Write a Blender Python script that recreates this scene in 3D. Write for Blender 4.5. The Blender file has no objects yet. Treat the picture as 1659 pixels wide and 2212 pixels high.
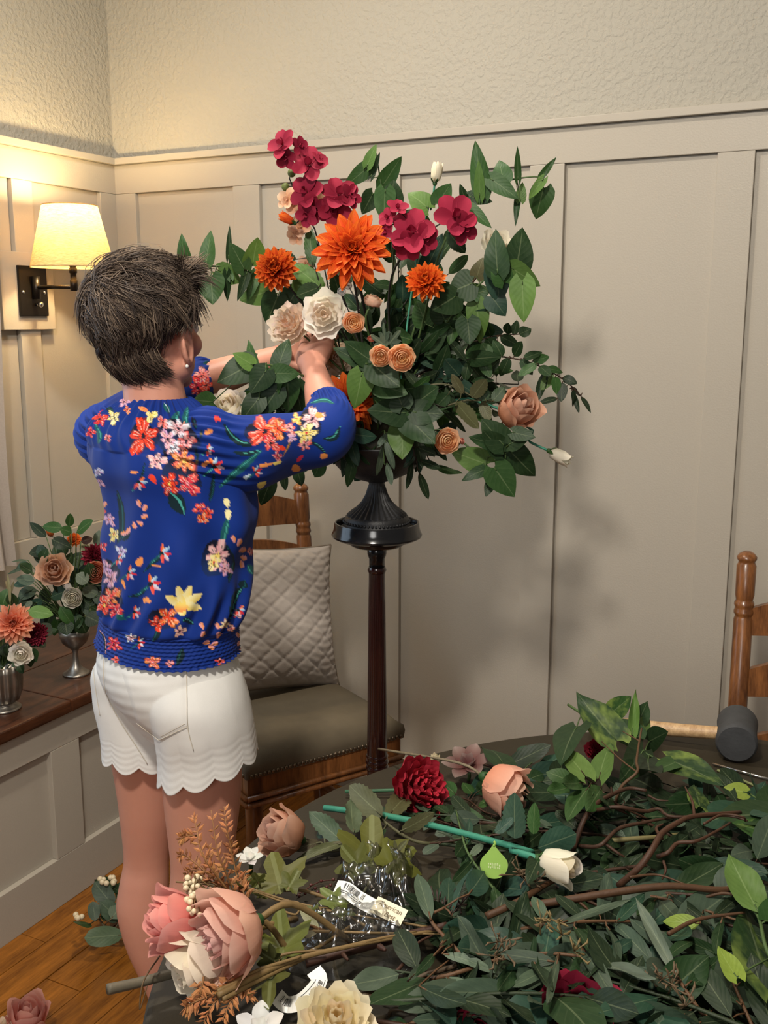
import bpy, math, random
import numpy as np
from mathutils import Vector, Matrix, noise
from mathutils.bvhtree import BVHTree

scene = bpy.context.scene
COL = scene.collection
rnd = random.Random(11)
PI = math.pi

# ------------------------------------------------------------------ camera
FPX, PITCH, HEAD, EYE = 2190.0, math.radians(10.8), math.radians(26.7), 1.52
cam_data = bpy.data.cameras.new('camera')
cam_data.sensor_fit = 'VERTICAL'
cam_data.sensor_height = 36.0
cam_data.lens = 36.0 * FPX / 2212.0
cam_data.clip_start = 0.02
cam = bpy.data.objects.new('camera', cam_data)
COL.objects.link(cam)
cam.location = (0, 0, EYE)
cam.rotation_euler = (PI / 2 - PITCH, 0, HEAD)
scene.camera = cam

# ------------------------------------------------------------------ light
scene.view_settings.view_transform = 'Standard'
scene.view_settings.look = 'None'
scene.view_settings.exposure = 0.12
scene.view_settings.gamma = 1.0
scene.view_settings.use_curve_mapping = False
world = bpy.data.worlds.new('room_ambient')
scene.world = world
world.use_nodes = True
world.node_tree.nodes['Background'].inputs[0].default_value = (1.0, 0.95, 0.88, 1)
world.node_tree.nodes['Background'].inputs[1].default_value = 0.09


def area(name, loc, target, size, power, color, size_y=None):
    l = bpy.data.lights.new(name, 'AREA')
    l.energy = power
    l.color = color
    l.size = size
    if size_y:
        l.shape = 'RECTANGLE'
        l.size_y = size_y
    else:
        l.shape = 'DISK'
    o = bpy.data.objects.new(name, l)
    COL.objects.link(o)
    o.location = loc
    o.rotation_euler = (Vector(target) - Vector(loc)).to_track_quat('-Z', 'Y').to_euler()
    return o


area('ceiling_lamp', (-0.42, -0.05, 2.78), (-0.75, 2.0, 1.2), 0.22, 47, (1.0, 0.93, 0.83))
area('ceiling_spot', (-1.25, 1.62, 2.86), (-1.3, 1.75, 0.0), 0.16, 25, (1.0, 0.91, 0.78))
area('room_window_light', (0.1, -1.6, 1.75), (-0.8, 2.2, 1.5), 0.9, 21, (1.0, 0.97, 0.93))
area('side_window_light', (-2.33, 1.2, 1.5), (-0.6, 1.2, 1.0), 1.1, 10, (0.62, 0.80, 1.0), 1.1)

# ------------------------------------------------------------------ space helpers
_F = Vector((-math.sin(HEAD) * math.cos(PITCH), math.cos(HEAD) * math.cos(PITCH), -math.sin(PITCH)))
_R = Vector((math.cos(HEAD), math.sin(HEAD), 0))
_U = _R.cross(_F)
_FH = Vector((-math.sin(HEAD), math.cos(HEAD), 0))
CAMP = Vector((0, 0, EYE))
ZUP = Vector((0, 0, 1))


def ray(x, y):
    return _F + _R * ((x - 829.5) / FPX) - _U * ((y - 1106.0) / FPX)


def Q(x, y, h):            # point seen at (x, y), h metres ahead along the floor
    r = ray(x, y)
    return CAMP + r * (h / r.dot(_FH))


def onz(x, y, z):          # point seen at (x, y) at height z
    r = ray(x, y)
    return CAMP + r * ((z - EYE) / r.z)


def onX(x, y, X):
    r = ray(x, y)
    return CAMP + r * (X / r.x)


def onY(x, y, Y):
    r = ray(x, y)
    return CAMP + r * (Y / r.y)


def proj(p):
    q = Vector(p) - CAMP
    d = q.dot(_F)
    return 829.5 + FPX * q.dot(_R) / d, 1106.0 - FPX * q.dot(_U) / d, d


TABZ = 0.76


def T(x, y, up=0.0):
    return onz(x, y, TABZ + up)


# ------------------------------------------------------------------ materials
class NT:
    def __init__(s, name):
        s.m = bpy.data.materials.new(name)
        s.m.use_nodes = True
        s.t = s.m.node_tree
        s.b = s.t.nodes['Principled BSDF']

    def n(s, typ, **kw):
        nd = s.t.nodes.new('ShaderNode' + typ)
        for k, v in kw.items():
            setattr(nd, k, v)
        return nd

    def l(s, a, b):
        s.t.links.new(a, b)

    def math(s, op, a, b=None, c=None):
        nd = s.n('Math', operation=op)
        for i, v in enumerate((a, b, c)):
            if v is None:
                continue
            if isinstance(v, (int, float)):
                nd.inputs[i].default_value = v
            else:
                s.l(v, nd.inputs[i])
        return nd.outputs[0]

    def mix(s, f, a, b, blend='MIX'):
        nd = s.n('Mix', data_type='RGBA', blend_type=blend)
        for sock, v in ((nd.inputs[0], f), (nd.inputs[6], a), (nd.inputs[7], b)):
            if isinstance(v, (int, float)):
                sock.default_value = v
            elif isinstance(v, tuple):
                sock.default_value = (*v[:3], 1)
            else:
                s.l(v, sock)
        return nd.outputs[2]

    def noise(s, scale, detail=3, rough=0.5, vec=None, out=0):
        nd = s.n('TexNoise')
        nd.inputs['Scale'].default_value = scale
        nd.inputs['Detail'].default_value = detail
        nd.inputs['Roughness'].default_value = rough
        if vec is not None:
            s.l(vec, nd.inputs['Vector'])
        return nd.outputs[out]

    def coord(s, which='Object', scale=None):
        o = s.n('TexCoord').outputs[which]
        if scale:
            mp = s.n('Mapping')
            mp.inputs['Scale'].default_value = scale
            s.l(o, mp.inputs['Vector'])
            o = mp.outputs[0]
        return o

    def pos(s, scale=(1, 1, 1)):
        o = s.n('NewGeometry').outputs['Position']
        mp = s.n('Mapping')
        mp.inputs['Scale'].default_value = scale
        s.l(o, mp.inputs['Vector'])
        return mp.outputs[0]

    def ramp(s, f, stops):
        nd = s.n('ValToRGB')
        cr = nd.color_ramp
        while len(cr.elements) < len(stops):
            cr.elements.new(0.5)
        for e, (p, c) in zip(cr.elements, stops):
            e.position = p
            e.color = (*c, 1)
        s.l(f, nd.inputs[0])
        return nd.outputs[0]

    def bump(s, h, strength=0.3, dist=0.002):
        nd = s.n('Bump')
        nd.inputs['Strength'].default_value = strength
        nd.inputs['Distance'].default_value = dist
        s.l(h, nd.inputs['Height'])
        s.l(nd.outputs[0], s.b.inputs['Normal'])

    def set(s, color=None, rough=None, metal=None, spec=None, **kw):
        b = s.b
        if color is not None:
            if isinstance(color, tuple):
                b.inputs['Base Color'].default_value = (*color, 1)
            else:
                s.l(color, b.inputs['Base Color'])
        if rough is not None:
            if isinstance(rough, (int, float)):
                b.inputs['Roughness'].default_value = rough
            else:
                s.l(rough, b.inputs['Roughness'])
        if metal is not None:
            b.inputs['Metallic'].default_value = metal
        if spec is not None:
            b.inputs['Specular IOR Level'].default_value = spec
        for k, v in kw.items():
            b.inputs[k].default_value = v
        return s

    def translucent(s, f, colsock):
        out = s.t.nodes['Material Output']
        tr = s.n('BsdfTranslucent')
        if isinstance(colsock, tuple):
            tr.inputs[0].default_value = (*colsock, 1)
        else:
            s.l(colsock, tr.inputs[0])
        mx = s.n('MixShader')
        mx.inputs[0].default_value = f
        s.l(s.b.outputs[0], mx.inputs[1])
        s.l(tr.outputs[0], mx.inputs[2])
        s.l(mx.outputs[0], out.inputs[0])


def srgb(r, g, b):
    f = lambda c: (c / 255 / 12.92) if c <= 10 else ((c / 255 + 0.055) / 1.055) ** 2.4
    return (f(r), f(g), f(b))


def plain(name, color, rough=0.5, nscale=40, var=0.12, bump=0.0, bscale=200, **kw):
    m = NT(name)
    v = m.coord('Object')
    nz = m.noise(nscale, 3, 0.6, v)
    d = tuple(c * (1 - var) for c in color)
    e = tuple(min(1, c * (1 + var)) for c in color)
    m.set(m.mix(nz, d, e), rough, **kw)
    if bump:
        m.bump(m.noise(bscale, 2, 0.5, v), bump, 0.002)
    return m.m


def wood(name, dark, light, rough=0.35, scale=(3, 3, 30), use_pos=False, bump=0.08, coat=0.0):
    m = NT(name)
    v = m.pos(scale) if use_pos else m.coord('Object', scale)
    n1 = m.noise(2.2, 6, 0.65, v)
    n2 = m.noise(14, 3, 0.6, v)
    f = m.math('ADD', m.math('MULTIPLY', n1, 0.7), m.math('MULTIPLY', n2, 0.3))
    c = m.ramp(f, [(0.33, dark), (0.5, tuple((a + b) / 2 for a, b in zip(dark, light))), (0.66, light)])
    m.set(c, rough)
    m.b.inputs['Coat Weight'].default_value = coat
    m.b.inputs['Coat Roughness'].default_value = 0.15
    if bump:
        m.bump(f, bump, 0.002)
    return m.m


def wall_mat(name, color, strength, scale, rough=0.75):
    m = NT(name)
    v = m.pos()
    n1 = m.noise(scale, 3, 0.5, v)
    n2 = m.noise(2.0, 2, 0.5, v)
    c = m.mix(n2, tuple(x * 0.97 for x in color), tuple(x * 1.03 for x in color))
    m.set(c, rough, spec=0.25)
    h = m.ramp(n1, [(0.42, (0, 0, 0)), (0.62, (1, 1, 1))])
    m.bump(h, strength, 0.003)
    return m.m


M = {}
M['plaster'] = wall_mat('textured_plaster', (0.365, 0.34, 0.285), 0.55, 75)
M['paint'] = wall_mat('greige_paint', (0.39, 0.35, 0.29), 0.05, 220, 0.42)
M['ceiling'] = wall_mat('ceiling_paint', (0.72, 0.69, 0.62), 0.3, 70)
M['floor'] = wood('floor_wood', (0.11, 0.034, 0.003), (0.36, 0.130, 0.014), 0.25, (14, 1.6, 14), True, 0.12, 0.2)
M['seat_wood'] = wood('dark_walnut', (0.016, 0.006, 0.0035), (0.10, 0.034, 0.014), 0.30, (22, 2.2, 22), True, 0.1, 0.15)
M['oak'] = wood('oak_stain', (0.06, 0.019, 0.006), (0.30, 0.115, 0.034), 0.32, (16, 16, 2.0), False, 0.1, 0.2)
M['mahogany'] = wood('mahogany', (0.006, 0.002, 0.002), (0.028, 0.006, 0.005), 0.16, (12, 12, 2), False, 0.0, 0.6)
M['black'] = plain('black_lacquer', (0.010, 0.010, 0.011), 0.16, 60, 0.2)
M['urn'] = plain('blackened_iron', (0.014, 0.014, 0.015), 0.55, 60, 0.4, 0.35, 240)
M['bronze'] = plain('dark_bronze', (0.020, 0.017, 0.015), 0.32, 60, 0.2, metal=0.7)
M['nail'] = plain('antique_nail', (0.16, 0.12, 0.08), 0.32, 60, 0.2, metal=0.85)
M['steel'] = plain('polished_steel', (0.75, 0.75, 0.75), 0.12, 60, 0.05, metal=1.0)
M['pewter'] = plain('pewter', (0.30, 0.27, 0.23), 0.36, 30, 0.35, metal=0.9)
M['suede'] = plain('suede', (0.105, 0.082, 0.050), 0.85, 9, 0.35, 0.15, 300)
M['leather'] = plain('table_leather', (0.024, 0.018, 0.009), 0.6, 18, 0.12, 0.12, 500, spec=0.3)
M['table_wood'] = wood('table_wood', (0.012, 0.010, 0.010), (0.05, 0.042, 0.04), 0.25, (8, 8, 60), False, 0.05, 0.3)
M['rubber'] = plain('black_rubber', (0.035, 0.036, 0.038), 0.75, 26, 0.45, 0.3, 120)
M['handle_wood'] = wood('hickory', (0.30, 0.17, 0.075), (0.62, 0.42, 0.22), 0.5, (30, 3, 30), False, 0.05)
M['linen'] = plain('linen', (0.42, 0.37, 0.33), 0.9, 80, 0.1, 0.3, 700)
M['curtain'] = plain('curtain_linen', (0.40, 0.34, 0.29), 0.9, 200, 0.12, 0.3, 900)
M['piping'] = plain('piping', (0.20, 0.16, 0.12), 0.9, 80, 0.1)

m = NT('lamp_shade_linen')
cc = m.mix(m.noise(1.0, 2, 0.7, m.coord('Object', (60, 60, 420))), (0.30, 0.17, 0.05), (0.85, 0.64, 0.34))
m.set(cc, 0.9, spec=0.1)
m.translucent(0.20, cc)
M['shade'] = m.m
m = NT('bulb_glow')
m.set((1, 0.9, 0.7), 0.4)
m.b.inputs['Emission Color'].default_value = (1.0, 0.80, 0.48, 1)
m.b.inputs['Emission Strength'].default_value = 12
M['bulb'] = m.m
m = NT('window_glass')
m.set((1, 1, 1), 0.02, **{'Transmission Weight': 1.0, 'IOR': 1.1, 'Alpha': 0.3})
M['glass'] = m.m


# ------------------------------------------------------------------ objects
WORLD = {}


def mesh_data(name, v, f, mat=None, uv=None, smooth=True, cols=None, sharp=None):
    me = bpy.data.meshes.new(name)
    me.from_pydata([tuple(p) for p in v], [], f)
    if smooth:
        me.polygons.foreach_set('use_smooth', [True] * len(me.polygons))
    if mat is not None:
        me.materials.append(mat)
    if uv is not None:
        lay = me.uv_layers.new(name='UVMap')
        idx = np.empty(len(me.loops), dtype=np.int32)
        me.loops.foreach_get('vertex_index', idx)
        lay.data.foreach_set('uv', np.asarray(uv, dtype=np.float32)[idx].ravel())
    if cols is not None:
        a = me.color_attributes.new('Col', 'FLOAT_COLOR', 'POINT')
        c = np.ones((len(v), 4), dtype=np.float32)
        c[:, :3] = cols
        a.data.foreach_set('color', c.ravel())
    me.update()
    if sharp:
        me.set_sharp_from_angle(angle=math.radians(sharp))
    return me


def link(name, me, parent=None, mw=None, color=None, label=None):
    o = bpy.data.objects.new(name, me)
    COL.objects.link(o)
    mw = mw if mw is not None else Matrix.Identity(4)
    WORLD[o.name] = mw
    if parent is not None:
        o.parent = parent
        o.matrix_basis = WORLD[parent.name].inverted() @ mw
    else:
        o.matrix_basis = mw
    if color is not None:
        o.color = (*color[:3], 1)
    if label:
        o['label'] = label
    return o


def thing(name, label, cat, loc, group=None, rotz=0.0):
    o = bpy.data.objects.new(name, None)
    COL.objects.link(o)
    o.empty_display_size = 0.05
    mw = Matrix.Translation(Vector(loc)) @ Matrix.Rotation(rotz, 4, 'Z')
    o.matrix_basis = mw
    WORLD[o.name] = mw
    o['label'] = label
    o['category'] = cat
    if group:
        o['group'] = group
    return o


def struct(name, me, mw=None):
    o = link(name, me, None, mw)
    o['kind'] = 'structure'
    return o


def Lm(o, v=None):
    return WORLD[o.name] @ (v if v is not None else Matrix.Identity(4))


def box(lo, hi, bev=0.0):
    x0, y0, z0 = lo
    x1, y1, z1 = hi
    b = min(bev, (x1 - x0) * .45, (y1 - y0) * .45, (z1 - z0) * .45)
    if b <= 0:
        v = [(x, y, z) for z in (z0, z1) for y in (y0, y1) for x in (x0, x1)]
        f = [(0, 2, 3, 1), (4, 5, 7, 6), (0, 1, 5, 4), (2, 6, 7, 3), (0, 4, 6, 2), (1, 3, 7, 5)]
        return v, f
    import bmesh
    bm = bmesh.new()
    vv = [bm.verts.new(p) for p in [(x, y, z) for z in (z0, z1) for y in (y0, y1) for x in (x0, x1)]]
    for q in [(0, 2, 3, 1), (4, 5, 7, 6), (0, 1, 5, 4), (2, 6, 7, 3), (0, 4, 6, 2), (1, 3, 7, 5)]:
        bm.faces.new([vv[i] for i in q])
    bmesh.ops.bevel(bm, geom=bm.edges[:], offset=b, segments=2, affect='EDGES', profile=0.6)
    bm.verts.index_update()
    v = [p.co[:] for p in bm.verts]
    f = [tuple(p.index for p in q.verts) for q in bm.faces]
    bm.free()
    return v, f


def join(*parts):
    V, Fc = [], []
    for v, f in parts:
        n = len(V)
        V += list(v)
        Fc += [tuple(i + n for i in q) for q in f]
    return V, Fc


def xf(vf, mat):
    return [mat @ Vector(p) for p in vf[0]], vf[1]


def boxm(name, lo, hi, mat, bev=0.002, smooth=False):
    v, f = box(lo, hi, bev)
    return mesh_data(name, v, f, mat, smooth=smooth)


def lathe(prof, n=32, caps=True, flute=None):
    V, Fc = [], []
    for j, (r, z) in enumerate(prof):
        for i in range(n):
            a = 2 * PI * i / n
            rr = r if flute is None else r * flute(a, j, z)
            V.append((rr * math.cos(a), rr * math.sin(a), z))
    for j in range(len(prof) - 1):
        for i in range(n):
            a, b = j * n + i, j * n + (i + 1) % n
            Fc.append((a, b, b + n, a + n))
    if caps:
        Fc.append(tuple(range(n - 1, -1, -1)))
        Fc.append(tuple((len(prof) - 1) * n + i for i in range(n)))
    return V, Fc


def catmull(pts, n):
    pts = [Vector(p) for p in pts]
    if len(pts) < 3:
        return [pts[0].lerp(pts[-1], i / n) for i in range(n + 1)]
    P4 = [pts[0] * 2 - pts[1]] + pts + [pts[-1] * 2 - pts[-2]]
    out = []
    segs = len(pts) - 1
    for i in range(n + 1):
        t = i / n * segs
        k = min(int(t), segs - 1)
        u = t - k
        a, b, c, d = P4[k:k + 4]
        out.append(0.5 * ((2 * b) + (c - a) * u + (2 * a - 5 * b + 4 * c - d) * u * u + (3 * b - a - 3 * c + d) * u ** 3))
    return out


def tube(pts, rad, sides=6, cap=True):
    pts = [Vector(p) for p in pts]
    n = len(pts)
    if isinstance(rad, (int, float)):
        rad = [rad] * n
    elif len(rad) != n:
        rad = list(np.interp(np.linspace(0, 1, n), np.linspace(0, 1, len(rad)), rad))
    t0 = (pts[1] - pts[0]).normalized()
    up = Vector((0, 0, 1)) if abs(t0.z) < 0.9 else Vector((1, 0, 0))
    x = t0.cross(up).normalized()
    V, Fc = [], []
    for i, p in enumerate(pts):
        t = (pts[min(i + 1, n - 1)] - pts[max(i - 1, 0)])
        t = t.normalized() if t.length > 1e-9 else t0
        x = (x - t * x.dot(t))
        x = x.normalized() if x.length > 1e-6 else t.orthogonal().normalized()
        y = t.cross(x)
        for s in range(sides):
            a = 2 * PI * s / sides
            V.append(p + (x * math.cos(a) + y * math.sin(a)) * rad[i])
    for i in range(n - 1):
        for s in range(sides):
            a, b = i * sides + s, i * sides + (s + 1) % sides
            Fc.append((a, b, b + sides, a + sides))
    if cap:
        Fc.append(tuple(range(sides - 1, -1, -1)))
        Fc.append(tuple((n - 1) * sides + i for i in range(sides)))
    return V, Fc


def ball(c, r, n=10, k=6):
    rx, ry, rz = r if isinstance(r, tuple) else (r, r, r)
    prof = []
    V, Fc = [], []
    for j in range(k + 1):
        t = PI * (0.02 + 0.96 * j / k)
        for i in range(n):
            a = 2 * PI * i / n
            V.append(Vector(c) + Vector((rx * math.sin(t) * math.cos(a), ry * math.sin(t) * math.sin(a), -rz * math.cos(t))))
    for j in range(k):
        for i in range(n):
            a, b = j * n + i, j * n + (i + 1) % n
            Fc.append((a, b, b + n, a + n))
    Fc.append(tuple(range(n - 1, -1, -1)))
    Fc.append(tuple(k * n + i for i in range(n)))
    return V, Fc


def frame(o, ydir, nrm):
    y = Vector(ydir).normalized()
    z = Vector(nrm)
    z = z - y * z.dot(y)
    z = z.normalized() if z.length > 1e-6 else y.orthogonal().normalized()
    x = y.cross(z)
    m = Matrix.Identity(4)
    for i in range(3):
        m[i][0], m[i][1], m[i][2], m[i][3] = x[i], y[i], z[i], o[i]
    return m


def scaled(mw, sx, sy=None, sz=None):
    sy = sx if sy is None else sy
    sz = sx if sz is None else sz
    return mw @ Matrix.Diagonal((sx, sy, sz, 1))
# ================================================================== the room
WX, WY, CEIL = -2.39, 2.75, 2.9
# floor: boards run along the wall with the window seat
fl = struct('floor', boxm('floor', (WX, -2.2, -0.06), (2.2, WY, -0.016), M['seat_wood'], 0))
xp, k = -1.98, 0
while xp < 0.6:
    w = 0.105
    y0 = -0.4
    while y0 < WY - 0.01:
        y1 = min(WY, y0 + rnd.uniform(0.7, 1.5))
        if WY - y1 < 0.3:
            y1 = WY
        me = boxm('plank', (xp + 0.0012, y0 + 0.001, -0.016), (xp + w - 0.0012, y1 - 0.001, rnd.uniform(-0.0006, 0.0006)), M['floor'], 0.0015)
        link('plank', me, fl)
        y0 = y1
    xp += w
    k += 1
struct('ceiling', boxm('ceiling', (WX - 0.1, -2.2, CEIL), (2.2, WY + 0.1, CEIL + 0.08), M['ceiling'], 0))
wb = struct('wall_back', boxm('wall_back', (WX - 0.1, WY, -0.06), (2.2, WY + 0.1, CEIL), M['plaster'], 0))


def wp(name, lo, hi, parent, mat='paint', bev=0.0018):
    return link(name, boxm(name, lo, hi, M[mat], bev), parent)


PT, BT = 0.004, 0.019            # panel sheet and board thickness
bat = [(-2.39, -2.289), (-1.902, -1.804), (-1.417, -1.323), (-0.933, -0.837), (-0.446, -0.357), (0.04, 0.13), (0.525, 0.615), (1.01, 1.1), (1.495, 1.585)]
for (a, b), (c, d) in zip(bat[:-1], bat[1:]):
    wp('panel', (b, WY - PT, 0.139), (c, WY, 1.925), wb)
for a, b in bat:
    wp('batten', (a, WY - BT, 0.14), (b, WY, 1.925), wb)
wp('top_rail', (WX, WY - BT, 1.9255), (1.6, WY, 2.016), wb)
wp('bottom_rail', (WX, WY - BT - 0.001, 0.0), (1.6, WY, 0.14), wb)
wp('cap_ledge', (WX, WY - 0.036, 2.0165), (1.6, WY, 2.037), wb)

# left wall with a window opening toward the viewer
wv = join(box((WX - 0.1, -2.2, -0.06), (WX, 0.55, CEIL)), box((WX - 0.1, 1.85, -0.06), (WX, WY, CEIL)),
          box((WX - 0.1, 0.55, -0.06), (WX, 1.85, 0.9)), box((WX - 0.1, 0.55, 2.1), (WX, 1.85, CEIL)))
wl = struct('wall_left', mesh_data('wall_left', *wv, M['plaster'], smooth=False))
wp('panel', (WX, 2.364, 0.845), (WX + PT, 2.657, 1.925), wl)
wp('panel', (WX, 1.96, 0.845), (WX + PT, 2.278, 1.925), wl)
wp('batten', (WX, 2.281, 0.845), (WX + BT, 2.361, 1.925), wl)
wp('batten', (WX, 2.657, 0.845), (WX + BT, WY - BT, 1.925), wl)
wp('batten', (WX, 1.86, 0.845), (WX + BT, 1.96, 1.925), wl)
wp('top_rail', (WX, 1.86, 1.9255), (WX + BT, WY - BT, 2.016), wl)
wp('bottom_rail', (WX, 1.86, 0.56), (WX + BT, WY - BT, 0.8445), wl)
wp('cap_ledge', (WX, 1.86, 2.0165), (WX + 0.036, WY - 0.036, 2.037), wl)
wp('sconce_block', (WX, 2.205, 1.487), (WX + 0.030, 2.414, 1.715), wl)
wi = struct('window_1', mesh_data('window_frame', *join(
    box((WX - 0.1, 0.55, 0.9), (WX - 0.04, 0.60, 2.1)), box((WX - 0.1, 1.80, 0.9), (WX - 0.04, 1.85, 2.1)),
    box((WX - 0.1, 0.60, 0.9), (WX - 0.04, 1.80, 0.95)), box((WX - 0.1, 0.60, 2.05), (WX - 0.04, 1.80, 2.1)),
    box((WX - 0.1, 1.18, 0.95), (WX - 0.04, 1.22, 2.05))), M['paint'], smooth=False))
link('pane', boxm('pane', (WX - 0.07, 0.6, 0.95), (WX - 0.064, 1.18, 2.05), M['glass'], 0), wi)
link('pane', boxm('pane', (WX - 0.07, 1.22, 0.95), (WX - 0.064, 1.80, 2.05), M['glass'], 0), wi)

# curtain: pleated cloth, its far edge shows at the picture's border
V, Fc = [], []
ny, nz = 60, 14
for j in range(nz + 1):
    z = 0.80 + (2.15 - 0.80) * j / nz
    for i in range(ny + 1):
        y = 1.60 + 0.52 * i / ny - 0.012 * math.sin(j * 0.5)
        x = WX + 0.085 + 0.028 * math.sin(i * 0.85 + 0.25 * math.sin(j * 0.4)) * (1.15 - 0.4 * j / nz)
        V.append((x, y, z))
for j in range(nz):
    for i in range(ny):
        a = j * (ny + 1) + i
        Fc.append((a, a + 1, a + ny + 2, a + ny + 1))
cu = thing('curtain', 'pale linen curtain hanging beside the lamp, only its edge in view', 'curtain', (WX + 0.09, 1.85, 0.8))
link('cloth', mesh_data('curtain_cloth', V, Fc, M['curtain']), cu)
link('curtain_rod', mesh_data('curtain_rod', *tube([(WX + 0.085, 0.4, 2.16), (WX + 0.085, 2.16, 2.16)], 0.012, 10), M['bronze']), cu)
link('rod_bracket', mesh_data('rod_bracket', *tube([(WX, 1.9, 2.16), (WX + 0.085, 1.9, 2.16)], 0.009, 8), M['bronze']), cu)

# window seat: panelled front and a two-board dark top
BX, BZ = -1.85, 0.556
ws = thing('window_seat', 'built-in window seat with dark plank top and panelled front', 'bench', (BX - 0.2, 1.2, 0))
link('carcass', boxm('carcass', (WX + 0.005, -0.6, 0.0), (BX - 0.02, WY - 0.022, 0.524), M['paint'], 0), ws)
fr = BX
link('top_rail', boxm('top_rail', (fr - 0.02, -0.6, 0.434), (fr, WY - 0.022, 0.524), M['paint'], 0.0015), ws)
link('bottom_rail', boxm('bottom_rail', (fr - 0.02, -0.6, 0.0), (fr, WY - 0.022, 0.133), M['paint'], 0.0015), ws)
st = [(1.786, 1.886), (2.30, 2.40), (1.27, 1.37), (0.76, 0.86)]
for a, b in st:
    link('stile', boxm('stile', (fr - 0.02, a, 0.1335), (fr, b, 0.4335), M['paint'], 0.0015), ws)
ys = [0.86, 1.27, 1.37, 1.786, 1.886, 2.30, 2.40, WY - 0.022]
for a, b in zip(ys[0::2], ys[1::2]):
    link('panel', boxm('panel', (fr - 0.022, a, 0.1335), (fr - 0.0165, b, 0.4335), M['paint'], 0), ws)
for x0, x1, cuts in ((-2.366, -2.10, [-0.6, 1.3, WY - 0.022]), (-2.098, -1.828, [-0.6, 1.845, WY - 0.022])):
    for a, b in zip(cuts[:-1], cuts[1:]):
        link('seat_board', boxm('seat_board', (x0, a + 0.001, 0.5245), (x1, b - 0.001, BZ), M['seat_wood'], 0.004), ws)

# wall lamp
sy, sx = 2.322, WX + 0.030
la = thing('wall_lamp', 'swing-arm wall lamp with a lit tan linen shade on a black plate', 'lamp', (sx, sy, 1.60))
link('back_plate', boxm('back_plate', (sx, 2.266, 1.527), (sx + 0.010, 2.378, 1.676), M['bronze'], 0.003), la)
for dy in (-0.042, 0.042):
    v, f = ball((sx + 0.010, sy + dy, 1.598), (0.004, 0.0055, 0.0055), 10, 6)
    link('screw', mesh_data('screw', v, f, M['steel']), la)
link('pivot', mesh_data('pivot', *tube([(sx + 0.02, sy, 1.578), (sx + 0.02, sy, 1.645)], 0.012, 14), M['bronze']), la)
v = join(tube([(sx + 0.010, sy + 0.004, 1.562), (sx + 0.026, sy + 0.004, 1.562)], 0.005, 10), ball((sx + 0.03, sy + 0.004, 1.562), 0.009, 12, 8))
link('switch_knob', mesh_data('switch_knob', *v, M['steel'], smooth=True), la)
ax = sx + 0.170
link('arm', mesh_data('arm', *tube([(sx + 0.02, sy, 1.612), (ax, sy, 1.612)], 0.0062, 12), M['bronze']), la)
so = join(lathe([(0.011, 1.60), (0.011, 1.630), (0.009, 1.632), (0.009, 1.65), (0.0115, 1.652), (0.0115, 1.664), (0.009, 1.668), (0.014, 1.676), (0.016, 1.70), (0.015, 1.735)], 16))
link('socket', mesh_data('socket', *xf(so, Matrix.Translation((ax, sy, 0))), M['bronze']), la)
zb, zt, rb, rt = 1.668, 1.842, 0.121, 0.079
V, Fc = [], []
for j in range(9):
    for i in range(48):
        a = 2 * PI * i / 48
        t = j / 8
        r = rb + (rt - rb) * t
        V.append((ax + r * math.cos(a), sy + r * math.sin(a), zb + (zt - zb) * t))
for j in range(8):
    for i in range(48):
        a, b = j * 48 + i, j * 48 + (i + 1) % 48
        Fc.append((a, b, b + 48, a + 48))
link('lamp_shade', mesh_data('lamp_shade', V, Fc, M['shade']), la)
for r, z in ((rb, zb), (rt, zt)):
    pts = [(ax + r * math.cos(a), sy + r * math.sin(a), z) for a in np.linspace(0, 2 * PI, 49)]
    link('shade_ring', mesh_data('shade_ring', *tube(pts, 0.0016, 5), M['shade']), la)
sp = join(*[tube([(ax, sy, 1.826), (ax + rt * math.cos(a), sy + rt * math.sin(a), zt - 0.002)], 0.0013, 5) for a in (0.4, 2.5, 4.6)])
link('spider', mesh_data('spider', *sp, M['bronze']), la)
bl = lathe([(0.012, 1.737), (0.014, 1.748), (0.026, 1.77), (0.030, 1.787), (0.026, 1.805), (0.014, 1.818), (0.003, 1.822)], 16)
link('bulb', mesh_data('bulb', *xf(bl, Matrix.Translation((ax, sy, 0))), M['bulb']), la)
pl = bpy.data.lights.new('lamp_light', 'POINT')
pl.energy, pl.color, pl.shadow_soft_size = 17.0, (1.0, 0.76, 0.40), 0.025
po = bpy.data.objects.new('lamp_light', pl)
COL.objects.link(po)
po.location = (ax, sy, 1.812)
M['bulb'].node_tree.nodes['Principled BSDF'].inputs['Alpha'].default_value = 0.35

# ================================================================== table
TC, TR = (-0.070, 1.158), 0.728
tb = thing('round_table', 'round table with dark olive leather top under the loose flowers', 'table', (TC[0], TC[1], 0))
pr = [(0.0, 0.735), (TR - 0.03, 0.735), (TR - 0.004, 0.738), (TR, 0.742), (TR, 0.756), (TR - 0.003, 0.7595), (TR - 0.008, TABZ), (0.0, TABZ)]
link('tabletop', mesh_data('tabletop', *xf(lathe(pr, 96, False), Matrix.Translation((*TC, 0))), M['leather'], smooth=False), tb)
pr = [(TR - 0.035, 0.690), (TR - 0.012, 0.692), (TR - 0.004, 0.700), (TR - 0.006, 0.708), (TR - 0.001, 0.714), (TR - 0.003, 0.722), (TR - 0.012, 0.7345), (TR - 0.035, 0.7348)]
link('edge_moulding', mesh_data('edge_moulding', *xf(lathe(pr, 96, False), Matrix.Translation((*TC, 0))), M['table_wood']), tb)
pr = [(0.12, 0.06), (0.13, 0.10), (0.09, 0.16), (0.075, 0.25), (0.10, 0.36), (0.11, 0.45), (0.08, 0.55), (0.07, 0.62), (0.16, 0.68), (0.30, 0.70), (0.32, 0.735)]
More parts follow.
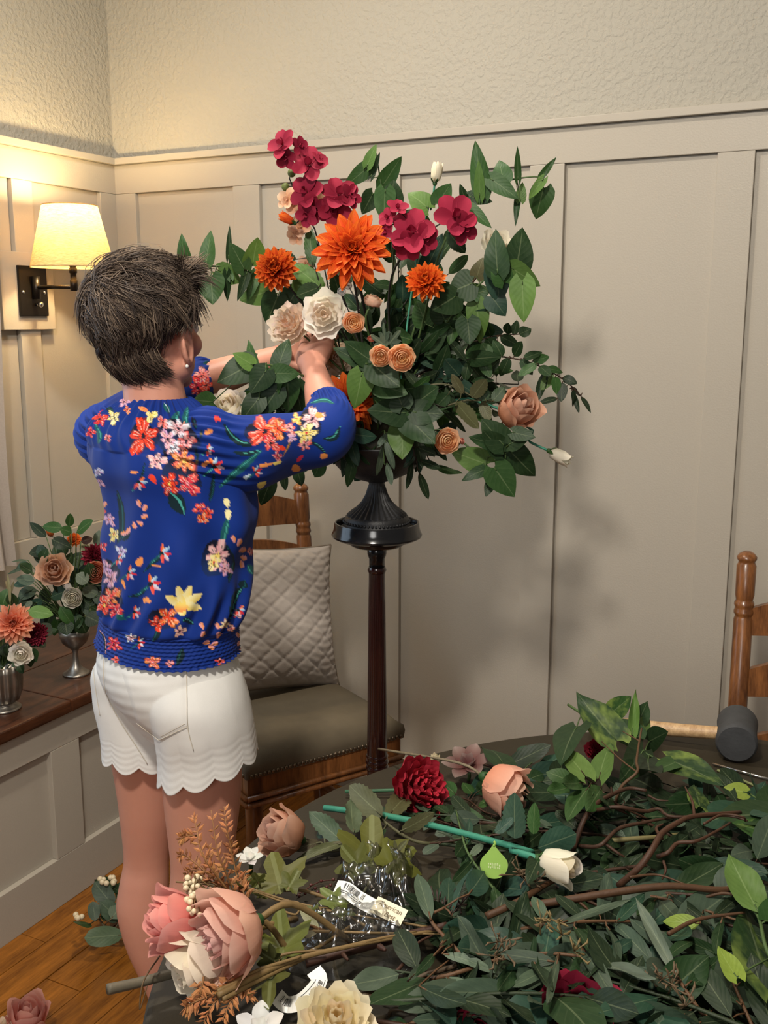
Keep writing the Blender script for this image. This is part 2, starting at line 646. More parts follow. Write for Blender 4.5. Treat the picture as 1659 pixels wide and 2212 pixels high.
link('pedestal', mesh_data('pedestal', *xf(lathe(pr, 28), Matrix.Translation((*TC, 0))), M['table_wood']), tb)
for i in range(4):
    a = PI / 4 + i * PI / 2
    pts = [Vector((TC[0] + r * math.cos(a), TC[1] + r * math.sin(a), z)) for r, z in ((0.06, 0.13), (0.2, 0.14), (0.34, 0.075), (0.44, 0.028))]
    link('leg', mesh_data('leg', *tube(catmull(pts, 10), [0.045, 0.04, 0.032, 0.028], 10), M['table_wood']), tb)

# ================================================================== pedestal stand and urn
SP = Vector((-0.998, 1.949, 0))
TRZ = 1.062
sd = thing('pedestal_stand', 'tall dark mahogany pedestal stand holding the black urn', 'stand', SP)
mt = Matrix.Translation(SP)
pr = [(0.0, TRZ - 0.034), (0.056, TRZ - 0.034), (0.062, TRZ - 0.030), (0.064, TRZ - 0.024), (0.074, TRZ - 0.021), (0.090, TRZ - 0.018), (0.099, TRZ - 0.013), (0.100, TRZ - 0.009), (0.097, TRZ - 0.003), (0.0945, TRZ + 0.006), (0.0935, TRZ + 0.016), (0.0925, TRZ + 0.0185), (0.0895, TRZ + 0.0185), (0.0885, TRZ + 0.016), (0.087, TRZ + 0.004), (0.084, TRZ + 0.002), (0.0, TRZ + 0.002)]
link('tray_top', mesh_data('tray_top', *xf(lathe(pr, 64, False), mt), M['black'], sharp=38), sd)
pr = [(0.0205, 0.30), (0.0215, 0.40)]
fl24 = lambda a, j, z: 1 - 0.045 * max(0, math.cos(24 * a)) if 0.55 < z < 0.93 else 1.0
zs = list(np.linspace(0.50, 0.945, 14))
pr = [(0.024, 0.44)] + [(0.0235 - 0.005 * (z - 0.5) / 0.445, z) for z in zs] + [(0.0185, 0.96), (0.0185, 0.965)]
link('column', mesh_data('column', *xf(lathe(pr, 72, True, fl24), mt), M['mahogany'], sharp=50), sd)
for z, r, w in ((0.972, 0.0215, 0.0078), (0.531, 0.0258, 0.005), (0.517, 0.0268, 0.006), (0.503, 0.0268, 0.006)):
    pr = [(r - w, z - w), (r - w * 0.3, z - w * 0.8), (r, z), (r - w * 0.3, z + w * 0.8), (r - w, z + w)]
    link('ring', mesh_data('ring', *xf(lathe(pr, 36), mt), M['mahogany'], sharp=50), sd)
pr = [(0.0175, 0.978), (0.0175, 0.998), (0.020, 1.003), (0.0215, 1.010), (0.0215, 1.030)]
link('neck', mesh_data('neck', *xf(lathe(pr, 36), mt), M['black']), sd)
pr = [(0.03, 0.14), (0.045, 0.20), (0.048, 0.26), (0.035, 0.33), (0.026, 0.37), (0.030, 0.40), (0.024, 0.445)]
link('base_turning', mesh_data('base_turning', *xf(lathe(pr, 36), mt), M['mahogany'], sharp=50), sd)
for i in range(3):
    a = 0.5 + i * 2 * PI / 3
    pts = [SP + Vector((r * math.cos(a), r * math.sin(a), z)) for r, z in ((0.02, 0.22), (0.08, 0.20), (0.14, 0.09), (0.19, 0.018))]
    link('leg', mesh_data('leg', *tube(catmull(pts, 10), [0.022, 0.02, 0.016, 0.014], 10), M['mahogany'], sharp=50), sd)

UZ = TRZ + 0.0024
un = thing('footed_urn', 'black footed urn with a fluted foot on the pedestal stand', 'urn', SP + Vector((0, 0, UZ)))
ffl = lambda a, j, z: 1 + (0.045 * math.cos(30 * a) if UZ + 0.031 < z < UZ + 0.10 else 0.0)
pr = [(0.0, UZ), (0.074, UZ), (0.0755, UZ + 0.006), (0.0735, UZ + 0.012), (0.071, UZ + 0.015), (0.0715, UZ + 0.022), (0.069, UZ + 0.029), (0.066, UZ + 0.031),
      (0.064, UZ + 0.033), (0.055, UZ + 0.041), (0.043, UZ + 0.050), (0.032, UZ + 0.062), (0.024, UZ + 0.077), (0.019, UZ + 0.093), (0.017, UZ + 0.101), (0.019, UZ + 0.106)]
link('foot', mesh_data('foot', *xf(lathe(pr, 180, False, ffl), mt), M['urn'], sharp=45), un)
bd = []
for i in range(56):
    a = 2 * PI * i / 56
    bd.append(ball((SP.x + 0.0725 * math.cos(a), SP.y + 0.0725 * math.sin(a), UZ + 0.0185), 0.0032, 6, 4))
o = link('beading', mesh_data('beading', *join(*bd), M['urn']), un)
o['kind'] = 'stuff'
pr = [(0.017, UZ + 0.105), (0.04, UZ + 0.112), (0.075, UZ + 0.128), (0.10, UZ + 0.155), (0.112, UZ + 0.185), (0.118, UZ + 0.19), (0.112, UZ + 0.19), (0.10, UZ + 0.17), (0.0, UZ + 0.165)]
link('bowl', mesh_data('bowl', *xf(lathe(pr, 60, False), mt), M['urn']), un)


# ================================================================== ladder-back chairs
def post_prof(z0, z1):
    return [(0.015, z0), (0.019, z0 + 0.05), (0.020, 0.42), (0.0215, 0.55), (0.0215, z1 - 0.155), (0.0195, z1 - 0.150), (0.019, z1 - 0.146), (0.022, z1 - 0.142), (0.0225, z1 - 0.137), (0.0205, z1 - 0.131), (0.0205, z1 - 0.127),
            (0.0225, z1 - 0.122), (0.022, z1 - 0.116), (0.019, z1 - 0.112), (0.0195, z1 - 0.108), (0.0215, z1 - 0.10), (0.022, z1 - 0.032), (0.019, z1 - 0.027), (0.0185, z1 - 0.022), (0.022, z1 - 0.018), (0.0225, z1 - 0.012), (0.017, z1 - 0.005), (0.008, z1)]


def make_chair(label, loc, rotz, slats, lean=0.10, zt=1.05):
    """chair local axes: +Y is the front, origin on the floor under the seat"""
    c = thing('dining_chair', label, 'chair', loc, None, rotz)
    W0 = Lm(c)
    hw, hd, sz = 0.225, 0.215, 0.40
    sh = Matrix.Identity(4)
    sh[1][2] = -lean

    def rear(x):
        m2 = Matrix.Translation((x * 0.88, -hd + 0.015, 0)) @ Matrix.Translation((0, 0.42 * lean, 0)) @ sh
        return m2
    for s in (-1, 1):
        o = link('rear_post', mesh_data('rear_post', *xf(lathe(post_prof(0.0, zt), 24), rear(s * hw)), M['oak']), c, W0)
    for s in (-1, 1):
        pts = [(s * (hw - 0.03), hd - 0.03, 0), (s * (hw - 0.03), hd - 0.03, sz + 0.0)]
        link('front_leg', mesh_data('front_leg', *tube(catmull(pts, 6), [0.014, 0.019, 0.022, 0.023], 12), M['oak']), c, W0)
    # seat frame with a moulded lower edge
    fr = []
    for lo, hi in (((-hw, hd - 0.03, sz - 0.045), (hw, hd, sz + 0.03)), ((-hw * 0.95, -hd, sz - 0.045), (hw * 0.95, -hd + 0.03, sz + 0.03)),
                   ((-hw, -hd + 0.03, sz - 0.045), (-hw + 0.03, hd - 0.03, sz + 0.03)), ((hw - 0.03, -hd + 0.03, sz - 0.045), (hw, hd - 0.03, sz + 0.03))):
        fr.append(box(lo, hi, 0.004))
    link('seat_frame', mesh_data('seat_frame', *join(*fr), M['oak'], smooth=False), c, W0)
    g = [(-hw - 0.004, -hd - 0.004), (hw + 0.004, -hd - 0.004), (hw + 0.004, hd + 0.004), (-hw - 0.004, hd + 0.004), (-hw - 0.004, -hd - 0.004)]
    md = join(*[tube([(a[0], a[1], sz + dz), (b[0], b[1], sz + dz)], 0.007, 8) for dz in (-0.040, -0.022) for a, b in zip(g[:-1], g[1:])])
    link('moulding', mesh_data('moulding', *md, M['oak']), c, W0)
    # domed cushion with welt
    n = 22
    V, Fc = [], []
    for j in range(n + 1):
        for i in range(n + 1):
            u, v = -1 + 2 * i / n, -1 + 2 * j / n
            e = max(abs(u), abs(v))
            d = (1 - abs(u) ** 5) * (1 - abs(v) ** 5)
            z = sz + 0.03 + 0.035 + 0.038 * d ** 0.5
            kx = 1 + 0.0 * e
            V.append((u * (hw + 0.005) * kx, v * (hd + 0.005), z))
    N0 = len(V)
    ring = [j * (n + 1) for j in range(n, 0, -1)] + list(range(0, n)) + [j * (n + 1) + n for j in range(0, n)] + [n * (n + 1) + i for i in range(n, 0, -1)]
    for j in range(n):
        for i in range(n):
            a = j * (n + 1) + i
            Fc.append((a, a + 1, a + n + 2, a + n + 1))
    m0 = len(ring)
    for kz, sc in ((sz + 0.05, 1.012), (sz + 0.028, 1.0)):
        for r in ring:
            V.append((V[r][0] * sc, V[r][1] * sc, kz))
    prev = ring
    for kk in range(2):
        cur = list(range(N0 + kk * m0, N0 + (kk + 1) * m0))
        for i in range(m0):
            Fc.append((prev[i], cur[i], cur[(i + 1) % m0], prev[(i + 1) % m0]))
        prev = cur
    seat = link('seat_cushion', mesh_data('seat_cushion', V, Fc, M['suede']), c, W0)
    nail = mesh_data('nailhead', *ball((0, 0, 0), (0.0054, 0.0040, 0.0054), 8, 5), M['nail'])
    xs = np.arange(-hw + 0.006, hw, 0.0118)
    for x in xs:
        link('nailhead', nail, seat, W0 @ Matrix.Translation((x, hd + 0.0065, sz + 0.036)))
    for s in (-1, 1):
        for y in np.arange(-hd + 0.03, hd, 0.0118):
            link('nailhead', nail, seat, W0 @ Matrix.Translation((s * (hw + 0.0065), y, sz + 0.036)) @ Matrix.Rotation(PI / 2, 4, 'Z'))
    # slats, curved backwards, with an arched top edge
    for z0, h in slats:
        V, Fc = [], []
        n = 16
        wd = hw * 0.88 - 0.012
        for i in range(n + 1):
            u = -1 + 2 * i / n
            arch = 0.030 * (1 - abs(u) ** 2.2)
            bow = -0.03 * (1 - u * u)
            for y, z in ((-0.009, z0), (0.009, z0), (0.009, z0 + h + arch), (-0.009, z0 + h + arch)):
                V.append((u * wd, -hd + 0.015 + bow + y - (z - 0.42) * lean, z))
        for i in range(n):
            for q in range(4):
                a, b = i * 4 + q, i * 4 + (q + 1) % 4
                Fc.append((a, a + 4, b + 4, b))
        Fc += [(0, 1, 2, 3), (n * 4 + 3, n * 4 + 2, n * 4 + 1, n * 4)]
        link('slat', mesh_data('slat', V, Fc, M['oak'], smooth=False), c, W0)
    for a, b in (((-hw + 0.03, hd - 0.03, 0.20), (hw - 0.03, hd - 0.03, 0.20)), ((-hw + 0.03, hd - 0.03, 0.15), (-hw * 0.9, -hd + 0.015 + 0.02, 0.15)), ((hw - 0.03, hd - 0.03, 0.15), (hw * 0.9, -hd + 0.015 + 0.02, 0.15)), ((-hw * 0.88, -hd + 0.03, 0.22), (hw * 0.88, -hd + 0.03, 0.22))):
        link('stretcher', mesh_data('stretcher', *tube([Vector(a).lerp(Vector(b), t) for t in np.linspace(0, 1, 7)], [0.010, 0.013, 0.016, 0.018, 0.016, 0.013, 0.010], 10), M['oak']), c, W0)
    return c


fR, fL = Vector((-1.10, 2.275, 0)), Vector((-1.315, 1.895, 0))
fd = (fR - fL).normalized()
front = Vector((fd.y, -fd.x, 0))
cctr = (fR + fL) / 2 - front * 0.215
rot1 = math.atan2(front.y, front.x) - PI / 2
ch1 = make_chair('oak ladder-back chair with suede seat in the corner, quilted pillow on it', cctr, rot1, [(0.66, 0.065), (0.80, 0.07), (0.935, 0.065)], 0.10, 1.05)
# quilted pillow on the corner chair
pw = 0.205
W1 = Lm(ch1)
pl_w = W1 @ Matrix.Translation((-0.012, -0.085, 0.505)) @ Matrix.Rotation(math.radians(-7), 4, 'Y') @ Matrix.Rotation(math.radians(17), 4, 'X')
V, Fc = [], []
n = 84


def pil(u, v, side):
    d = max(0.0, (1 - abs(u) ** 2.6) * (1 - abs(v) ** 2.6))
    pinch = 1 - 0.10 * (1 - abs(v) ** 2) * abs(u) ** 3
    pinchv = 1 - 0.07 * (1 - abs(u) ** 2) * abs(v) ** 3
    x, z = u * pw * pinch, pw + v * pw * pinchv
    q1 = abs(((u * 0.62 + v * 0.78) * 4.6) % 1 - 0.5) * 2
    q2 = abs(((u * 0.62 - v * 0.78) * 4.6) % 1 - 0.5) * 2
    puff = (min(1 - q1, 1) * 0 + (1 - (1 - min(1, (1 - q1) * 3.0)) ** 2) * 1.0) * (1 - (1 - min(1, (1 - q2) * 3.0)) ** 2)
    wr = 0.0016 * math.sin(v * 60 + 3 * math.sin(u * 7)) * abs(u)
    y = 0.062 * d ** 0.55 + 0.0045 * puff * min(1, d * 6) + wr
    return (x, side * y, z)


for side in (1, -1):
    b0 = len(V)
    for j in range(n + 1):
        for i in range(n + 1):
            V.append(pil(-1 + 2 * i / n, -1 + 2 * j / n, side))
    for j in range(n):
        for i in range(n):
            a = b0 + j * (n + 1) + i
            q = (a, a + n + 1, a + n + 2, a + 1)
            Fc.append(q if side > 0 else q[::-1])
cp = thing('quilted_pillow', 'square taupe pillow quilted in diamonds, leaning on the corner chair back', 'pillow', cctr + Vector((0, 0, 0.5)))
link('cover', mesh_data('pillow_cover', V, Fc, M['linen']), cp, pl_w)
pp = [pil(u, v, 0) for u, v in [(t, -1) for t in np.linspace(-1, 1, 24)] + [(1, t) for t in np.linspace(-1, 1, 24)] + [(t, 1) for t in np.linspace(1, -1, 24)] + [(-1, t) for t in np.linspace(1, -1, 24)]]
link('piping', mesh_data('pillow_piping', *tube(pp, 0.0032, 6), M['piping']), cp, pl_w)

# second chair, across the table
p2 = Q(1596, 1500, 2.20)
r2 = math.radians(180 + 8)
off = Matrix.Rotation(r2, 4, 'Z') @ Vector((0.198, -0.20, 0))
ch2 = make_chair('oak ladder-back chair standing empty across the table beside the mallet', (p2.x - off.x, p2.y - off.y, 0), r2, [(0.50, 0.06), (0.66, 0.06), (0.80, 0.06)], 0.17, 0.99)
# ================================================================== the woman
FW = Vector((0.42, 0.907, 0)).normalized()      # the way her body faces
RT = Vector((FW.y, -FW.x, 0))
SKIN = NT('skin')
v = SKIN.coord('Object')
SKIN.set(SKIN.mix(SKIN.noise(9, 4, 0.6, v), srgb(190, 130, 110), srgb(204, 148, 126)), 0.5, spec=0.35,
         **{'Subsurface Weight': 0.12, 'Subsurface Radius': (0.012, 0.004, 0.002), 'Subsurface Scale': 1.0})
SKIN.bump(SKIN.noise(350, 2, 0.5, v), 0.08, 0.001)
M['skin'] = SKIN.m
M['eye_white'] = plain('eye_white', (0.75, 0.73, 0.70), 0.2)
M['pearl'] = plain('pearl', (0.8, 0.76, 0.7), 0.15)
m = NT('blouse_print')
at = m.n('Attribute', attribute_name='Col')
m.set(at.outputs['Color'], 0.72, spec=0.25, **{'Sheen Weight': 0.03})
m.bump(m.noise(900, 2, 0.5, m.coord('Object')), 0.12, 0.0008)
M['blouse'] = m.m
m = NT('white_denim')
v = m.coord('Object')
m.set(m.mix(m.noise(30, 3, 0.6, v), (0.70, 0.685, 0.65), (0.77, 0.755, 0.725)), 0.85, spec=0.2)
m.bump(m.noise(700, 3, 0.6, m.coord('Object', (1, 1, 1.6))), 0.2, 0.001)
M['denim'] = m.m
M['seam'] = plain('denim_seam', (0.62, 0.56, 0.46), 0.85)
m = NT('hair')
at = m.n('Attribute', attribute_name='Col')
m.set(at.outputs['Color'], 0.55, spec=0.25)
M['hair'] = m.m

pS = lambda x, y, h: Q(x, y, h)


def mpp(p):                     # metres per picture pixel at a point
    return proj(p)[2] / FPX


def loft(rows, n, fx, fy):
    """rows: (centre, half width along fx, half depth along fy, power)"""
    V, Fc = [], []
    for c, a, b, pw in rows:
        for i in range(n):
            t = 2 * PI * i / n
            ct, stt = math.cos(t), math.sin(t)
            V.append(c + fx * (a * math.copysign(abs(ct) ** pw, ct)) + fy * (b * math.copysign(abs(stt) ** pw, stt)))
    for j in range(len(rows) - 1):
        for i in range(n):
            a, b = j * n + i, j * n + (i + 1) % n
            Fc.append((a, b, b + n, a + n))
    return V, Fc


def smooth_rows(keys, n):
    """interpolate rows of numbers smoothly"""
    K = np.array(keys, float)
    t = np.linspace(0, len(K) - 1, n)
    out = []
    for q in t:
        k = min(int(q), len(K) - 2)
        u = q - k
        p0, p1, p2, p3 = K[max(k - 1, 0)], K[k], K[k + 1], K[min(k + 2, len(K) - 1)]
        out.append(0.5 * ((2 * p1) + (p2 - p0) * u + (2 * p0 - 5 * p1 + 4 * p2 - p3) * u * u + (3 * p1 - p0 - 3 * p2 + p3) * u ** 3))
    return out


# ---- body: one continuous skin surface
parts = []
HC = Q(325, 712, 1.85)                      # centre of the head
hf = (FW * 0.95 - RT * 0.32 + Vector((0, 0, 0.05))).normalized()
hr = hf.cross(ZUP).normalized()
hu = hr.cross(hf)
HM = Matrix.Identity(4)
for i in range(3):
    HM[i][0], HM[i][1], HM[i][2], HM[i][3] = hr[i], hf[i], hu[i], HC[i]


def eb(c, r, n=24, k=14, rx=0.0):
    v, f = ball((0, 0, 0), r, n, k)
    mt = HM @ Matrix.Translation(c) @ Matrix.Rotation(rx, 4, 'X')
    return [mt @ p for p in v], f


parts += [eb((0, -0.012, 0.028), (0.073, 0.094, 0.086)), eb((0, 0.012, -0.02), (0.064, 0.076, 0.085)), eb((0, 0.040, -0.062), (0.047, 0.048, 0.046)),
          eb((0, 0.072, -0.096), (0.020, 0.017, 0.016)), eb((0.036, 0.054, -0.030), (0.026, 0.028, 0.026)), eb((-0.036, 0.054, -0.030), (0.026, 0.028, 0.026)),
          eb((0, 0.076, 0.020), (0.044, 0.014, 0.012)), eb((0, 0.092, -0.022), (0.009, 0.014, 0.024), rx=0.35), eb((0, 0.102, -0.038), (0.011, 0.011, 0.009)),
          eb((0.010, 0.092, -0.042), (0.008, 0.009, 0.007)), eb((-0.010, 0.092, -0.042), (0.008, 0.009, 0.007)),
          eb((0, 0.086, -0.064), (0.022, 0.010, 0.006)), eb((0, 0.083, -0.075), (0.019, 0.010, 0.007)),
          eb((0.045, 0.02, -0.066), (0.020, 0.034, 0.026)), eb((-0.045, 0.02, -0.066), (0.020, 0.034, 0.026))]
for s in (-1, 1):                            # ears
    base = HM @ Matrix.Translation((s * 0.069, 0.004, -0.030)) @ Matrix.Rotation(s * 0.42, 4, 'Z') @ Matrix.Rotation(0.18, 4, 'X')
    rim = []
    for t in np.linspace(-0.6, 4.4, 15):
        rim.append(base @ Vector((s * 0.012, -0.017 * math.cos(t) - 0.001, 0.029 * math.sin(t) * -1 + 0.002)))
    parts.append(tube(catmull(rim, 26), [0.004, 0.0052, 0.0055, 0.0055, 0.005], 8))
    vv, ff = ball((0, 0, 0), (0.006, 0.016, 0.027), 14, 10)
    parts.append(([base @ (p + Vector((s * 0.006, 0, 0))) for p in vv], ff))
    vv, ff = ball((0, 0, 0), (0.006, 0.009, 0.009), 10, 8)
    parts.append(([base @ (p + Vector((s * 0.010, 0.004, -0.031))) for p in vv], ff))
    vv, ff = ball((0, 0, 0), (0.005, 0.005, 0.007), 10, 8)
    parts.append(([base @ (p + Vector((s * 0.010, 0.013, -0.008))) for p in vv], ff))
NK = Q(340, 900, 1.85)
parts.append(tube(catmull([HC + hu * -0.05 - hf * 0.008, HC.lerp(NK, 0.62) - FW * 0.004, NK, NK - ZUP * 0.07], 10), [0.058, 0.054, 0.058, 0.085], 24))
# trunk
TR_ = [(1500, 365, 128), (1440, 362, 122), (1380, 364, 112), (1300, 368, 108), (1200, 372, 116), (1100, 376, 126), (1010, 372, 128), (960, 362, 108), (915, 350, 70)]
rows = []
for y, cx, e in smooth_rows(TR_, 26):
    c = Q(cx, y, 1.85)
    a = e * mpp(c) / 0.852
    rows.append((c, a, a * 0.70, 0.9))
tv, tf = loft(rows, 40, RT, FW)
tf += [tuple(range(39, -1, -1)), tuple(25 * 40 + i for i in range(40))]
parts.append((tv, tf))
SR, SL = Q(446, 958, 1.765), Q(236, 930, 1.975)
ER, EL = Q(722, 948, 1.945), Q(405, 836, 2.17)
WR, WL = Q(677, 797, 2.075), Q(600, 772, 2.235)
for S_, E_ in ((SR, ER), (SL, EL)):
    parts.append(tube(catmull([S_.lerp(NK - ZUP * 0.05, 0.35), S_, S_.lerp(E_, 0.5), E_], 12), [0.042, 0.050, 0.044, 0.034], 20))
for E_, W_ in ((ER, WR), (EL, WL)):
    d = (W_ - E_).normalized()
    parts.append(tube([E_ - d * 0.012] + [E_.lerp(W_, t) for t in (0, 0.25, 0.5, 0.75, 1.0)] + [W_ + d * 0.03], [0.027, 0.033, 0.040, 0.037, 0.030, 0.0255, 0.026], 20))
# hands: palm and five fingers each
hand_bits = []


def hand(W_, kn_mid, across, into, side):
    """across: knuckle line from index to little finger; into: the way the fingers curl"""
    ac, inn = across.normalized(), into.normalized()
    up = (kn_mid - W_).normalized()
    n_ = 12
    rows = []
    for t, hw, hd in ((0.0, 0.025, 0.019), (0.3, 0.031, 0.018), (0.7, 0.038, 0.016), (1.0, 0.039, 0.0135), (1.1, 0.034, 0.010)):
        rows.append((W_.lerp(kn_mid, t), hw, hd, 0.85))
    v, f = loft(rows, 20, ac, up.cross(ac))
    f += [tuple(range(19, -1, -1)), tuple(4 * 20 + i for i in range(20))]
    out = [(v, f)]
    for k, (off, ln, sp) in enumerate(((-0.029, 0.068, -0.10), (-0.0095, 0.076, 0.0), (0.010, 0.071, 0.06), (0.028, 0.056, 0.15))):
        b = kn_mid + ac * off - up * 0.004
        d1 = (up * 0.78 + ac * sp + inn * (0.45 + 0.1 * k)).normalized()
        d2 = (up * 0.30 + ac * sp * 0.3 + inn * 0.95).normalized()
        d3 = (up * -0.35 + inn * 0.9).normalized()
        p1 = b + d1 * ln * 0.48
        p2 = p1 + d2 * ln * 0.32
        p3 = p2 + d3 * ln * 0.24
        out.append(tube(catmull([b - d1 * 0.012, b, p1, p2, p3], 14), [0.0095, 0.0100, 0.0088, 0.0082, 0.0076, 0.0045], 12))
        out.append(ball(b, 0.0105, 10, 8))
    tb_ = W_.lerp(kn_mid, 0.35) - ac * 0.024 + inn * 0.006
    t1 = tb_ + (up * 0.5 - ac * 0.5 + inn * 0.75).normalized() * 0.038
    t2 = t1 + (up * 0.75 - ac * 0.02 + inn * 0.65).normalized() * 0.030
    t3 = t2 + (up * 0.85 + ac * 0.25 + inn * 0.3).normalized() * 0.022
    out.append(tube(catmull([tb_ - (t1 - tb_) * 0.3, tb_, t1, t2, t3], 14), [0.015, 0.0145, 0.0115, 0.0098, 0.0055], 12))
    return out


KR = Q(682, 750, 2.115)
parts += hand(WR, KR, Q(722, 746, 2.12) - Q(645, 764, 2.11), _FH * 0.9 + _R * 0.25 + ZUP * 0.15, 1)
KL = Q(648, 752, 2.265)
parts += hand(WL, KL, Q(650, 725, 2.29) - Q(645, 790, 2.25), Vector((0.6, 0.1, -0.1)), -1)
# legs
HR, HL = Q(427, 1490, 1.785), Q(303, 1490, 1.925)
LEG_R = [(1490, 427, 88, 1.785), (1600, 434, 86, 1.79), (1720, 437, 80, 1.795), (1820, 437, 69, 1.80), (1880, 436, 64, 1.80), (1960, 428, 65, 1.79), (2050, 420, 58, 1.785), (2140, 414, 42, 1.785), (2215, 412, 34, 1.785), (2262, 412, 34, 1.785)]
LEG_L = [(1490, 303, 80, 1.925), (1600, 310, 72, 1.925), (1690, 316, 63, 1.93), (1760, 319, 57, 1.935), (1850, 317, 47, 1.94), (1900, 312, 50, 1.935), (1960, 309, 54, 1.93), (2040, 320, 45, 1.925), (2110, 338, 33, 1.925), (2150, 350, 29, 1.925), (2192, 358, 30, 1.925)]
for L_ in (LEG_R, LEG_L):
    rows = []
    for y, cx, e, h in smooth_rows(L_, 40):
        c = Q(cx, y, h)
        a = e * mpp(c)
        rows.append((c, a, a * 1.05, 1.0))
    v, f = loft(rows, 28, RT, FW)
    f += [tuple(range(27, -1, -1)), tuple(39 * 28 + i for i in range(28))]
    parts.append((v, f))
    an = rows[-1][0]
    for (fo, rr, zz) in (((-0.02), 0.030, 0.03), (0.06, 0.034, 0.028), (0.13, 0.036, 0.020)):
        parts.append(ball(Vector((an.x, an.y, zz)) + FW * fo, (0.036, 0.045, zz), 16, 10))
    parts.append(tube([an, Vector((an.x, an.y, 0.03))], [0.032, 0.034], 16))
    for q in range(5):
        parts.append(ball(Vector((an.x, an.y, 0.011)) + FW * (0.178 - 0.006 * abs(q - 1.2)) + RT * (-0.03 + 0.015 * q), (0.009, 0.013, 0.010), 10, 8))
raw = mesh_data('body_raw', *join(*parts), M['skin'])


def remesh(me, vox, smooth_it, fac=0.5):
    o = bpy.data.objects.new('tmp', me)
    COL.objects.link(o)
    r = o.modifiers.new('r', 'REMESH')
    r.mode = 'VOXEL'
    r.voxel_size = vox
    s = o.modifiers.new('s', 'SMOOTH')
    s.iterations, s.factor = smooth_it, fac
    dg = bpy.context.evaluated_depsgraph_get()
    dg.update()
    out = bpy.data.meshes.new_from_object(o.evaluated_get(dg))
    bpy.data.objects.remove(o)
    out.polygons.foreach_set('use_smooth', [True] * len(out.polygons))
    return out


body = remesh(raw, 0.0034, 5)
body.name = 'body'
body.materials.clear()
body.materials.append(M['skin'])
PL = Vector((SR.x * 0.5 + SL.x * 0.5, SR.y * 0.5 + SL.y * 0.5, 0))
pe = thing('person', 'short-haired person in a blue flowered blouse and white shorts, reaching into the tall arrangement', 'person', PL)
link('body', body, pe)
for s in (-1, 1):
    ec = HM @ Vector((s * 0.031, 0.0755, -0.002))
    v, f = ball((0, 0, 0), 0.0115, 16, 12)
    e = link('eye', mesh_data('eye', *xf((v, f), frame(ec, hf, hu)), M['eye_white']), pe)
    v, f = ball((0, 0, 0), (0.0056, 0.002, 0.0056), 14, 6)
    link('iris', mesh_data('iris', *xf((v, f), frame(ec + hf * 0.0105, hf, hu)), M['bronze']), e)
    lash = [tube(catmull([ec + hf * 0.011 + hr * (x * 0.011) + hu * (0.006 - 0.003 * x * x), ec + hf * 0.017 + hr * (x * 0.014) + hu * (0.009 - 0.003 * x * x)], 3), [0.0006, 0.0002], 4) for x in np.linspace(-1, 1, 11)]
    link('eyelashes', mesh_data('eyelashes', *join(*lash), M['bronze']), e)
v, f = ball(HM @ Vector((0.0845, -0.0015, -0.063)), 0.0032, 12, 8)
link('earring', mesh_data('earring', v, f, M['pearl']), pe)

# ---- hair: an under-layer plus a few thousand combed strands
hv, hfc = [], []
n_, k_ = 64, 40


def hair_line(a, e):
    """is hair growing here? a = bearing from the face (0 front), e = elevation on the head, both radians"""
    fr_ = abs((a + PI) % (2 * PI) - PI)
    lim = np.interp(fr_, [0, 0.75, 1.05, 1.25, 1.45, 1.62, 1.8, 2.2, PI], [0.84, 0.78, 0.56, 0.16, -0.18, -0.10, -0.42, -0.92, -1.02])
    return e - lim


def head_pt(a, e, off):
    d = Vector((math.sin(a) * math.cos(e), math.cos(a) * math.cos(e), math.sin(e)))
    rr = 1 / math.sqrt((d.x / 0.075) ** 2 + ((d.y) / 0.096) ** 2 + (d.z / 0.088) ** 2)
    if e < 0:
        rr *= 1 + 0.16 * e * e * (1 if math.cos(a) < -0.32 else 0.2)
    return HM @ (Vector((0, -0.012, 0.026)) + d * (rr + off)), d


def thick(a, e):
    back = max(0, -math.cos(a))
    t = 0.008 + 0.016 * max(0, min(1, (e + 0.35) / 0.9)) + 0.002 * back * max(0, min(1, (e + 0.55) / 0.6)) * max(0, 1 - max(0, e - 0.3))
    return t * max(0.0, min(1, hair_line(a, e) / 0.30)) + 0.001


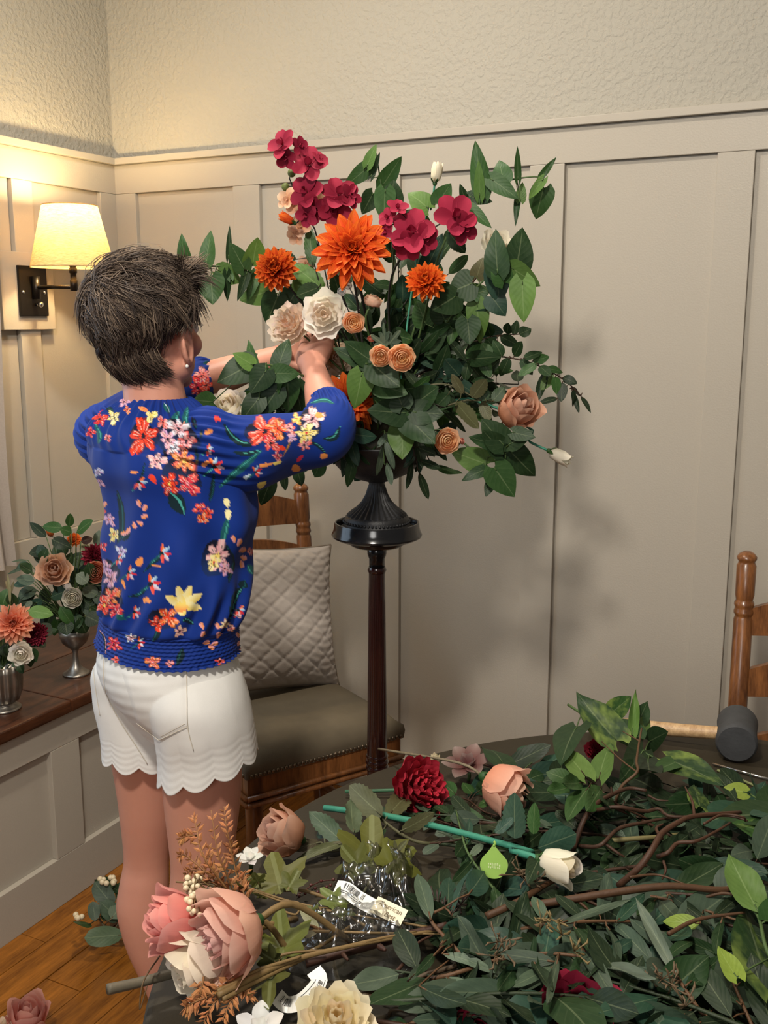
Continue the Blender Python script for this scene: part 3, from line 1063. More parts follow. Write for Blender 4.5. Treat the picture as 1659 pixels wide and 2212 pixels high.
for j in range(k_ + 1):
    e = -1.1 + (PI / 2 + 1.1) * j / k_
    for i in range(n_):
        a = -PI + 2 * PI * i / n_
        p, d = head_pt(a, e, thick(a, e) * 0.72 if hair_line(a, e) > 0 else -0.012)
        hv.append(p)
for j in range(k_):
    for i in range(n_):
        a, b = j * n_ + i, j * n_ + (i + 1) % n_
        hfc.append((a, b, b + n_, a + n_))
hcol = np.tile(np.array(srgb(66, 53, 44)), (len(hv), 1))
sv, sf, sc = [], [], []
hr_ = random.Random(5)
dark, mid, lite, grey = np.array(srgb(48, 40, 36)), np.array(srgb(84, 70, 60)), np.array(srgb(136, 118, 100)), np.array(srgb(150, 138, 124))
crown = (PI * 0.93, 0.92)
ncl = 0
while ncl < 1900:
    a = hr_.uniform(-PI, PI)
    e = math.asin(hr_.uniform(-0.86, 1))
    if ncl > 1700:
        a, e = PI + hr_.uniform(-0.95, 0.55), hr_.uniform(-0.92, -0.60)
    elif ncl > 1300:
        a, e = PI + hr_.uniform(-1.2, 1.2), hr_.uniform(0.15, 1.1)
    if hair_line(a, e) < 0.02:
        continue
    ncl += 1
    th = thick(a, e)
    root, d = head_pt(a, e, 0.0)
    dn = (HM.to_3x3() @ d).normalized()
    top = max(0, min(1, (e - 0.05) / 0.6))
    # combed direction: top forward and up toward the right of the face, back and nape down
    front_ = 0.3 * max(0.0, math.cos(a)) * top
    flow = (hf * (0.60 * top - 0.45 * front_ - 0.10 * (1 - top) * (1 if math.cos(a) < -0.13 else 2.2)) + hu * (-0.9 * (1 - top) + 0.45 * top + 0.6 * front_) + hr * (0.45 * top))
    flow += Vector([noise.noise(root * 22 + Vector((q * 9, 3, 1))) for q in range(3)]) * 1.1
    flow = (flow - dn * (flow.dot(dn) * (1 - 0.75 * front_))).normalized()
    ln = 0.026 + 0.046 * top + 0.012 * hr_.random()
    if math.cos(a) > -0.32 and e < 0.3:
        ln *= 0.62
    w_ = hr_.random()
    cc = dark * (1 - w_) + mid * w_
    if hr_.random() < 0.10 + 0.20 * top:
        cc = mid * 0.4 + lite * 0.6
    if 1.0 < abs(a) < 1.6 and e < 0.45 and hr_.random() < 0.6:
        cc = cc * 0.4 + grey * 0.6
    if ncl > 1700:
        flow = (-ZUP + hf * 0.42 + hr * 0.12).normalized()
    elif ncl > 1300:
        flow = (hu * hr_.uniform(-1, 0.6) + hr * hr_.uniform(-0.5, 0.9) + hf * hr_.uniform(-0.2, 0.8))
        flow = (flow - dn * flow.dot(dn)).normalized()
    curl = hr_.uniform(-0.9, 0.9)
    ln *= 1 - 0.7 * front_
    if e < -0.35 and math.cos(a) < -0.3:
        ln += 0.022
    lift0 = hr_.uniform(0.45, 1.05)
    for q in range(12):
        jit = Vector([hr_.gauss(0, 0.0038) for _ in range(3)])
        sd_ = flow.cross(dn)
        pts = []
        L = ln * hr_.uniform(0.75, 1.15)
        for t in (0, 0.2, 0.42, 0.66, 0.85, 1.0):
            lift = th * lift0 * (1 - (1 - min(1, t * 1.9)) ** 2) - 0.35 * th * t * t * (1 - 0.8 * top)
            pts.append(root + jit + dn * lift + flow * (L * t) - dn * (0.5 * (L * t) ** 2 / 0.10 * (1 - 0.9 * front_)) + sd_ * (curl * L * t * t * 0.5))
        v, f = tube(pts, [0.0006, 0.0008, 0.0008, 0.0007, 0.0005, 0.0002], 3, False)
        b0 = len(sv)
        sv += v
        sf += [tuple(i + b0 for i in qd) for qd in f]
        sh = hr_.uniform(0.75, 1.25)
        sc += [cc * sh] * len(v)
hair = join((hv, hfc), (sv, sf))
link('hair', mesh_data('hair', *hair, M['hair'], cols=np.vstack([hcol, np.array(sc)])), pe)

# ---- blouse: trunk and two sleeves, each a fine grid so that the print is crisp
BL = [(858, 342, 62), (868, 340, 76), (884, 337, 97), (905, 336, 128), (930, 338, 150), (965, 350, 168), (1005, 362, 177), (1050, 380, 172), (1100, 386, 170), (1150, 385, 169), (1200, 383, 167), (1250, 381, 165), (1295, 376, 164), (1322, 369, 164), (1332, 366, 159), (1340, 364, 157), (1356, 363, 158), (1372, 362, 160), (1384, 360, 161), (1392, 360, 163)]
NB, NR = 440, 300
rows = smooth_rows(BL, NR)
V = []
for j, (y, cx, e) in enumerate(rows):
    c = Q(cx, y, 1.85)
    a = e * mpp(c) / 0.852
    pw = 0.94
    up_t = max(0, min(1, (960 - y) / 90))
    b = a * (0.72 + 0.16 * up_t)
    for i in range(NB):
        t = 2 * PI * i / NB
        ct, s_ = math.cos(t), math.sin(t)
        rad = 1.0
        # gathers below the collar, drape folds on the back, smocked band
        g = math.exp(-((y - 885) / 55) ** 2)
        d = 0.0048 * g * math.sin(34 * t + 2 * math.sin(3 * t))
        if 960 < y < 1330:
            k1 = math.exp(-((y - 1150) / 120) ** 2)
            d += 0.0075 * k1 * math.sin((y - 260 * math.cos(t - 0.3)) / 26.0) * (0.5 + 0.5 * math.sin(2 * t + 1.0))
            k2 = math.exp(-((y - 1290) / 45) ** 2)
            d += 0.0075 * k2 * math.sin(17 * t + y / 30.0 + 1.5 * math.sin(4 * t))
            d += 0.0038 * math.sin(9 * t + y / 60.0)
        if y >= 1330:
            ph = (y - 1330) / 7.4
            d += 0.0009 * math.sin(2 * PI * ph) + 0.0009 * math.sin(75 * t + (PI if int(ph) % 2 else 0)) * abs(math.sin(PI * ph))
        if y > 1382:
            d += 0.0024 * math.sin(58 * t) * (y - 1382) / 10
        V.append(c + RT * ((a + d) * math.copysign(abs(ct) ** pw, ct)) + FW * ((b + d) * math.copysign(abs(s_) ** pw, s_)))
Fc = []
for j in range(NR - 1):
    for i in range(NB):
        a, b = j * NB + i, j * NB + (i + 1) % NB
        Fc.append((a, a + NB, b + NB, b))
trunk = (V, Fc)
gen_uv = [((i / NB) * 1.02 / 0.00083, j * 2.0) for j in range(NR) for i in range(NB)]


def sleeve(keys, nr, nb, seed):
    K = smooth_rows(keys, nr)
    C_ = [Q(x, y, h) for x, y, h, w in K]
    V, uv = [], []
    x_ = None
    for j, c in enumerate(C_):
        t = (C_[min(j + 1, nr - 1)] - C_[max(j - 1, 0)]).normalized()
        x_ = (x_ if x_ is not None else t.cross(ZUP))
        x_ = (x_ - t * x_.dot(t)).normalized()
        y_ = t.cross(x_)
        r = K[j][3] * mpp(c) / 2
        s = j / (nr - 1)
        for i in range(nb):
            a = 2 * PI * i / nb
            d = 0.0065 * math.exp(-(s / 0.20) ** 2) * math.sin(24 * a) + 0.0035 * math.exp(-((s - 0.90) / 0.09) ** 2) * math.sin(26 * a + 2 * math.sin(2 * a)) * min(1, (1.04 - s) * 9)
            d += 0.0070 * math.sin(s * 19 + 1.3 * math.sin(a + seed)) * (0.6 + 0.4 * math.sin(a * 2 + seed)) * min(1, s * 4) * min(1, (1 - s) * 5)
            V.append(c + (x_ * math.cos(a) + y_ * math.sin(a)) * (r + d))
            uv.append((a / (2 * PI) * 520 + 900, s * 420))
    Fc = []
    for j in range(nr - 1):
        for i in range(nb):
            a, b = j * nb + i, j * nb + (i + 1) % nb
            Fc.append((a, b, b + nb, a + nb))
    return V, Fc, uv


sr_ = sleeve([(405, 968, 1.765, 150), (432, 972, 1.765, 182), (470, 979, 1.778, 184), (520, 979, 1.805, 168), (580, 971, 1.845, 148), (640, 957, 1.885, 134), (690, 938, 1.925, 128), (714, 910, 1.962, 116), (708, 880, 1.992, 92), (700, 862, 2.008, 74)], 200, 230, 1.0)
sl_ = sleeve([(262, 950, 1.95, 120), (240, 940, 1.965, 140), (255, 925, 1.99, 138), (310, 895, 2.06, 124), (365, 860, 2.12, 118), (410, 832, 2.165, 108), (438, 817, 2.195, 96), (456, 808, 2.21, 76)], 170, 200, 2.2)
bv, bf = join(trunk, sr_[:2], sl_[:2])
guv = np.array(gen_uv + sr_[2] + sl_[2])
bme = mesh_data('blouse', bv, bf, M['blouse'])
nv = len(bv)
co = np.array([tuple(p) for p in bv])
nrm = np.empty(nv * 3, dtype=np.float32)
bme.vertex_normals.foreach_get('vector', nrm)
nrm = nrm.reshape(-1, 3)
rel = co - np.array(CAMP)
dF = rel @ np.array(_F)
PX = 829.5 + FPX * (rel @ np.array(_R)) / dF
PY = 1106.0 - FPX * (rel @ np.array(_U)) / dF
facing = (nrm * rel).sum(1) < 0
is_l = np.arange(nv) >= len(trunk[0]) + len(sr_[0])
front_side = facing.copy()
BLUE = np.array(srgb(5, 43, 124))
colr = np.tile(BLUE, (nv, 1))
hsh = np.modf(np.abs(np.sin(np.arange(nv) * 12.9898) * 43758.5453))[0]
S3 = lambda *c: np.array(srgb(*c))
RED, COR, PNK, YEL, TEAL, NAVY, PALE, ORG, CRI, LIL, CRM, DKT, LTT = (S3(226, 62, 34), S3(236, 98, 86), S3(226, 158, 166), S3(240, 214, 112), S3(18, 84, 88), S3(8, 12, 36), S3(196, 216, 232), S3(236, 148, 78), S3(205, 32, 62), S3(200, 160, 205), S3(240, 228, 170), S3(6, 36, 44), S3(70, 160, 150))


class Paint:
    def __init__(s, x, y, mask):
        s.x, s.y, s.m = x, y, mask

    def sel(s, cx, cy, r):
        return np.nonzero(s.m & (np.abs(s.x - cx) < r) & (np.abs(s.y - cy) < r))[0]

    def flower(s, cx, cy, R, n=5, rot=0.0, c1=RED, c2=COR, core=NAVY, sq=1.0):
        k = s.sel(cx, cy, R * 1.1)
        dx, dy = s.x[k] - cx, (s.y[k] - cy) / sq
        r, th = np.hypot(dx, dy), np.arctan2(dy, dx) + rot
        ph = np.abs(np.cos(n * th / 2))
        pi_ = np.round(n * th / (2 * PI)).astype(int)
        vr = 1 + 0.22 * np.sin(pi_ * 2.3 + cx * 0.7 + cy * 0.3)
        edge = R * (0.36 + 0.64 * ph ** 0.8) * vr * (1 + 0.07 * np.sin(9 * th + cx) + 0.05 * np.sin(23 * th))
        ins = r < edge
        q = r / np.maximum(edge, 1)
        fine = np.sin(n * th * 3.5 + cx + 0.35 * np.sin(r * 0.6))
        w = np.clip((q - 0.3) * 1.2 + 0.45 * np.sin(th * 5 + cy) + 0.25 * fine, 0, 1)[:, None]
        c = c1 * (1 - w) + c2 * w
        hl = (fine > 0.80) & (q > 0.35) & (q < 0.85)
        c[hl] = c[hl] * 0.45 + np.array([0.85, 0.72, 0.62]) * 0.55
        dk = ((fine < -0.86) & (q < 0.7)) | ((ph < 0.20) & (q > 0.25)) | ((q > 0.86) & (np.sin(th * 6 + cx) > -0.2))
        c[dk] = NAVY * 0.7 + c[dk] * 0.22
        c[q < 0.17] = core
        colr[k[ins]] = c[ins]

    def blob(s, cx, cy, a, b, ang, c1, c2=None):
        k = s.sel(cx, cy, max(a, b) * 1.1)
        ca, sa = math.cos(ang), math.sin(ang)
        dx, dy = s.x[k] - cx, s.y[k] - cy
        u, v = (dx * ca + dy * sa) / a, (-dx * sa + dy * ca) / b
        wdt = 1 - 0.35 * u
        ins = u * u + (v / np.maximum(wdt, 0.2)) ** 2 < 1
        c2 = c1 if c2 is None else c2
        w = np.clip(0.5 + 0.8 * v, 0, 1)[:, None]
        c = c1 * (1 - w) + c2 * w
        colr[k[ins]] = c[ins]

    def stroke(s, pts, w, c1, c2=None, taper=True):
        P_ = [np.array(tuple(p)[:2]) for p in catmull([(a, b, 0) for a, b in pts], 40)]
        P_ = np.array(P_)
        cx, cy = P_.mean(0)
        R = np.abs(P_ - [cx, cy]).max() + w * 1.5
        k = s.sel(cx, cy, R)
        if len(k) == 0:
            return
        D = np.hypot(s.x[k][:, None] - P_[None, :, 0], s.y[k][:, None] - P_[None, :, 1])
        i = D.argmin(1)
        d = D[np.arange(len(k)), i]
        t = i / 40.0
        ww = w * (np.sin(PI * np.clip(t * 0.92 + 0.06, 0, 1)) ** 0.8 if taper else np.ones_like(t))
        ins = d < ww
        tg = np.gradient(P_, axis=0)[i]
        sd = (s.x[k] - P_[i, 0]) * -tg[:, 1] + (s.y[k] - P_[i, 1]) * tg[:, 0]
        c2 = c1 if c2 is None else c2
        hi = (np.abs(sd / np.maximum(np.hypot(tg[:, 0], tg[:, 1]), .01) / np.maximum(ww, 0.1) + 0.35) < 0.16)
        c = np.where(hi[:, None], c2, c1)
        colr[k[ins]] = c[ins]

    def buds(s, pts, r, c1=ORG, c2=PNK):
        for i, (x, y) in enumerate(pts):
            s.blob(x, y, r * 1.25, r * 0.75, 1.2 + 0.8 * i, c1, c2)

    def sprig(s, x, y, R, ang=0.0):
        s.stroke([(x, y), (x - R * 1.5 * math.cos(ang), y + R * 1.2)], R * 0.13, TEAL, LTT)
        for i, (c1, c2) in enumerate(((RED, ORG), (PALE, S3(120, 170, 205)), (CRI, RED), (PALE, PNK), (RED, COR))):
            a = ang - 1.7 + i * 0.75
            s.blob(x + R * 0.6 * math.cos(a), y + R * 0.6 * math.sin(a), R * 0.45, R * 0.2, a, c1, c2)
        s.blob(x, y, R * 0.28, R * 0.2, 0.3, DKT)


P_ = Paint(PX, PY, facing & ~is_l)
# leaves first, blossoms over them
for a in (([(253, 1062), (262, 1100), (262, 1150), (252, 1175)], 7, DKT, TEAL), ([(385, 890), (378, 910), (392, 928)], 9, TEAL, LTT), ([(355, 872), (366, 892)], 6, TEAL, PALE), ([(405, 880), (400, 905), (408, 925)], 7, TEAL, LTT),
          ([(366, 1066), (382, 1085), (398, 1112)], 17, DKT, LTT), ([(492, 1120), (485, 1150), (478, 1178)], 8, TEAL, LTT), ([(490, 1180), (500, 1215), (494, 1258)], 8, DKT, TEAL), ([(528, 1262), (508, 1290), (496, 1338)], 7, DKT, LTT), ([(528, 1256), (522, 1272)], 11, DKT, TEAL),
          ([(485, 918), (500, 942), (525, 958), (566, 960)], 7, DKT, LTT), ([(506, 977), (535, 980), (566, 972)], 6, DKT, LTT), ([(475, 1052), (505, 1025), (535, 1000), (566, 972)], 8, TEAL, LTT), ([(700, 948), (722, 945), (735, 922)], 7, DKT, LTT), ([(668, 952), (690, 965), (706, 984)], 4, DKT, LTT), ([(440, 922), (428, 955), (424, 1000), (424, 1040)], 3, DKT, S3(120, 110, 40)), ([(462, 1020), (458, 1060), (452, 1085)], 5, DKT, TEAL),
          ([(672, 870), (700, 864), (722, 872)], 5, TEAL, LTT), ([(612, 985), (625, 960), (628, 940)], 2.5, S3(150, 110, 50), ORG), ([(330, 1385), (340, 1370), (345, 1350)], 7, DKT, TEAL), ([(382, 1436), (390, 1418), (394, 1400)], 8, DKT, TEAL), ([(395, 1342), (405, 1340), (420, 1350)], 6, DKT, LTT), ([(313, 1000), (306, 1030), (300, 1045)], 3, DKT, TEAL), ([(310, 1236), (332, 1215), (352, 1203)], 4, DKT, TEAL), ([(276, 1290), (300, 1285), (320, 1268)], 4, DKT, TEAL), ([(255, 1325), (266, 1340)], 10, TEAL, LTT), ([(213, 1360), (226, 1380), (228, 1420)], 3, DKT, PNK), ([(262, 1165), (272, 1158), (280, 1142)], 8, DKT, TEAL), ([(352, 960), (362, 1000)], 4, NAVY, NAVY), ([(415, 900), (425, 930)], 5, NAVY, TEAL), ([(205, 915), (215, 940), (212, 958)], 6, TEAL, LTT), ([(300, 880), (320, 888)], 5, ORG, COR), ([(230, 880), (245, 890)], 6, DKT, TEAL), ([(548, 1240), (536, 1220)], 8, TEAL, LTT)):
    P_.stroke(*a)
for a in ((385, 945, 50, 34, 0.3), (573, 938, 46, 22, 0.1), (668, 922, 26, 36, 0.2), (395, 1028, 46, 30, 0.5), (240, 1300, 26, 34, 0.2), (470, 1208, 34, 38, 0.2), (312, 945, 32, 30, 0.2), (236, 1238, 24, 28, 0), (352, 1340, 34, 20, 0.2)):
    P_.blob(*a, NAVY, np.array(srgb(14, 40, 90)))
for a in ((310, 943, 38, 5, 0.4, RED, RED, NAVY), (385, 925, 26, 5, 0.2, PNK, PALE, NAVY), (362, 948, 20, 5, 0.9, PNK, LIL, NAVY), (402, 955, 22, 5, 0.3, PNK, COR, NAVY), (378, 968, 18, 5, 1.1, PALE, PNK, NAVY), (338, 996, 22, 5, 0.1, PNK, S3(240, 200, 200), NAVY), (398, 996, 28, 6, 0.5, ORG, COR, YEL), (405, 1045, 28, 4, 0.8, CRI, COR, PNK), (366, 1046, 24, 6, 0.2, RED, RED, YEL), (352, 912, 14, 4, 0.6, COR, PNK, NAVY),
          (430, 1098, 13, 4, 0.6, RED, COR, NAVY), (450, 1106, 13, 4, 0.1, RED, COR, NAVY), (436, 1120, 14, 4, 1.0, RED, ORG, NAVY), (212, 1020, 11, 5, 0.2, LIL, PALE, DKT), (216, 1043, 10, 5, 0.8, LIL, PNK, DKT), (236, 1122, 14, 5, 0.3, LIL, PNK, S3(240, 120, 90)), (246, 1155, 14, 5, 0.7, YEL, CRM, CRI), (262, 1190, 13, 5, 0.1, LIL, PALE, NAVY), (222, 1105, 8, 4, 0, RED, COR, NAVY), (228, 1225, 17, 5, 0.4, LIL, PNK, NAVY), (240, 1250, 18, 5, 0.9, PNK, LIL, NAVY), (222, 1180, 10, 4, 0.5, CRI, RED, NAVY),
          (240, 1288, 21, 4, 0.6, COR, ORG, CRI), (226, 1308, 20, 4, 0.2, RED, COR, YEL), (250, 1316, 17, 4, 1.0, CRI, COR, PNK), (470, 1200, 32, 6, 0.2, PNK, S3(236, 190, 190), YEL), (462, 1215, 17, 5, 0.5, YEL, CRM, CRI), (486, 1228, 16, 5, 0.9, PNK, LIL, NAVY), (340, 1345, 19, 4, 0.2, RED, RED, NAVY), (362, 1332, 24, 4, 0.75, RED, ORG, RED), (246, 1392, 17, 7, 0.3, CRI, RED, NAVY), (388, 1364, 14, 5, 0.3, PNK, S3(230, 190, 150), NAVY), (330, 1430, 17, 5, 0.4, COR, ORG, PNK), (366, 1433, 10, 4, 0.2, PNK, COR, NAVY), (486, 1348, 11, 5, 0.2, CRM, PNK, CRI), (500, 1358, 9, 4, 0.2, PNK, ORG, CRI), (475, 1428, 10, 4, 0, RED, COR, NAVY), (515, 1326, 11, 4, 0.4, PALE, RED, NAVY), (282, 1378, 12, 5, 0.2, PNK, PALE, NAVY),
          (573, 932, 38, 4, 0.55, RED, COR, NAVY), (600, 925, 24, 4, 0.1, RED, ORG, NAVY), (585, 957, 20, 4, 0.9, COR, CRI, NAVY), (675, 905, 27, 5, 0.3, PNK, S3(244, 205, 205), NAVY), (662, 936, 24, 6, 0.1, YEL, CRM, CRI), (658, 962, 14, 5, 0.5, PNK, COR, NAVY), (642, 905, 13, 4, 0.4, YEL, ORG, CRI), (626, 925, 14, 5, 0.2, PNK, COR, NAVY), (632, 945, 11, 4, 0.9, LIL, PNK, NAVY), (600, 985, 12, 4, 0.2, CRI, PNK, NAVY), (215, 905, 18, 5, 0.3, RED, CRI, NAVY), (246, 902, 15, 5, 0.8, CRM, YEL, DKT), (268, 868, 13, 5, 0.2, PNK, LIL, NAVY), (196, 935, 12, 4, 0.2, CRI, RED, NAVY), (232, 945, 9, 4, 0.5, COR, PNK, NAVY), (325, 898, 15, 3, 0.3, YEL, CRM, YEL), (275, 885, 9, 4, 0.3, COR, ORG, NAVY), (250, 1425, 9, 4, 0, RED, COR, NAVY), (540, 1190, 9, 4, 0.3, PNK, COR, NAVY)):
    P_.flower(*a)
# the yellow lily at the waist: a fan of pointed petals
for k, (dx, dy, an) in enumerate(((-28, -8, -2.6), (-10, -24, -1.9), (8, -26, -1.2), (26, -14, -0.6), (20, 6, 0.2), (-8, 2, -1.6))):
    P_.blob(398 + dx * 0.7, 1305 + dy * 0.7, 24, 10, an, CRM, YEL)
P_.blob(392, 1312, 15, 11, 0, YEL, ORG)
for a in (([(300, 1088), (312, 1098), (312, 1115), (303, 1130), (290, 1134), (277, 1146), (268, 1152)], 6), ([(505, 1165), (517, 1172), (524, 1188), (526, 1205), (522, 1218)], 6.5), ([(436, 1352), (438, 1370), (446, 1388), (456, 1398)], 6), ([(470, 1352), (472, 1372), (464, 1390)], 6), ([(514, 1372), (516, 1390), (522, 1402)], 5), ([(214, 1085), (226, 1090)], 5)):
    P_.buds(*a)
for x, y, a_, b_, an, c in ((302, 1213, 11, 7, -0.9, ORG), (447, 1000, 13, 4, -0.5, ORG), (575, 1004, 15, 4, -0.2, ORG), (640, 1012, 10, 8, 0.3, ORG), (566, 1047, 11, 6, -0.6, YEL), (452, 932, 11, 5, -0.4, ORG), (690, 897, 9, 6, 0.3, ORG), (338, 1222, 10, 3, 0.1, ORG), (318, 1297, 10, 5, 0.3, ORG), (290, 1020, 9, 3, 0, ORG), (490, 1086, 10, 6, 1.3, CRM), (493, 1112, 12, 6, 1.5, CRM), (330, 1035, 12, 6, 1.0, RED), (267, 1262, 10, 3, 1.2, ORG), (600, 1000, 10, 4, -0.3, YEL), (535, 1030, 9, 4, -0.5, PALE), (610, 968, 8, 5, 0.3, RED), (648, 990, 10, 4, -0.8, CRI), (700, 985, 9, 6, -0.2, ORG), (470, 905, 8, 5, 0.2, RED)):
    P_.blob(x, y, a_, b_, an, c)
for a in ((300, 1042, 17, 0.9), (350, 1196, 20, 0.2), (278, 1238, 16, 0.4), (326, 1262, 22, 0.0), (290, 1322, 15, 0.4), (463, 1008, 20, -0.4), (552, 1020, 14, -0.3), (449, 972, 13, 0.4), (516, 1318, 13, 0.9), (300, 1388, 13, 0.2), (255, 1208, 12, 0.6)):
    P_.sprig(*a)
PLs = Paint(PX, PY, facing & is_l)
for a in ((436, 812, 22, 5, 0.3, COR, PNK, NAVY), (428, 838, 24, 6, 0.7, CRI, RED, NAVY), (446, 832, 15, 5, 0.1, COR, RED, NAVY), (220, 905, 16, 5, 0.3, RED, CRI, NAVY), (200, 935, 13, 5, 0.3, CRI, COR, NAVY), (248, 900, 14, 5, 0.8, CRM, YEL, DKT)):
    PLs.flower(*a)
PLs.stroke([(440, 785), (452, 782)], 4, TEAL, LTT)
PLs.stroke([(205, 950), (222, 958), (238, 955)], 6, TEAL, PALE)
# the far side of the cloth, which the photograph does not show, carries the same print
PG = Paint(guv[:, 0], guv[:, 1], ~facing)
pr_ = random.Random(8)
for i in range(90):
    x, y = pr_.uniform(0, 1420), pr_.uniform(0, 600)
    k = pr_.random()
    if k < 0.3:
        PG.stroke([(x, y), (x + pr_.uniform(-15, 15), y + 30), (x + pr_.uniform(-20, 20), y + 60)], 7, DKT, LTT)
    elif k < 0.75:
        PG.flower(x, y, pr_.uniform(14, 34), pr_.choice((4, 5, 6)), pr_.random(), *pr_.choice(((RED, COR, NAVY), (PNK, PALE, NAVY), (CRI, COR, PNK), (YEL, CRM, CRI), (LIL, PNK, NAVY))))
    else:
        PG.sprig(x, y, 18, pr_.random())
a = bme.color_attributes.new('Col', 'FLOAT_COLOR', 'POINT')
c4 = np.ones((nv, 4), dtype=np.float32)
c4[:, :3] = colr
a.data.foreach_set('color', c4.ravel())
bl_o = link('blouse', bme, pe)

# ---- shorts with a scalloped hem
SH = [(1372, 361, 146), (1410, 360, 154), (1440, 364, 160), (1475, 373, 158), (1510, 387, 148), (1545, 402, 132), (1575, 414, 116)]
rows = []
for y, cx, e in smooth_rows(SH, 70):
    c = Q(cx, y, 1.85)
    a_ = e * mpp(c) / 0.852
    rows.append((c, a_, a_ * 0.74, 0.94))
NBs = 220
V, Fc = loft(rows, NBs, RT, FW)
for j in range(70):
    for i in range(NBs):
        t = 2 * PI * i / NBs
        p = V[j * NBs + i]
        d = (p - rows[j][0]).normalized()
        yv = j / 69
        V[j * NBs + i] = p + d * (0.0004 * math.sin(yv * 30 + 4 * math.sin(t * 2)) * math.sin(3 * t + 1) + 0.0004 * math.sin(yv * 55 + 6 * t))
# close the seat between the legs
nb0 = len(V)
cb = rows[-1][0] - ZUP * 0.028
for k in range(1, 7):
    s = k / 6
    for i in range(NBs):
        p = V[69 * NBs + i]
        q = p.lerp(cb, s)
        q.z = p.z - 0.028 * (1 - (1 - s) ** 2)
        V.append(q)
for j in range(69, 75):
    for i in range(NBs):
        a_, b_ = j * NBs + i, j * NBs + (i + 1) % NBs
        Fc.append((a_, b_, b_ + NBs, a_ + NBs))
hip = (V, [q[::-1] for q in Fc])


def leg_tube(keys, nsc, tilt, nb=240, nr=90):
    K = smooth_rows(keys, nr)
    V, Fc = [], []
    for j, (y, cx, e, h, b_) in enumerate(K):
        c = Q(cx, y, h)
        a_ = e * mpp(c)
        s = j / (nr - 1)
        for i in range(nb):
            t = 2 * PI * i / nb
            dz = -tilt * math.cos(t) * s * s
            sc = -(0.016 * abs(math.sin(nsc * t / 2)) ** 0.8) * s ** 3
            hem = (1 - s) * 0.13 / 0.005
            em = 0.00022 * math.sin(2 * PI * (hem * 0.72)) if s > 0.72 else 0
            wr = 0.0010 * math.sin(s * 22 + 3 * math.sin(2 * t)) * math.sin(2 * t + 0.6) * (1 - s)
            flare = 0.0025 * math.sin(nsc * t / 2) ** 2 * s ** 4
            r1 = 1 + (em + wr + flare) / a_
            V.append(c + _R * (a_ * r1 * math.cos(t)) + _FH * (b_ * r1 * math.sin(t)) + ZUP * (dz + sc))
    # turn the edge inside
    for kk, (inn, upz) in enumerate(((0.0035, 0.0), (0.0045, 0.02))):
        for i in range(nb):
            p = V[(nr - 1) * nb + i]
            c = Q(K[-1][1], K[-1][0], K[-1][3])
            d = Vector((p.x - c.x, p.y - c.y, 0)).normalized()
            V.append(p - d * inn + ZUP * upz)
    for j in range(nr + 1):
        for i in range(nb):
            a_, b_ = j * nb + i, j * nb + (i + 1) % nb
            Fc.append((a_, a_ + nb, b_ + nb, b_))
    return V, Fc


lr = leg_tube([(1385, 408, 60, 1.84, 0.060), (1410, 408, 84, 1.825, 0.090), (1445, 412, 104, 1.805, 0.106), (1495, 423, 109, 1.788, 0.112), (1550, 438, 106, 1.785, 0.108), (1602, 447, 105, 1.787, 0.100), (1642, 449, 107, 1.788, 0.100)], 10, -0.026)
ll = leg_tube([(1400, 298, 66, 1.90, 0.070), (1440, 291, 88, 1.915, 0.090), (1490, 293, 91, 1.925, 0.096), (1535, 299, 89, 1.925, 0.096), (1578, 306, 86, 1.925, 0.096), (1614, 309, 86, 1.925, 0.096)], 9, 0.006)
sme = mesh_data('shorts', *join(hip, lr, ll), M['denim'])
sh_o = link('shorts', sme, pe)
bvh = BVHTree.FromPolygons([tuple(p.co) for p in sme.vertices], [tuple(p.vertices) for p in sme.polygons])


def on_cloth(x, y, off):
    r = ray(x, y).normalized()
    hit = bvh.ray_cast(CAMP, r)
    if hit[0] is None:
        return None
    nn = hit[1] if hit[1].dot(r) < 0 else -hit[1]
    return hit[0] + nn * off


def patch(name, quad, n, off, mat):
    (x0, y0), (x1, y1), (x2, y2), (x3, y3), ym = quad
    V, Fc = [], []
    for j in range(n + 1):
        for i in range(n + 1):
            u, v = i / n, j / n
            x = (x0 * (1 - u) + x1 * u) * (1 - v) + (x3 * (1 - u) + x2 * u) * v
            y = (y0 * (1 - u) + y1 * u) * (1 - v) + (y3 * (1 - u) + y2 * u) * v + (ym * (1 - abs(2 * u - 1))) * v
            e = min(u, v, 1 - u, 1 - v)
            p = on_cloth(x, y, off * min(1, 0.15 + e * 10))
            V.append(p if p is not None else Vector((0, 0, 0)))
    for j in range(n):
        for i in range(n):
            a_ = j * (n + 1) + i
            q = (a_, a_ + n + 1, a_ + n + 2, a_ + 1)
            if all(V[k].length > 0.1 for k in q):
                Fc.append(q)
    return link(name, mesh_data(name, V, Fc, mat), sh_o)


patch('back_pocket', ((262, 1448), (402, 1452), (404, 1568), (296, 1560), 38), 34, 0.0028, M['denim'])
for pts in ([(402, 1446), (404, 1500), (406, 1570), (418, 1620)], [(228, 1405), (226, 1450), (232, 1500), (262, 1560), (300, 1620), (318, 1650)], [(206, 1412), (204, 1450), (212, 1510), (218, 1545)], [(345, 1598), (404, 1569)], [(297, 1561), (345, 1598)], [(349, 1590), (400, 1562)]):
    q = [on_cloth(p.x, p.y, 0.0022) for p in catmull([(a_, b_, 0) for a_, b_ in pts], 26)]
    q = [p for p in q if p is not None]
    if len(q) > 3:
        link('seam', mesh_data('seam', *tube(q, 0.0007, 5), M['seam']), sh_o)
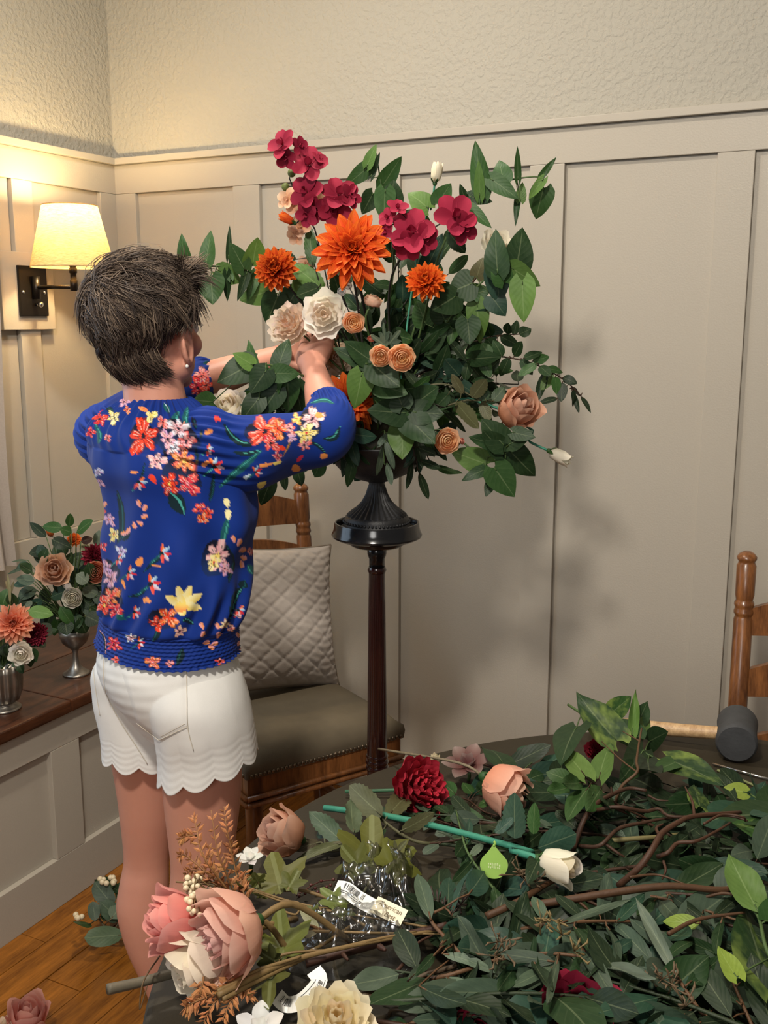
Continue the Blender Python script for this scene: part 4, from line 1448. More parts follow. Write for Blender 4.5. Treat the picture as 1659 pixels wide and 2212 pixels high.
# ================================================================== leaves, petals, stems
def leaf_mat(name, var=0.0):
    m = NT(name)
    oi = m.n('ObjectInfo')
    uv = m.n('UVMap').outputs[0]
    sp = m.n('SeparateXYZ')
    m.l(uv, sp.inputs[0])
    au = m.math('ABSOLUTE', m.math('SUBTRACT', sp.outputs[0], 0.5))
    rib = m.math('LESS_THAN', au, 0.022)
    w = m.math('SINE', m.math('MULTIPLY', m.math('SUBTRACT', sp.outputs[1], m.math('MULTIPLY', au, 0.75)), 44.0))
    side = m.math('MULTIPLY', m.math('GREATER_THAN', w, 0.93), m.math('LESS_THAN', au, 0.44))
    vein = m.math('MAXIMUM', rib, m.math('MULTIPLY', side, 0.16))
    base = m.mix(m.noise(5, 3, 0.6, m.coord('Object')), m.mix(0.35, oi.outputs['Color'], (0.0, 0.004, 0.002)), m.mix(0.07, oi.outputs['Color'], (0.30, 0.36, 0.14)))
    if var:
        f = m.math('ADD', m.math('MULTIPLY', m.math('SUBTRACT', 1.0, sp.outputs[1]), 0.40), m.math('SUBTRACT', m.math('MULTIPLY', m.noise(2.2, 3, 0.6, m.coord('Object')), 2.4), 1.35))
        f = m.math('MINIMUM', m.math('MAXIMUM', f, 0.0), 0.75)
        base = m.mix(f, base, (0.27, 0.36, 0.07))
    c = m.mix(m.math('MULTIPLY', vein, 0.36), base, m.mix(0.4, oi.outputs['Color'], (0.42, 0.48, 0.26)))
    m.set(c, 0.46, spec=0.20)
    m.bump(m.math('ADD', m.math('MULTIPLY', w, 0.25), rib), 0.14, 0.0015)
    m.translucent(0.16, c)
    return m.m


def petal_mat(name, tipmix, tip, streak=0.0, rough=0.7, trans=0.40):
    m = NT(name)
    oi = m.n('ObjectInfo')
    uv = m.n('UVMap').outputs[0]
    sp = m.n('SeparateXYZ')
    m.l(uv, sp.inputs[0])
    mp = m.n('Mapping')
    mp.inputs['Scale'].default_value = (9, 1.1, 1)
    m.l(uv, mp.inputs['Vector'])
    nz = m.noise(1.6, 3, 0.6, mp.outputs[0])
    f = m.math('MULTIPLY', m.math('POWER', sp.outputs[1], 2.2), tipmix)
    if streak:
        f = m.math('ADD', f, m.math('MULTIPLY', m.math('GREATER_THAN', nz, 0.53), streak))
    dk = m.mix(m.math('MULTIPLY', nz, 0.30), oi.outputs['Color'], m.mix(0.30, oi.outputs['Color'], (0, 0, 0)))
    c = m.mix(f, dk, m.mix(0.6, oi.outputs['Color'], tip))
    m.set(c, rough, spec=0.25)
    m.bump(nz, 0.15, 0.0012)
    m.translucent(trans, c)
    return m.m


M['leaf'] = leaf_mat('leaf')
M['leaf_var'] = leaf_mat('leaf_variegated', 0.45)
M['petal'] = petal_mat('petal', 0.45, (1.0, 0.93, 0.82))
M['flame'] = petal_mat('flame_petal', 0.48, (1.0, 0.33, 0.04), 0.42)
M['velvet'] = petal_mat('velvet_petal', 0.25, (0.8, 0.08, 0.14), 0.0, 0.8, 0.12)
m = NT('stem')
oi = m.n('ObjectInfo')
m.set(m.mix(m.noise(60, 3, 0.7, m.coord('Object')), m.mix(0.45, oi.outputs['Color'], (0, 0, 0)), oi.outputs['Color']), 0.55, spec=0.3)
m.bump(m.noise(160, 3, 0.6, m.coord('Object')), 0.4, 0.0012)
M['stem'] = m.m
M['bead'] = plain('berry_bead', (0.60, 0.50, 0.33), 0.45, 90, 0.3)
M['bead_dark'] = plain('dark_berry', (0.07, 0.015, 0.012), 0.4, 90, 0.3)

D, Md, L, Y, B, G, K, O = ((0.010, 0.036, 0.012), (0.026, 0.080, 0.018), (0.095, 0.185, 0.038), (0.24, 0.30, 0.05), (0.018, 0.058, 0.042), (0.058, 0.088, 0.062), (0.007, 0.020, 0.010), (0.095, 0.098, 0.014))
OG = (0.10, 0.095, 0.045)
GL = (0.10, 0.135, 0.095)
WOODB, STEMG, STEMD, TAN, TEALS = (0.055, 0.025, 0.013), (0.07, 0.12, 0.035), (0.018, 0.016, 0.010), (0.22, 0.14, 0.055), (0.05, 0.26, 0.17)


def leaf_outline(kind, v):
    if kind == 'heart':
        return 0.5 * min(1.0, 2.05 * (v + 0.015) ** 0.42 * max(0, 1 - v) ** 0.95)
    if kind == 'ovate':
        return 0.5 * 2.05 * (v ** 0.62) * (max(0, 1 - v) ** 0.82)
    if kind == 'lance':
        return 0.5 * 1.95 * (v ** 0.72) * (max(0, 1 - v) ** 0.72) * 0.83
    if kind == 'round':
        return 0.5 * 2.0 * (v ** 0.6) * (max(0, 1 - v) ** 0.5) * 0.93
    return 0.5 * 2.05 * (v ** 0.58) * (max(0, 1 - v) ** 0.72)


_LM = {}


def leaf_mesh(kind, variant, mat='leaf'):
    key = (kind, variant, mat)
    if key in _LM:
        return _LM[key]
    curl = (0.10, 0.30, -0.14, 0.02)[variant % 4]
    crease = (0.16, 0.10, 0.26, 0.06)[variant % 4]
    wave = (0.012, 0.02, 0.03, 0.015)[variant % 4]
    V, UV, Fc = [], [], []
    if kind == 'maple':
        n = 40
        lobes = [(0, 1.0, 0.30), (0.95, 0.82, 0.30), (-0.95, 0.82, 0.30), (1.95, 0.55, 0.34), (-1.95, 0.55, 0.34)]
        V.append((0, 0.22, 0))
        UV.append((0.5, 0.2))
        for k in (0.5, 1.0):
            for i in range(n):
                a = 2 * PI * i / n
                a2 = a if a <= PI else a - 2 * PI
                r = 0.20
                for c, l, w in lobes:
                    r = max(r, l * 0.76 * max(0, 1 - 0.62 * (abs(a2 - c) / 0.52) ** 1.4))
                if abs(a2) > 2.6:
                    r = 0.22
                r = max(r, 0.34 if abs(a2) < 2.5 else 0.2) * (1 + 0.07 * math.sin(i * 2.5))
                x, y = r * k * math.sin(a), 0.22 + r * k * math.cos(a)
                V.append((x, y, -curl * (x * x + (y - .2) ** 2) + 0.10 * abs(math.sin(a2 * 1.65)) * r * k + wave * math.sin(5 * a)))
                UV.append((0.5 + x * 0.6, y))
        for i in range(n):
            Fc.append((0, 1 + (i + 1) % n, 1 + i))
            Fc.append((1 + i, 1 + (i + 1) % n, 1 + n + (i + 1) % n, 1 + n + i))
        Fc = [q[::-1] for q in Fc]
    else:
        nr = 17 if kind == 'serr' else 9
        us = (-1, -0.5, 0, 0.5, 1)
        for j in range(nr + 1):
            v = (j / nr) ** 0.9
            w = leaf_outline(kind, v)
            if kind == 'serr' and 0 < j < nr:
                w *= 1.07 if j % 2 else 0.93
            for u in us:
                x = u * w
                y = v - (0.20 * abs(u) ** 1.6 * (1 - v) ** 2.2 if kind == 'heart' else 0)
                z = crease * abs(u) ** 1.3 * w * 0.5 - curl * v * v + wave * math.sin(v * 9 + u * 3) * abs(u)
                V.append((x, y, z))
                UV.append((0.5 + 0.5 * u, v))
        for j in range(nr):
            for i in range(4):
                a = j * 5 + i
                Fc.append((a, a + 1, a + 6, a + 5))
    _LM[key] = mesh_data(kind + '_leaf', V, Fc, M[mat], UV)
    return _LM[key]


def vary(c, k=0.18):
    s = 1 + rnd.uniform(-k, k)
    return tuple(max(0, q * s * (1 + rnd.uniform(-k, k) * 0.4)) for q in c)


def leaf(parent, kind, base, tip, width, nrm, col, mat='leaf', variant=None, name='leaf'):
    variant = rnd.randrange(4) if variant is None else variant
    d = tip - base
    mw = frame(base, d, nrm)
    Ln = d.length
    if kind in ('heart', 'ovate'):
        width *= 1.36 if kind == 'heart' else 1.25
    return link(name, leaf_mesh(kind, variant, mat), parent, scaled(mw, width, Ln, Ln * (1 if rnd.random() < .9 else -0.6)), vary(col))


def rv(k=1.0):
    return Vector((rnd.gauss(0, k), rnd.gauss(0, k), rnd.gauss(0, k)))


def facing_cam(p, spread=0.35, up=0.2):
    return (CAMP - p).normalized() + ZUP * up + rv(spread)


def stems(parent, tubes, col, name='stem'):
    return link(name, mesh_data(name, *join(*tubes), M['stem']), parent, None, col)


# ---- petals
_PM = {}


def cup_petal(key, prof, halfw, ruff, seed, mat, round_=0.28, notch=0.0):
    k = ('cup', key, seed, mat)
    if k in _PM:
        return _PM[k]
    r_ = random.Random(seed * 7 + len(key))
    nu, nv_ = 8, 7
    ph1, ph2 = r_.uniform(0, 6), r_.uniform(0, 6)
    pr = np.array(prof)
    seg = np.r_[0, np.cumsum(np.hypot(np.diff(pr[:, 0]), np.diff(pr[:, 1])))]
    seg = seg / seg[-1]
    V, UV, Fc = [], [], []
    for j in range(nv_ + 1):
        v = j / nv_
        for i in range(nu + 1):
            u = -1 + 2 * i / nu
            ve = v * (1 - round_ * abs(u) ** 2.6 - notch * math.exp(-(u / 0.22) ** 2) * v ** 3)
            r = float(np.interp(ve, seg, pr[:, 0]))
            z = float(np.interp(ve, seg, pr[:, 1]))
            f = v * v
            r += ruff * f * math.sin(3.1 * u + ph1) * 0.6 + ruff * f * 0.5 * math.sin(7.3 * u + ph2)
            z += ruff * f * 0.6 * math.sin(4.3 * u + ph2)
            wv = 0.35 + 0.65 * math.sin(PI * min(1, 0.08 + 0.62 * v) * 0.9)
            a = u * halfw * wv
            V.append((r * math.cos(a), r * math.sin(a), z))
            UV.append((0.5 + 0.5 * u, v))
    for j in range(nv_):
        for i in range(nu):
            a = j * (nu + 1) + i
            Fc.append((a, a + 1, a + nu + 2, a + nu + 1))
    _PM[k] = mesh_data('petal', V, Fc, M[mat], UV)
    return _PM[k]


def spoon_petal(key, tilt, length, width, r0, cup, curl, mat, point=0.75):
    k = ('spoon', key, mat)
    if k in _PM:
        return _PM[k]
    nu, nv_ = 4, 7
    V, UV, Fc = [], [], []
    for j in range(nv_ + 1):
        v = j / nv_
        w = width * 0.5 * (0.30 + 0.70 * math.sin(PI * min(1, v * 0.95) ** 1.15) ** 0.8) * (1 - max(0, (v - 0.72) / 0.28) ** 2 * point)
        tl = tilt - curl * v * v
        s, c = math.sin(tilt - curl * v * 0.5), math.cos(tilt - curl * v * 0.5)
        for i in range(nu + 1):
            u = -1 + 2 * i / nu
            lift = cup * (u * u) * w + 0.0
            n = (-math.cos(tl), math.sin(tl))
            V.append((r0 + length * v * s + n[0] * lift, u * w, length * v * c + n[1] * lift))
            UV.append((0.5 + 0.5 * u, v))
    for j in range(nv_):
        for i in range(nu):
            a = j * (nu + 1) + i
            Fc.append((a, a + 1, a + nu + 2, a + nu + 1))
    _PM[k] = mesh_data('petal', V, Fc, M[mat], UV)
    return _PM[k]


# flower recipes, radius 1, face toward +Z
def layers(kind):
    if kind == 'rose':
        return [('cup', 'r0', 3, [(0.02, -.5), (.15, -.2), (.17, .25), (.10, .50)], 1.35, .02, 0.18), ('cup', 'r1', 4, [(0.03, -.5), (.28, -.25), (.34, .15), (.27, .46)], 1.05, .03, 0.2),
                ('cup', 'r2', 5, [(.04, -.5), (.42, -.3), (.52, .08), (.50, .40)], .88, .05, .25), ('cup', 'r3', 5, [(.05, -.5), (.52, -.4), (.74, 0), (.80, .26), (.84, .30)], .85, .07, .28),
                ('cup', 'r4', 6, [(.05, -.52), (.58, -.5), (.90, -.22), (1.02, -.02), (1.08, -.04)], .74, .09, .3)]
    if kind == 'fullrose':
        return [('cup', 'f0', 4, [(0.02, -.4), (.15, -.1), (.17, .22), (.12, .40)], 1.2, .03, .2), ('cup', 'f1', 6, [(0.03, -.4), (.28, -.15), (.34, .16), (.33, .38)], .8, .06, .2),
                ('cup', 'f2', 7, [(.04, -.45), (.42, -.25), (.52, .06), (.56, .30)], .74, .08, .25), ('cup', 'f3', 7, [(.05, -.5), (.55, -.38), (.74, -.08), (.84, .16)], .72, .10, .28),
                ('cup', 'f4', 7, [(.05, -.52), (.62, -.5), (.90, -.28), (1.04, -.06), (1.08, -.1)], .66, .11, .3)]
    if kind == 'ranunculus':
        return [('cup', 'n0', 4, [(0.02, -.3), (.10, 0), (.13, .22), (.09, .34)], 1.3, .01, .15), ('cup', 'n1', 5, [(0.03, -.35), (.24, -.1), (.27, .2), (.22, .38)], 1.0, .015, .12), ('cup', 'n2', 6, [(.04, -.4), (.38, -.2), (.43, .15), (.38, .40)], .85, .02, .12),
                ('cup', 'n3', 6, [(.04, -.45), (.52, -.28), (.58, .12), (.54, .36)], .8, .03, .14), ('cup', 'n4', 7, [(.05, -.5), (.64, -.36), (.74, .06), (.73, .28)], .7, .035, .16), ('cup', 'n5', 7, [(.05, -.52), (.74, -.44), (.90, -.05), (.94, .16)], .66, .045, .2)]
    if kind == 'peony':
        return [('cup', 'p0', 6, [(0.03, -.4), (.18, -.1), (.22, .2), (.2, .42)], .8, .10, .1), ('cup', 'p1', 8, [(0.04, -.4), (.32, -.15), (.4, .14), (.42, .40)], .62, .13, .08), ('cup', 'p2', 9, [(.05, -.45), (.45, -.25), (.58, .05), (.64, .30)], .58, .14, .1),
                ('cup', 'p3', 8, [(.05, -.5), (.58, -.4), (.80, -.08), (.90, .14)], .62, .12, .2), ('cup', 'p4', 8, [(.05, -.52), (.62, -.52), (.95, -.26), (1.06, -.02)], .62, .11, .22)]
    if kind == 'bigpeony':     # wide smooth outer petals round a tight heart, seen from the side
        return [('cup', 'b0', 6, [(0.03, -.2), (.16, .1), (.18, .32), (.14, .5)], .9, .07, .1), ('cup', 'b1', 6, [(0.04, -.3), (.30, 0), (.36, .3), (.34, .54)], .8, .06, .15), ('cup', 'b2', 5, [(.05, -.5), (.52, -.25), (.66, .2), (.70, .58)], .86, .05, .2),
                ('cup', 'b3', 5, [(.05, -.7), (.66, -.5), (.88, 0), (1.0, .40)], .84, .06, .26), ('cup', 'b4', 6, [(.05, -.75), (.72, -.66), (1.0, -.25), (1.14, .08), (1.22, .12)], .70, .07, .3)]
    if kind == 'bud':
        return [('cup', 'u0', 3, [(0.02, -.8), (.16, -.3), (.18, .3), (.10, .85)], 1.3, .02, .2), ('cup', 'u1', 4, [(0.03, -.85), (.30, -.4), (.34, .3), (.24, .80)], 1.0, .03, .22), ('cup', 'u2', 4, [(.04, -.9), (.42, -.5), (.48, .2), (.40, .72), (.44, .8)], .95, .04, .28)]
    if kind == 'openbud':
        return [('cup', 'q0', 3, [(0.02, -.6), (.18, -.2), (.22, .3), (.14, .66)], 1.3, .03, .2), ('cup', 'q1', 3, [(0.03, -.85), (.42, -.5), (.50, .1), (.40, .70)], 1.2, .03, .24), ('cup', 'q2', 4, [(.04, -.9), (.54, -.6), (.66, 0), (.62, .6), (.70, .72)], 1.0, .05, .3)]
    if kind == 'coral':        # half-open rose, tall
        return [('cup', 'c0', 3, [(0.02, -.7), (.2, -.3), (.22, .3), (.12, .72)], 1.3, .02, .18), ('cup', 'c1', 4, [(0.03, -.8), (.40, -.4), (.46, .2), (.36, .68)], 1.05, .03, .22), ('cup', 'c2', 4, [(.04, -.85), (.58, -.5), (.68, .1), (.60, .58), (.64, .62)], .98, .05, .26), ('cup', 'c3', 5, [(.04, -.88), (.66, -.6), (.84, -.1), (.86, .34), (.96, .42)], .8, .07, .3)]
    if kind == 'dahlia':
        R_ = math.radians
        return [('spoon', 'd0', 8, R_(8), .28, .14, .01, .9, .3), ('spoon', 'd1', 10, R_(22), .40, .20, .03, .9, .2), ('spoon', 'd2', 12, R_(38), .55, .24, .05, .85, 0), ('spoon', 'd3', 14, R_(53), .70, .26, .06, .8, -.15),
                ('spoon', 'd4', 15, R_(67), .85, .28, .06, .75, -.2), ('spoon', 'd5', 15, R_(80), .96, .30, .05, .7, -.2), ('spoon', 'd6', 15, R_(95), 1.0, .30, .04, .6, -.15)]
    if kind == 'mum':
        R_ = math.radians
        return [('spoon', 'm0', 9, R_(10), .50, .20, .02, 1.2, .5), ('spoon', 'm1', 12, R_(26), .64, .25, .05, 1.1, .45), ('spoon', 'm2', 15, R_(43), .76, .28, .08, 1.0, .4), ('spoon', 'm3', 16, R_(60), .84, .30, .10, .9, .35), ('spoon', 'm4', 16, R_(78), .88, .30, .10, .8, .3), ('spoon', 'm5', 15, R_(97), .88, .30, .10, .7, .25), ('spoon', 'm6', 12, R_(118), .82, .30, .10, .6, .2)]
    if kind == 'waterdahlia':
        R_ = math.radians
        return [('spoon', 'w0', 7, R_(12), .30, .17, .02, 1.2, .5), ('spoon', 'w1', 9, R_(30), .46, .23, .04, 1.1, .4), ('spoon', 'w2', 11, R_(48), .64, .27, .06, 1.0, .3), ('spoon', 'w3', 12, R_(64), .80, .30, .06, .9, .25), ('spoon', 'w4', 13, R_(78), .94, .31, .06, .8, .2), ('spoon', 'w5', 13, R_(92), 1.0, .31, .04, .7, .2)]
    if kind == 'hellebore':
        R_ = math.radians
        return [('spoon', 'h0', 5, R_(45), .55, .40, .02, .5, .3), ('spoon', 'h1', 6, R_(72), 1.0, .62, .03, .35, .1)]
    if kind == 'orchid':
        R_ = math.radians
        return [('spoon', 'o0', 2, R_(35), .5, .46, .02, .7, .4), ('spoon', 'o1', 5, R_(76), 1.0, .86, .04, .22, -.1)]
    raise KeyError(kind)


def bloom(parent, center, axis, R, kind, col, mat='petal', inner=None, name='petal', flat=1.0):
    ax = Vector(axis).normalized()
    Bm = frame(center, ax.orthogonal(), ax)
    Bm = Bm @ Matrix.Rotation(rnd.uniform(0, 6), 4, 'Z')
    Ls = layers(kind)
    nL = len(Ls)
    for li, ly in enumerate(Ls):
        ph = rnd.uniform(0, 6)
        n = ly[2]
        t = li / max(1, nL - 1)
        c0 = col if inner is None else tuple(inner[q] * (1 - t) + col[q] * t for q in range(3))
        for i in range(n):
            if ly[0] == 'cup':
                me = cup_petal(ly[1], ly[3], ly[4], ly[5], i % 4, mat, ly[6])
                tl = rnd.uniform(-0.07, 0.10) * (0.4 + t)
            else:
                me = spoon_petal(ly[1], ly[3], ly[4], ly[5], ly[6], ly[7], ly[8], mat, 0.2 if kind == 'orchid' else 0.8)
                tl = rnd.uniform(-0.12, 0.12)
            a = ph + 2 * PI * (i + rnd.uniform(-0.13, 0.13)) / n
            mw = Bm @ Matrix.Rotation(a, 4, 'Z') @ Matrix.Rotation(tl, 4, 'Y') @ Matrix.Rotation(rnd.uniform(-.06, .06), 4, 'X')
            s = R * rnd.uniform(0.94, 1.06)
            link(name, me, parent, scaled(mw, s, s, s * flat), vary(c0, 0.10))


def calyx(parent, center, axis, R, col=Md, drop=0.55):
    """green cup and sepals under a bloom"""
    ax = Vector(axis).normalized()
    Bm = frame(center - ax * (R * drop), ax.orthogonal(), ax)
    v = lathe([(0.03 * R, -0.22 * R), (0.14 * R, -0.15 * R), (0.20 * R, 0.0), (0.16 * R, 0.12 * R)], 10)
    link('calyx', mesh_data('calyx', *xf(v, Bm), M['stem']), parent, None, col)
    for i in range(5):
        a = 2 * PI * i / 5
        o = Bm @ Vector((0.15 * R * math.cos(a), 0.15 * R * math.sin(a), 0))
        t = Bm @ Vector((0.52 * R * math.cos(a), 0.52 * R * math.sin(a), (0.42 if drop > 0.8 else 0.08) * R))
        leaf(parent, 'ovate', o, t, R * 0.24, (o - center) * 1.0 + ax * 0.01, col, 'leaf', 3, 'sepal')


def camdir(rx, uy, f=1.0):
    return (-_F * f + _R * rx + _U * uy).normalized()


def flower(name, label, cat, p, Rpx, kind, col, axis, foot=None, mat='petal', inner=None, group=None, stem=STEMG, srad=0.0022, bend=0.4, cal=True, flat=1.0, mid=None):
    R = Rpx * mpp(p)
    ax = Vector(axis).normalized()
    foot = foot if foot is not None else p - ax * 0.1
    t = thing(name, label, cat, foot, group)
    bloom(t, p, ax, R, kind, col, mat, inner, flat=flat)
    b = p - ax * R * (0.95 if kind in ('bud', 'coral', 'bigpeony') else 0.5)
    pts = [b + ax * R * 0.15, b, b - ax * min(0.05, (foot - b).length * bend)] + (mid or []) + [foot]
    stems(t, [tube(catmull(pts, 14), srad, 6)], stem)
    if cal:
        calyx(t, p, ax, R, Md, 0.9 if kind in ('bud', 'coral', 'bigpeony', 'openbud') else 0.66)
    return t, p, R


def vine(name, label, cat, path, lvs, kind='heart', group=None, col=STEMG, srad=0.0022, mat='leaf', dh=0.03, spread=0.3, foot=None):
    """path: (px, py, h); leaves: (bx, by, tx, ty, width px, colour[, kind])"""
    pts = ([foot] if foot is not None else []) + [Q(*q) for q in path]
    C_ = catmull(pts, 40)
    t = thing(name, label, cat, C_[0], group)
    tb_ = [tube(C_, [srad * 1.3, srad, srad * 0.6], 6)]
    px = [proj(c)[:2] for c in C_]
    for lf in lvs:
        bx, by, tx, ty, w, c = lf[:6]
        kd = lf[6] if len(lf) > 6 else kind
        i = min(range(len(px)), key=lambda q: (px[q][0] - bx) ** 2 + (px[q][1] - by) ** 2)
        h0 = C_[i].dot(_FH)
        hb = h0 + rnd.uniform(-dh, dh * 0.3)
        bp = Q(bx, by, hb)
        tp = Q(tx, ty, hb + rnd.uniform(-0.025, 0.012))
        leaf(t, kd, bp, tp, w * mpp(bp), facing_cam(bp, spread), c, mat)
        tb_.append(tube(catmull([C_[i], C_[i].lerp(bp, 0.5) + rv(0.002), bp, bp.lerp(tp, 0.1)], 6), srad * 0.5, 5))
    stems(t, tb_, col)
    return t


FOAM = Vector((SP.x, SP.y, UZ + 0.185))
FOAM_H = FOAM.dot(_FH)
fo = thing('floral_foam', 'dark moss and foam mound filling the black urn under the stems', 'floral foam', FOAM - ZUP * 0.02)
v, f = ball((0, 0, 0), (0.095, 0.095, 0.055), 26, 12)
v = [FOAM + p * (1 + 0.12 * noise.noise(p * 60)) + ZUP * 0.012 for p in v]
link('moss', mesh_data('moss', v, f, M['stem']), fo, None, (0.03, 0.025, 0.012))


def foot_pt(k=0.05):
    a = rnd.uniform(0, 2 * PI)
    return FOAM + Vector((k * math.cos(a), k * math.sin(a), 0.045))


# ================================================================== tall arrangement: vines and foliage
vine('philodendron_vine', 'slim leafy vine reaching left past the head, level with the lamp', 'foliage',
     [(760, 760, 2.17), (690, 640, 2.17), (600, 577, 2.14), (500, 575, 2.11), (420, 576, 2.08), (402, 580, 2.07)],
     [(402, 574, 388, 510, 26, Md), (446, 568, 454, 496, 29, Md), (494, 557, 496, 487, 11, D), (528, 581, 497, 524, 36, Md), (546, 572, 554, 510, 44, L), (404, 572, 405, 606, 28, L), (455, 597, 461, 659, 50, Md), (472, 584, 522, 610, 38, L),
      (490, 588, 491, 651, 18, D), (498, 602, 487, 565, 14, Md), (534, 587, 514, 650, 18, D), (552, 590, 536, 646, 22, Md), (583, 628, 514, 651, 42, L), (600, 640, 575, 700, 50, D), (640, 630, 600, 690, 46, D), (650, 600, 690, 645, 50, L), (660, 640, 700, 610, 40, Md)], foot=foot_pt(), spread=0.18)
vine('philodendron_vine', 'leafy vine arching out at the upper right of the arrangement', 'foliage',
     [(880, 760, 2.2), (945, 560, 2.2), (985, 480, 2.18), (1040, 418, 2.16), (1090, 392, 2.15), (1150, 382, 2.14), (1172, 386, 2.14)],
     [(1042, 418, 1026, 302, 36, Md), (1036, 425, 1034, 345, 20, L), (1088, 392, 1076, 343, 38, Md), (1060, 386, 1120, 428, 33, Md), (1119, 388, 1118, 315, 13, Md), (1168, 382, 1201, 340, 13, Md), (1175, 406, 1154, 473, 46, Md), (1174, 386, 1141, 431, 18, L), (1124, 434, 1129, 393, 20, L),
      (1120, 420, 1112, 486, 13, D), (1014, 424, 1064, 436, 24, D), (1008, 444, 1062, 490, 24, Md), (1005, 442, 1000, 401, 20, D), (985, 470, 950, 440, 34, D), (968, 500, 1000, 545, 40, D, 'serr')], foot=foot_pt(), spread=0.18)
vine('philodendron_vine', 'leafy vine standing up at the top centre beside the crimson orchids', 'foliage',
     [(840, 700, 2.22), (850, 560, 2.21), (832, 450, 2.2), (822, 390, 2.19), (812, 330, 2.18)],
     [(793, 359, 811, 311, 22, L), (797, 360, 744, 404, 30, Md), (801, 382, 821, 328, 13, D), (827, 400, 869, 336, 32, Md), (806, 418, 781, 462, 34, D), (832, 410, 828, 480, 42, Md), (846, 440, 850, 388, 44, D), (925, 450, 884, 412, 44, L), (945, 440, 975, 396, 36, Md), (875, 478, 910, 452, 32, D), (880, 520, 920, 545, 40, Md), (820, 500, 790, 540, 34, D), (905, 470, 935, 510, 30, L)], foot=foot_pt(), spread=0.2)
vine('philodendron_vine', 'vine of glossy heart leaves under the white rose at the upper right', 'foliage',
     [(900, 800, 2.2), (970, 690, 2.15), (1030, 620, 2.12), (1080, 582, 2.1), (1115, 590, 2.1)],
     [(1075, 590, 1065, 496, 47, D), (1114, 583, 1135, 491, 56, D), (1072, 578, 1079, 657, 48, B), (1104, 578, 1166, 620, 40, L), (1128, 606, 1131, 696, 48, L), (1020, 612, 968, 632, 60, D), (985, 640, 935, 670, 56, D), (1030, 655, 1038, 738, 42, L), (985, 682, 972, 746, 34, Md), (1062, 640, 1090, 680, 42, B), (1010, 690, 1015, 745, 46, D), (960, 690, 940, 640, 44, D), (1030, 600, 1040, 560, 30, OG), (1090, 610, 1070, 560, 40, Md), (920, 700, 900, 650, 42, Md), (935, 720, 965, 760, 40, D)], foot=foot_pt(), spread=0.22)
vine('philodendron_vine', 'vine of broad heart leaves below the forearms at the left', 'foliage',
     [(760, 870, 2.14), (690, 830, 2.08), (640, 805, 2.03), (590, 790, 2.0), (550, 785, 1.99)],
     [(548, 784, 468, 826, 58, D), (550, 790, 530, 732, 20, Md), (545, 788, 503, 762, 32, L), (585, 800, 570, 880, 56, Md), (592, 806, 647, 808, 36, Md), (622, 818, 622, 892, 44, Md), (602, 790, 622, 729, 36, D), (575, 800, 540, 850, 46, D), (655, 820, 690, 870, 46, D), (640, 830, 650, 900, 40, D), (600, 840, 560, 900, 44, D), (560, 860, 520, 905, 42, D), (670, 850, 640, 920, 44, D), (460, 868, 418, 864, 40, Md)], foot=foot_pt(), spread=0.2)
vine('philodendron_vine', 'vine of heart leaves in the front centre, beside the forearm', 'foliage',
     [(815, 930, 2.12), (805, 850, 2.02), (795, 800, 1.98), (790, 785, 1.97)],
     [(792, 786, 720, 754, 34, D), (800, 778, 742, 738, 40, D), (782, 806, 768, 882, 50, L), (806, 788, 864, 838, 56, D), (815, 830, 880, 850, 44, Md), (820, 800, 850, 790, 36, D)], foot=foot_pt(), spread=0.15)
vine('philodendron_vine', 'vine of big dark leaves low at the front, just over the urn', 'foliage',
     [(830, 960, 2.1), (855, 915, 2.03), (878, 892, 2.0), (890, 885, 2.0)],
     [(878, 892, 793, 886, 54, D), (880, 888, 805, 860, 42, Md), (880, 900, 940, 962, 58, D), (893, 890, 960, 896, 48, D), (868, 922, 871, 995, 52, L), (860, 930, 848, 985, 36, Md), (900, 870, 950, 835, 46, D), (870, 880, 850, 830, 46, D)], foot=foot_pt(), spread=0.15)
vine('philodendron_vine', 'spray of heart leaves hanging low at the right under the brown rose', 'foliage',
     [(880, 940, 2.15), (960, 930, 2.12), (1040, 985, 2.08), (1088, 978, 2.06), (1090, 1000, 2.06)],
     [(1052, 1003, 973, 974, 48, L), (1088, 962, 1042, 904, 54, D), (1086, 976, 1040, 928, 42, D), (1102, 974, 1157, 1034, 52, D), (1089, 984, 1095, 1057, 36, L), (1068, 1010, 1112, 1074, 56, Md), (1048, 1014, 1001, 1032, 24, D), (1062, 1040, 1049, 1072, 20, D), (1108, 934, 1157, 945, 28, D), (1100, 960, 1150, 930, 34, D), (1070, 960, 1010, 945, 30, D)], foot=foot_pt(), spread=0.15)
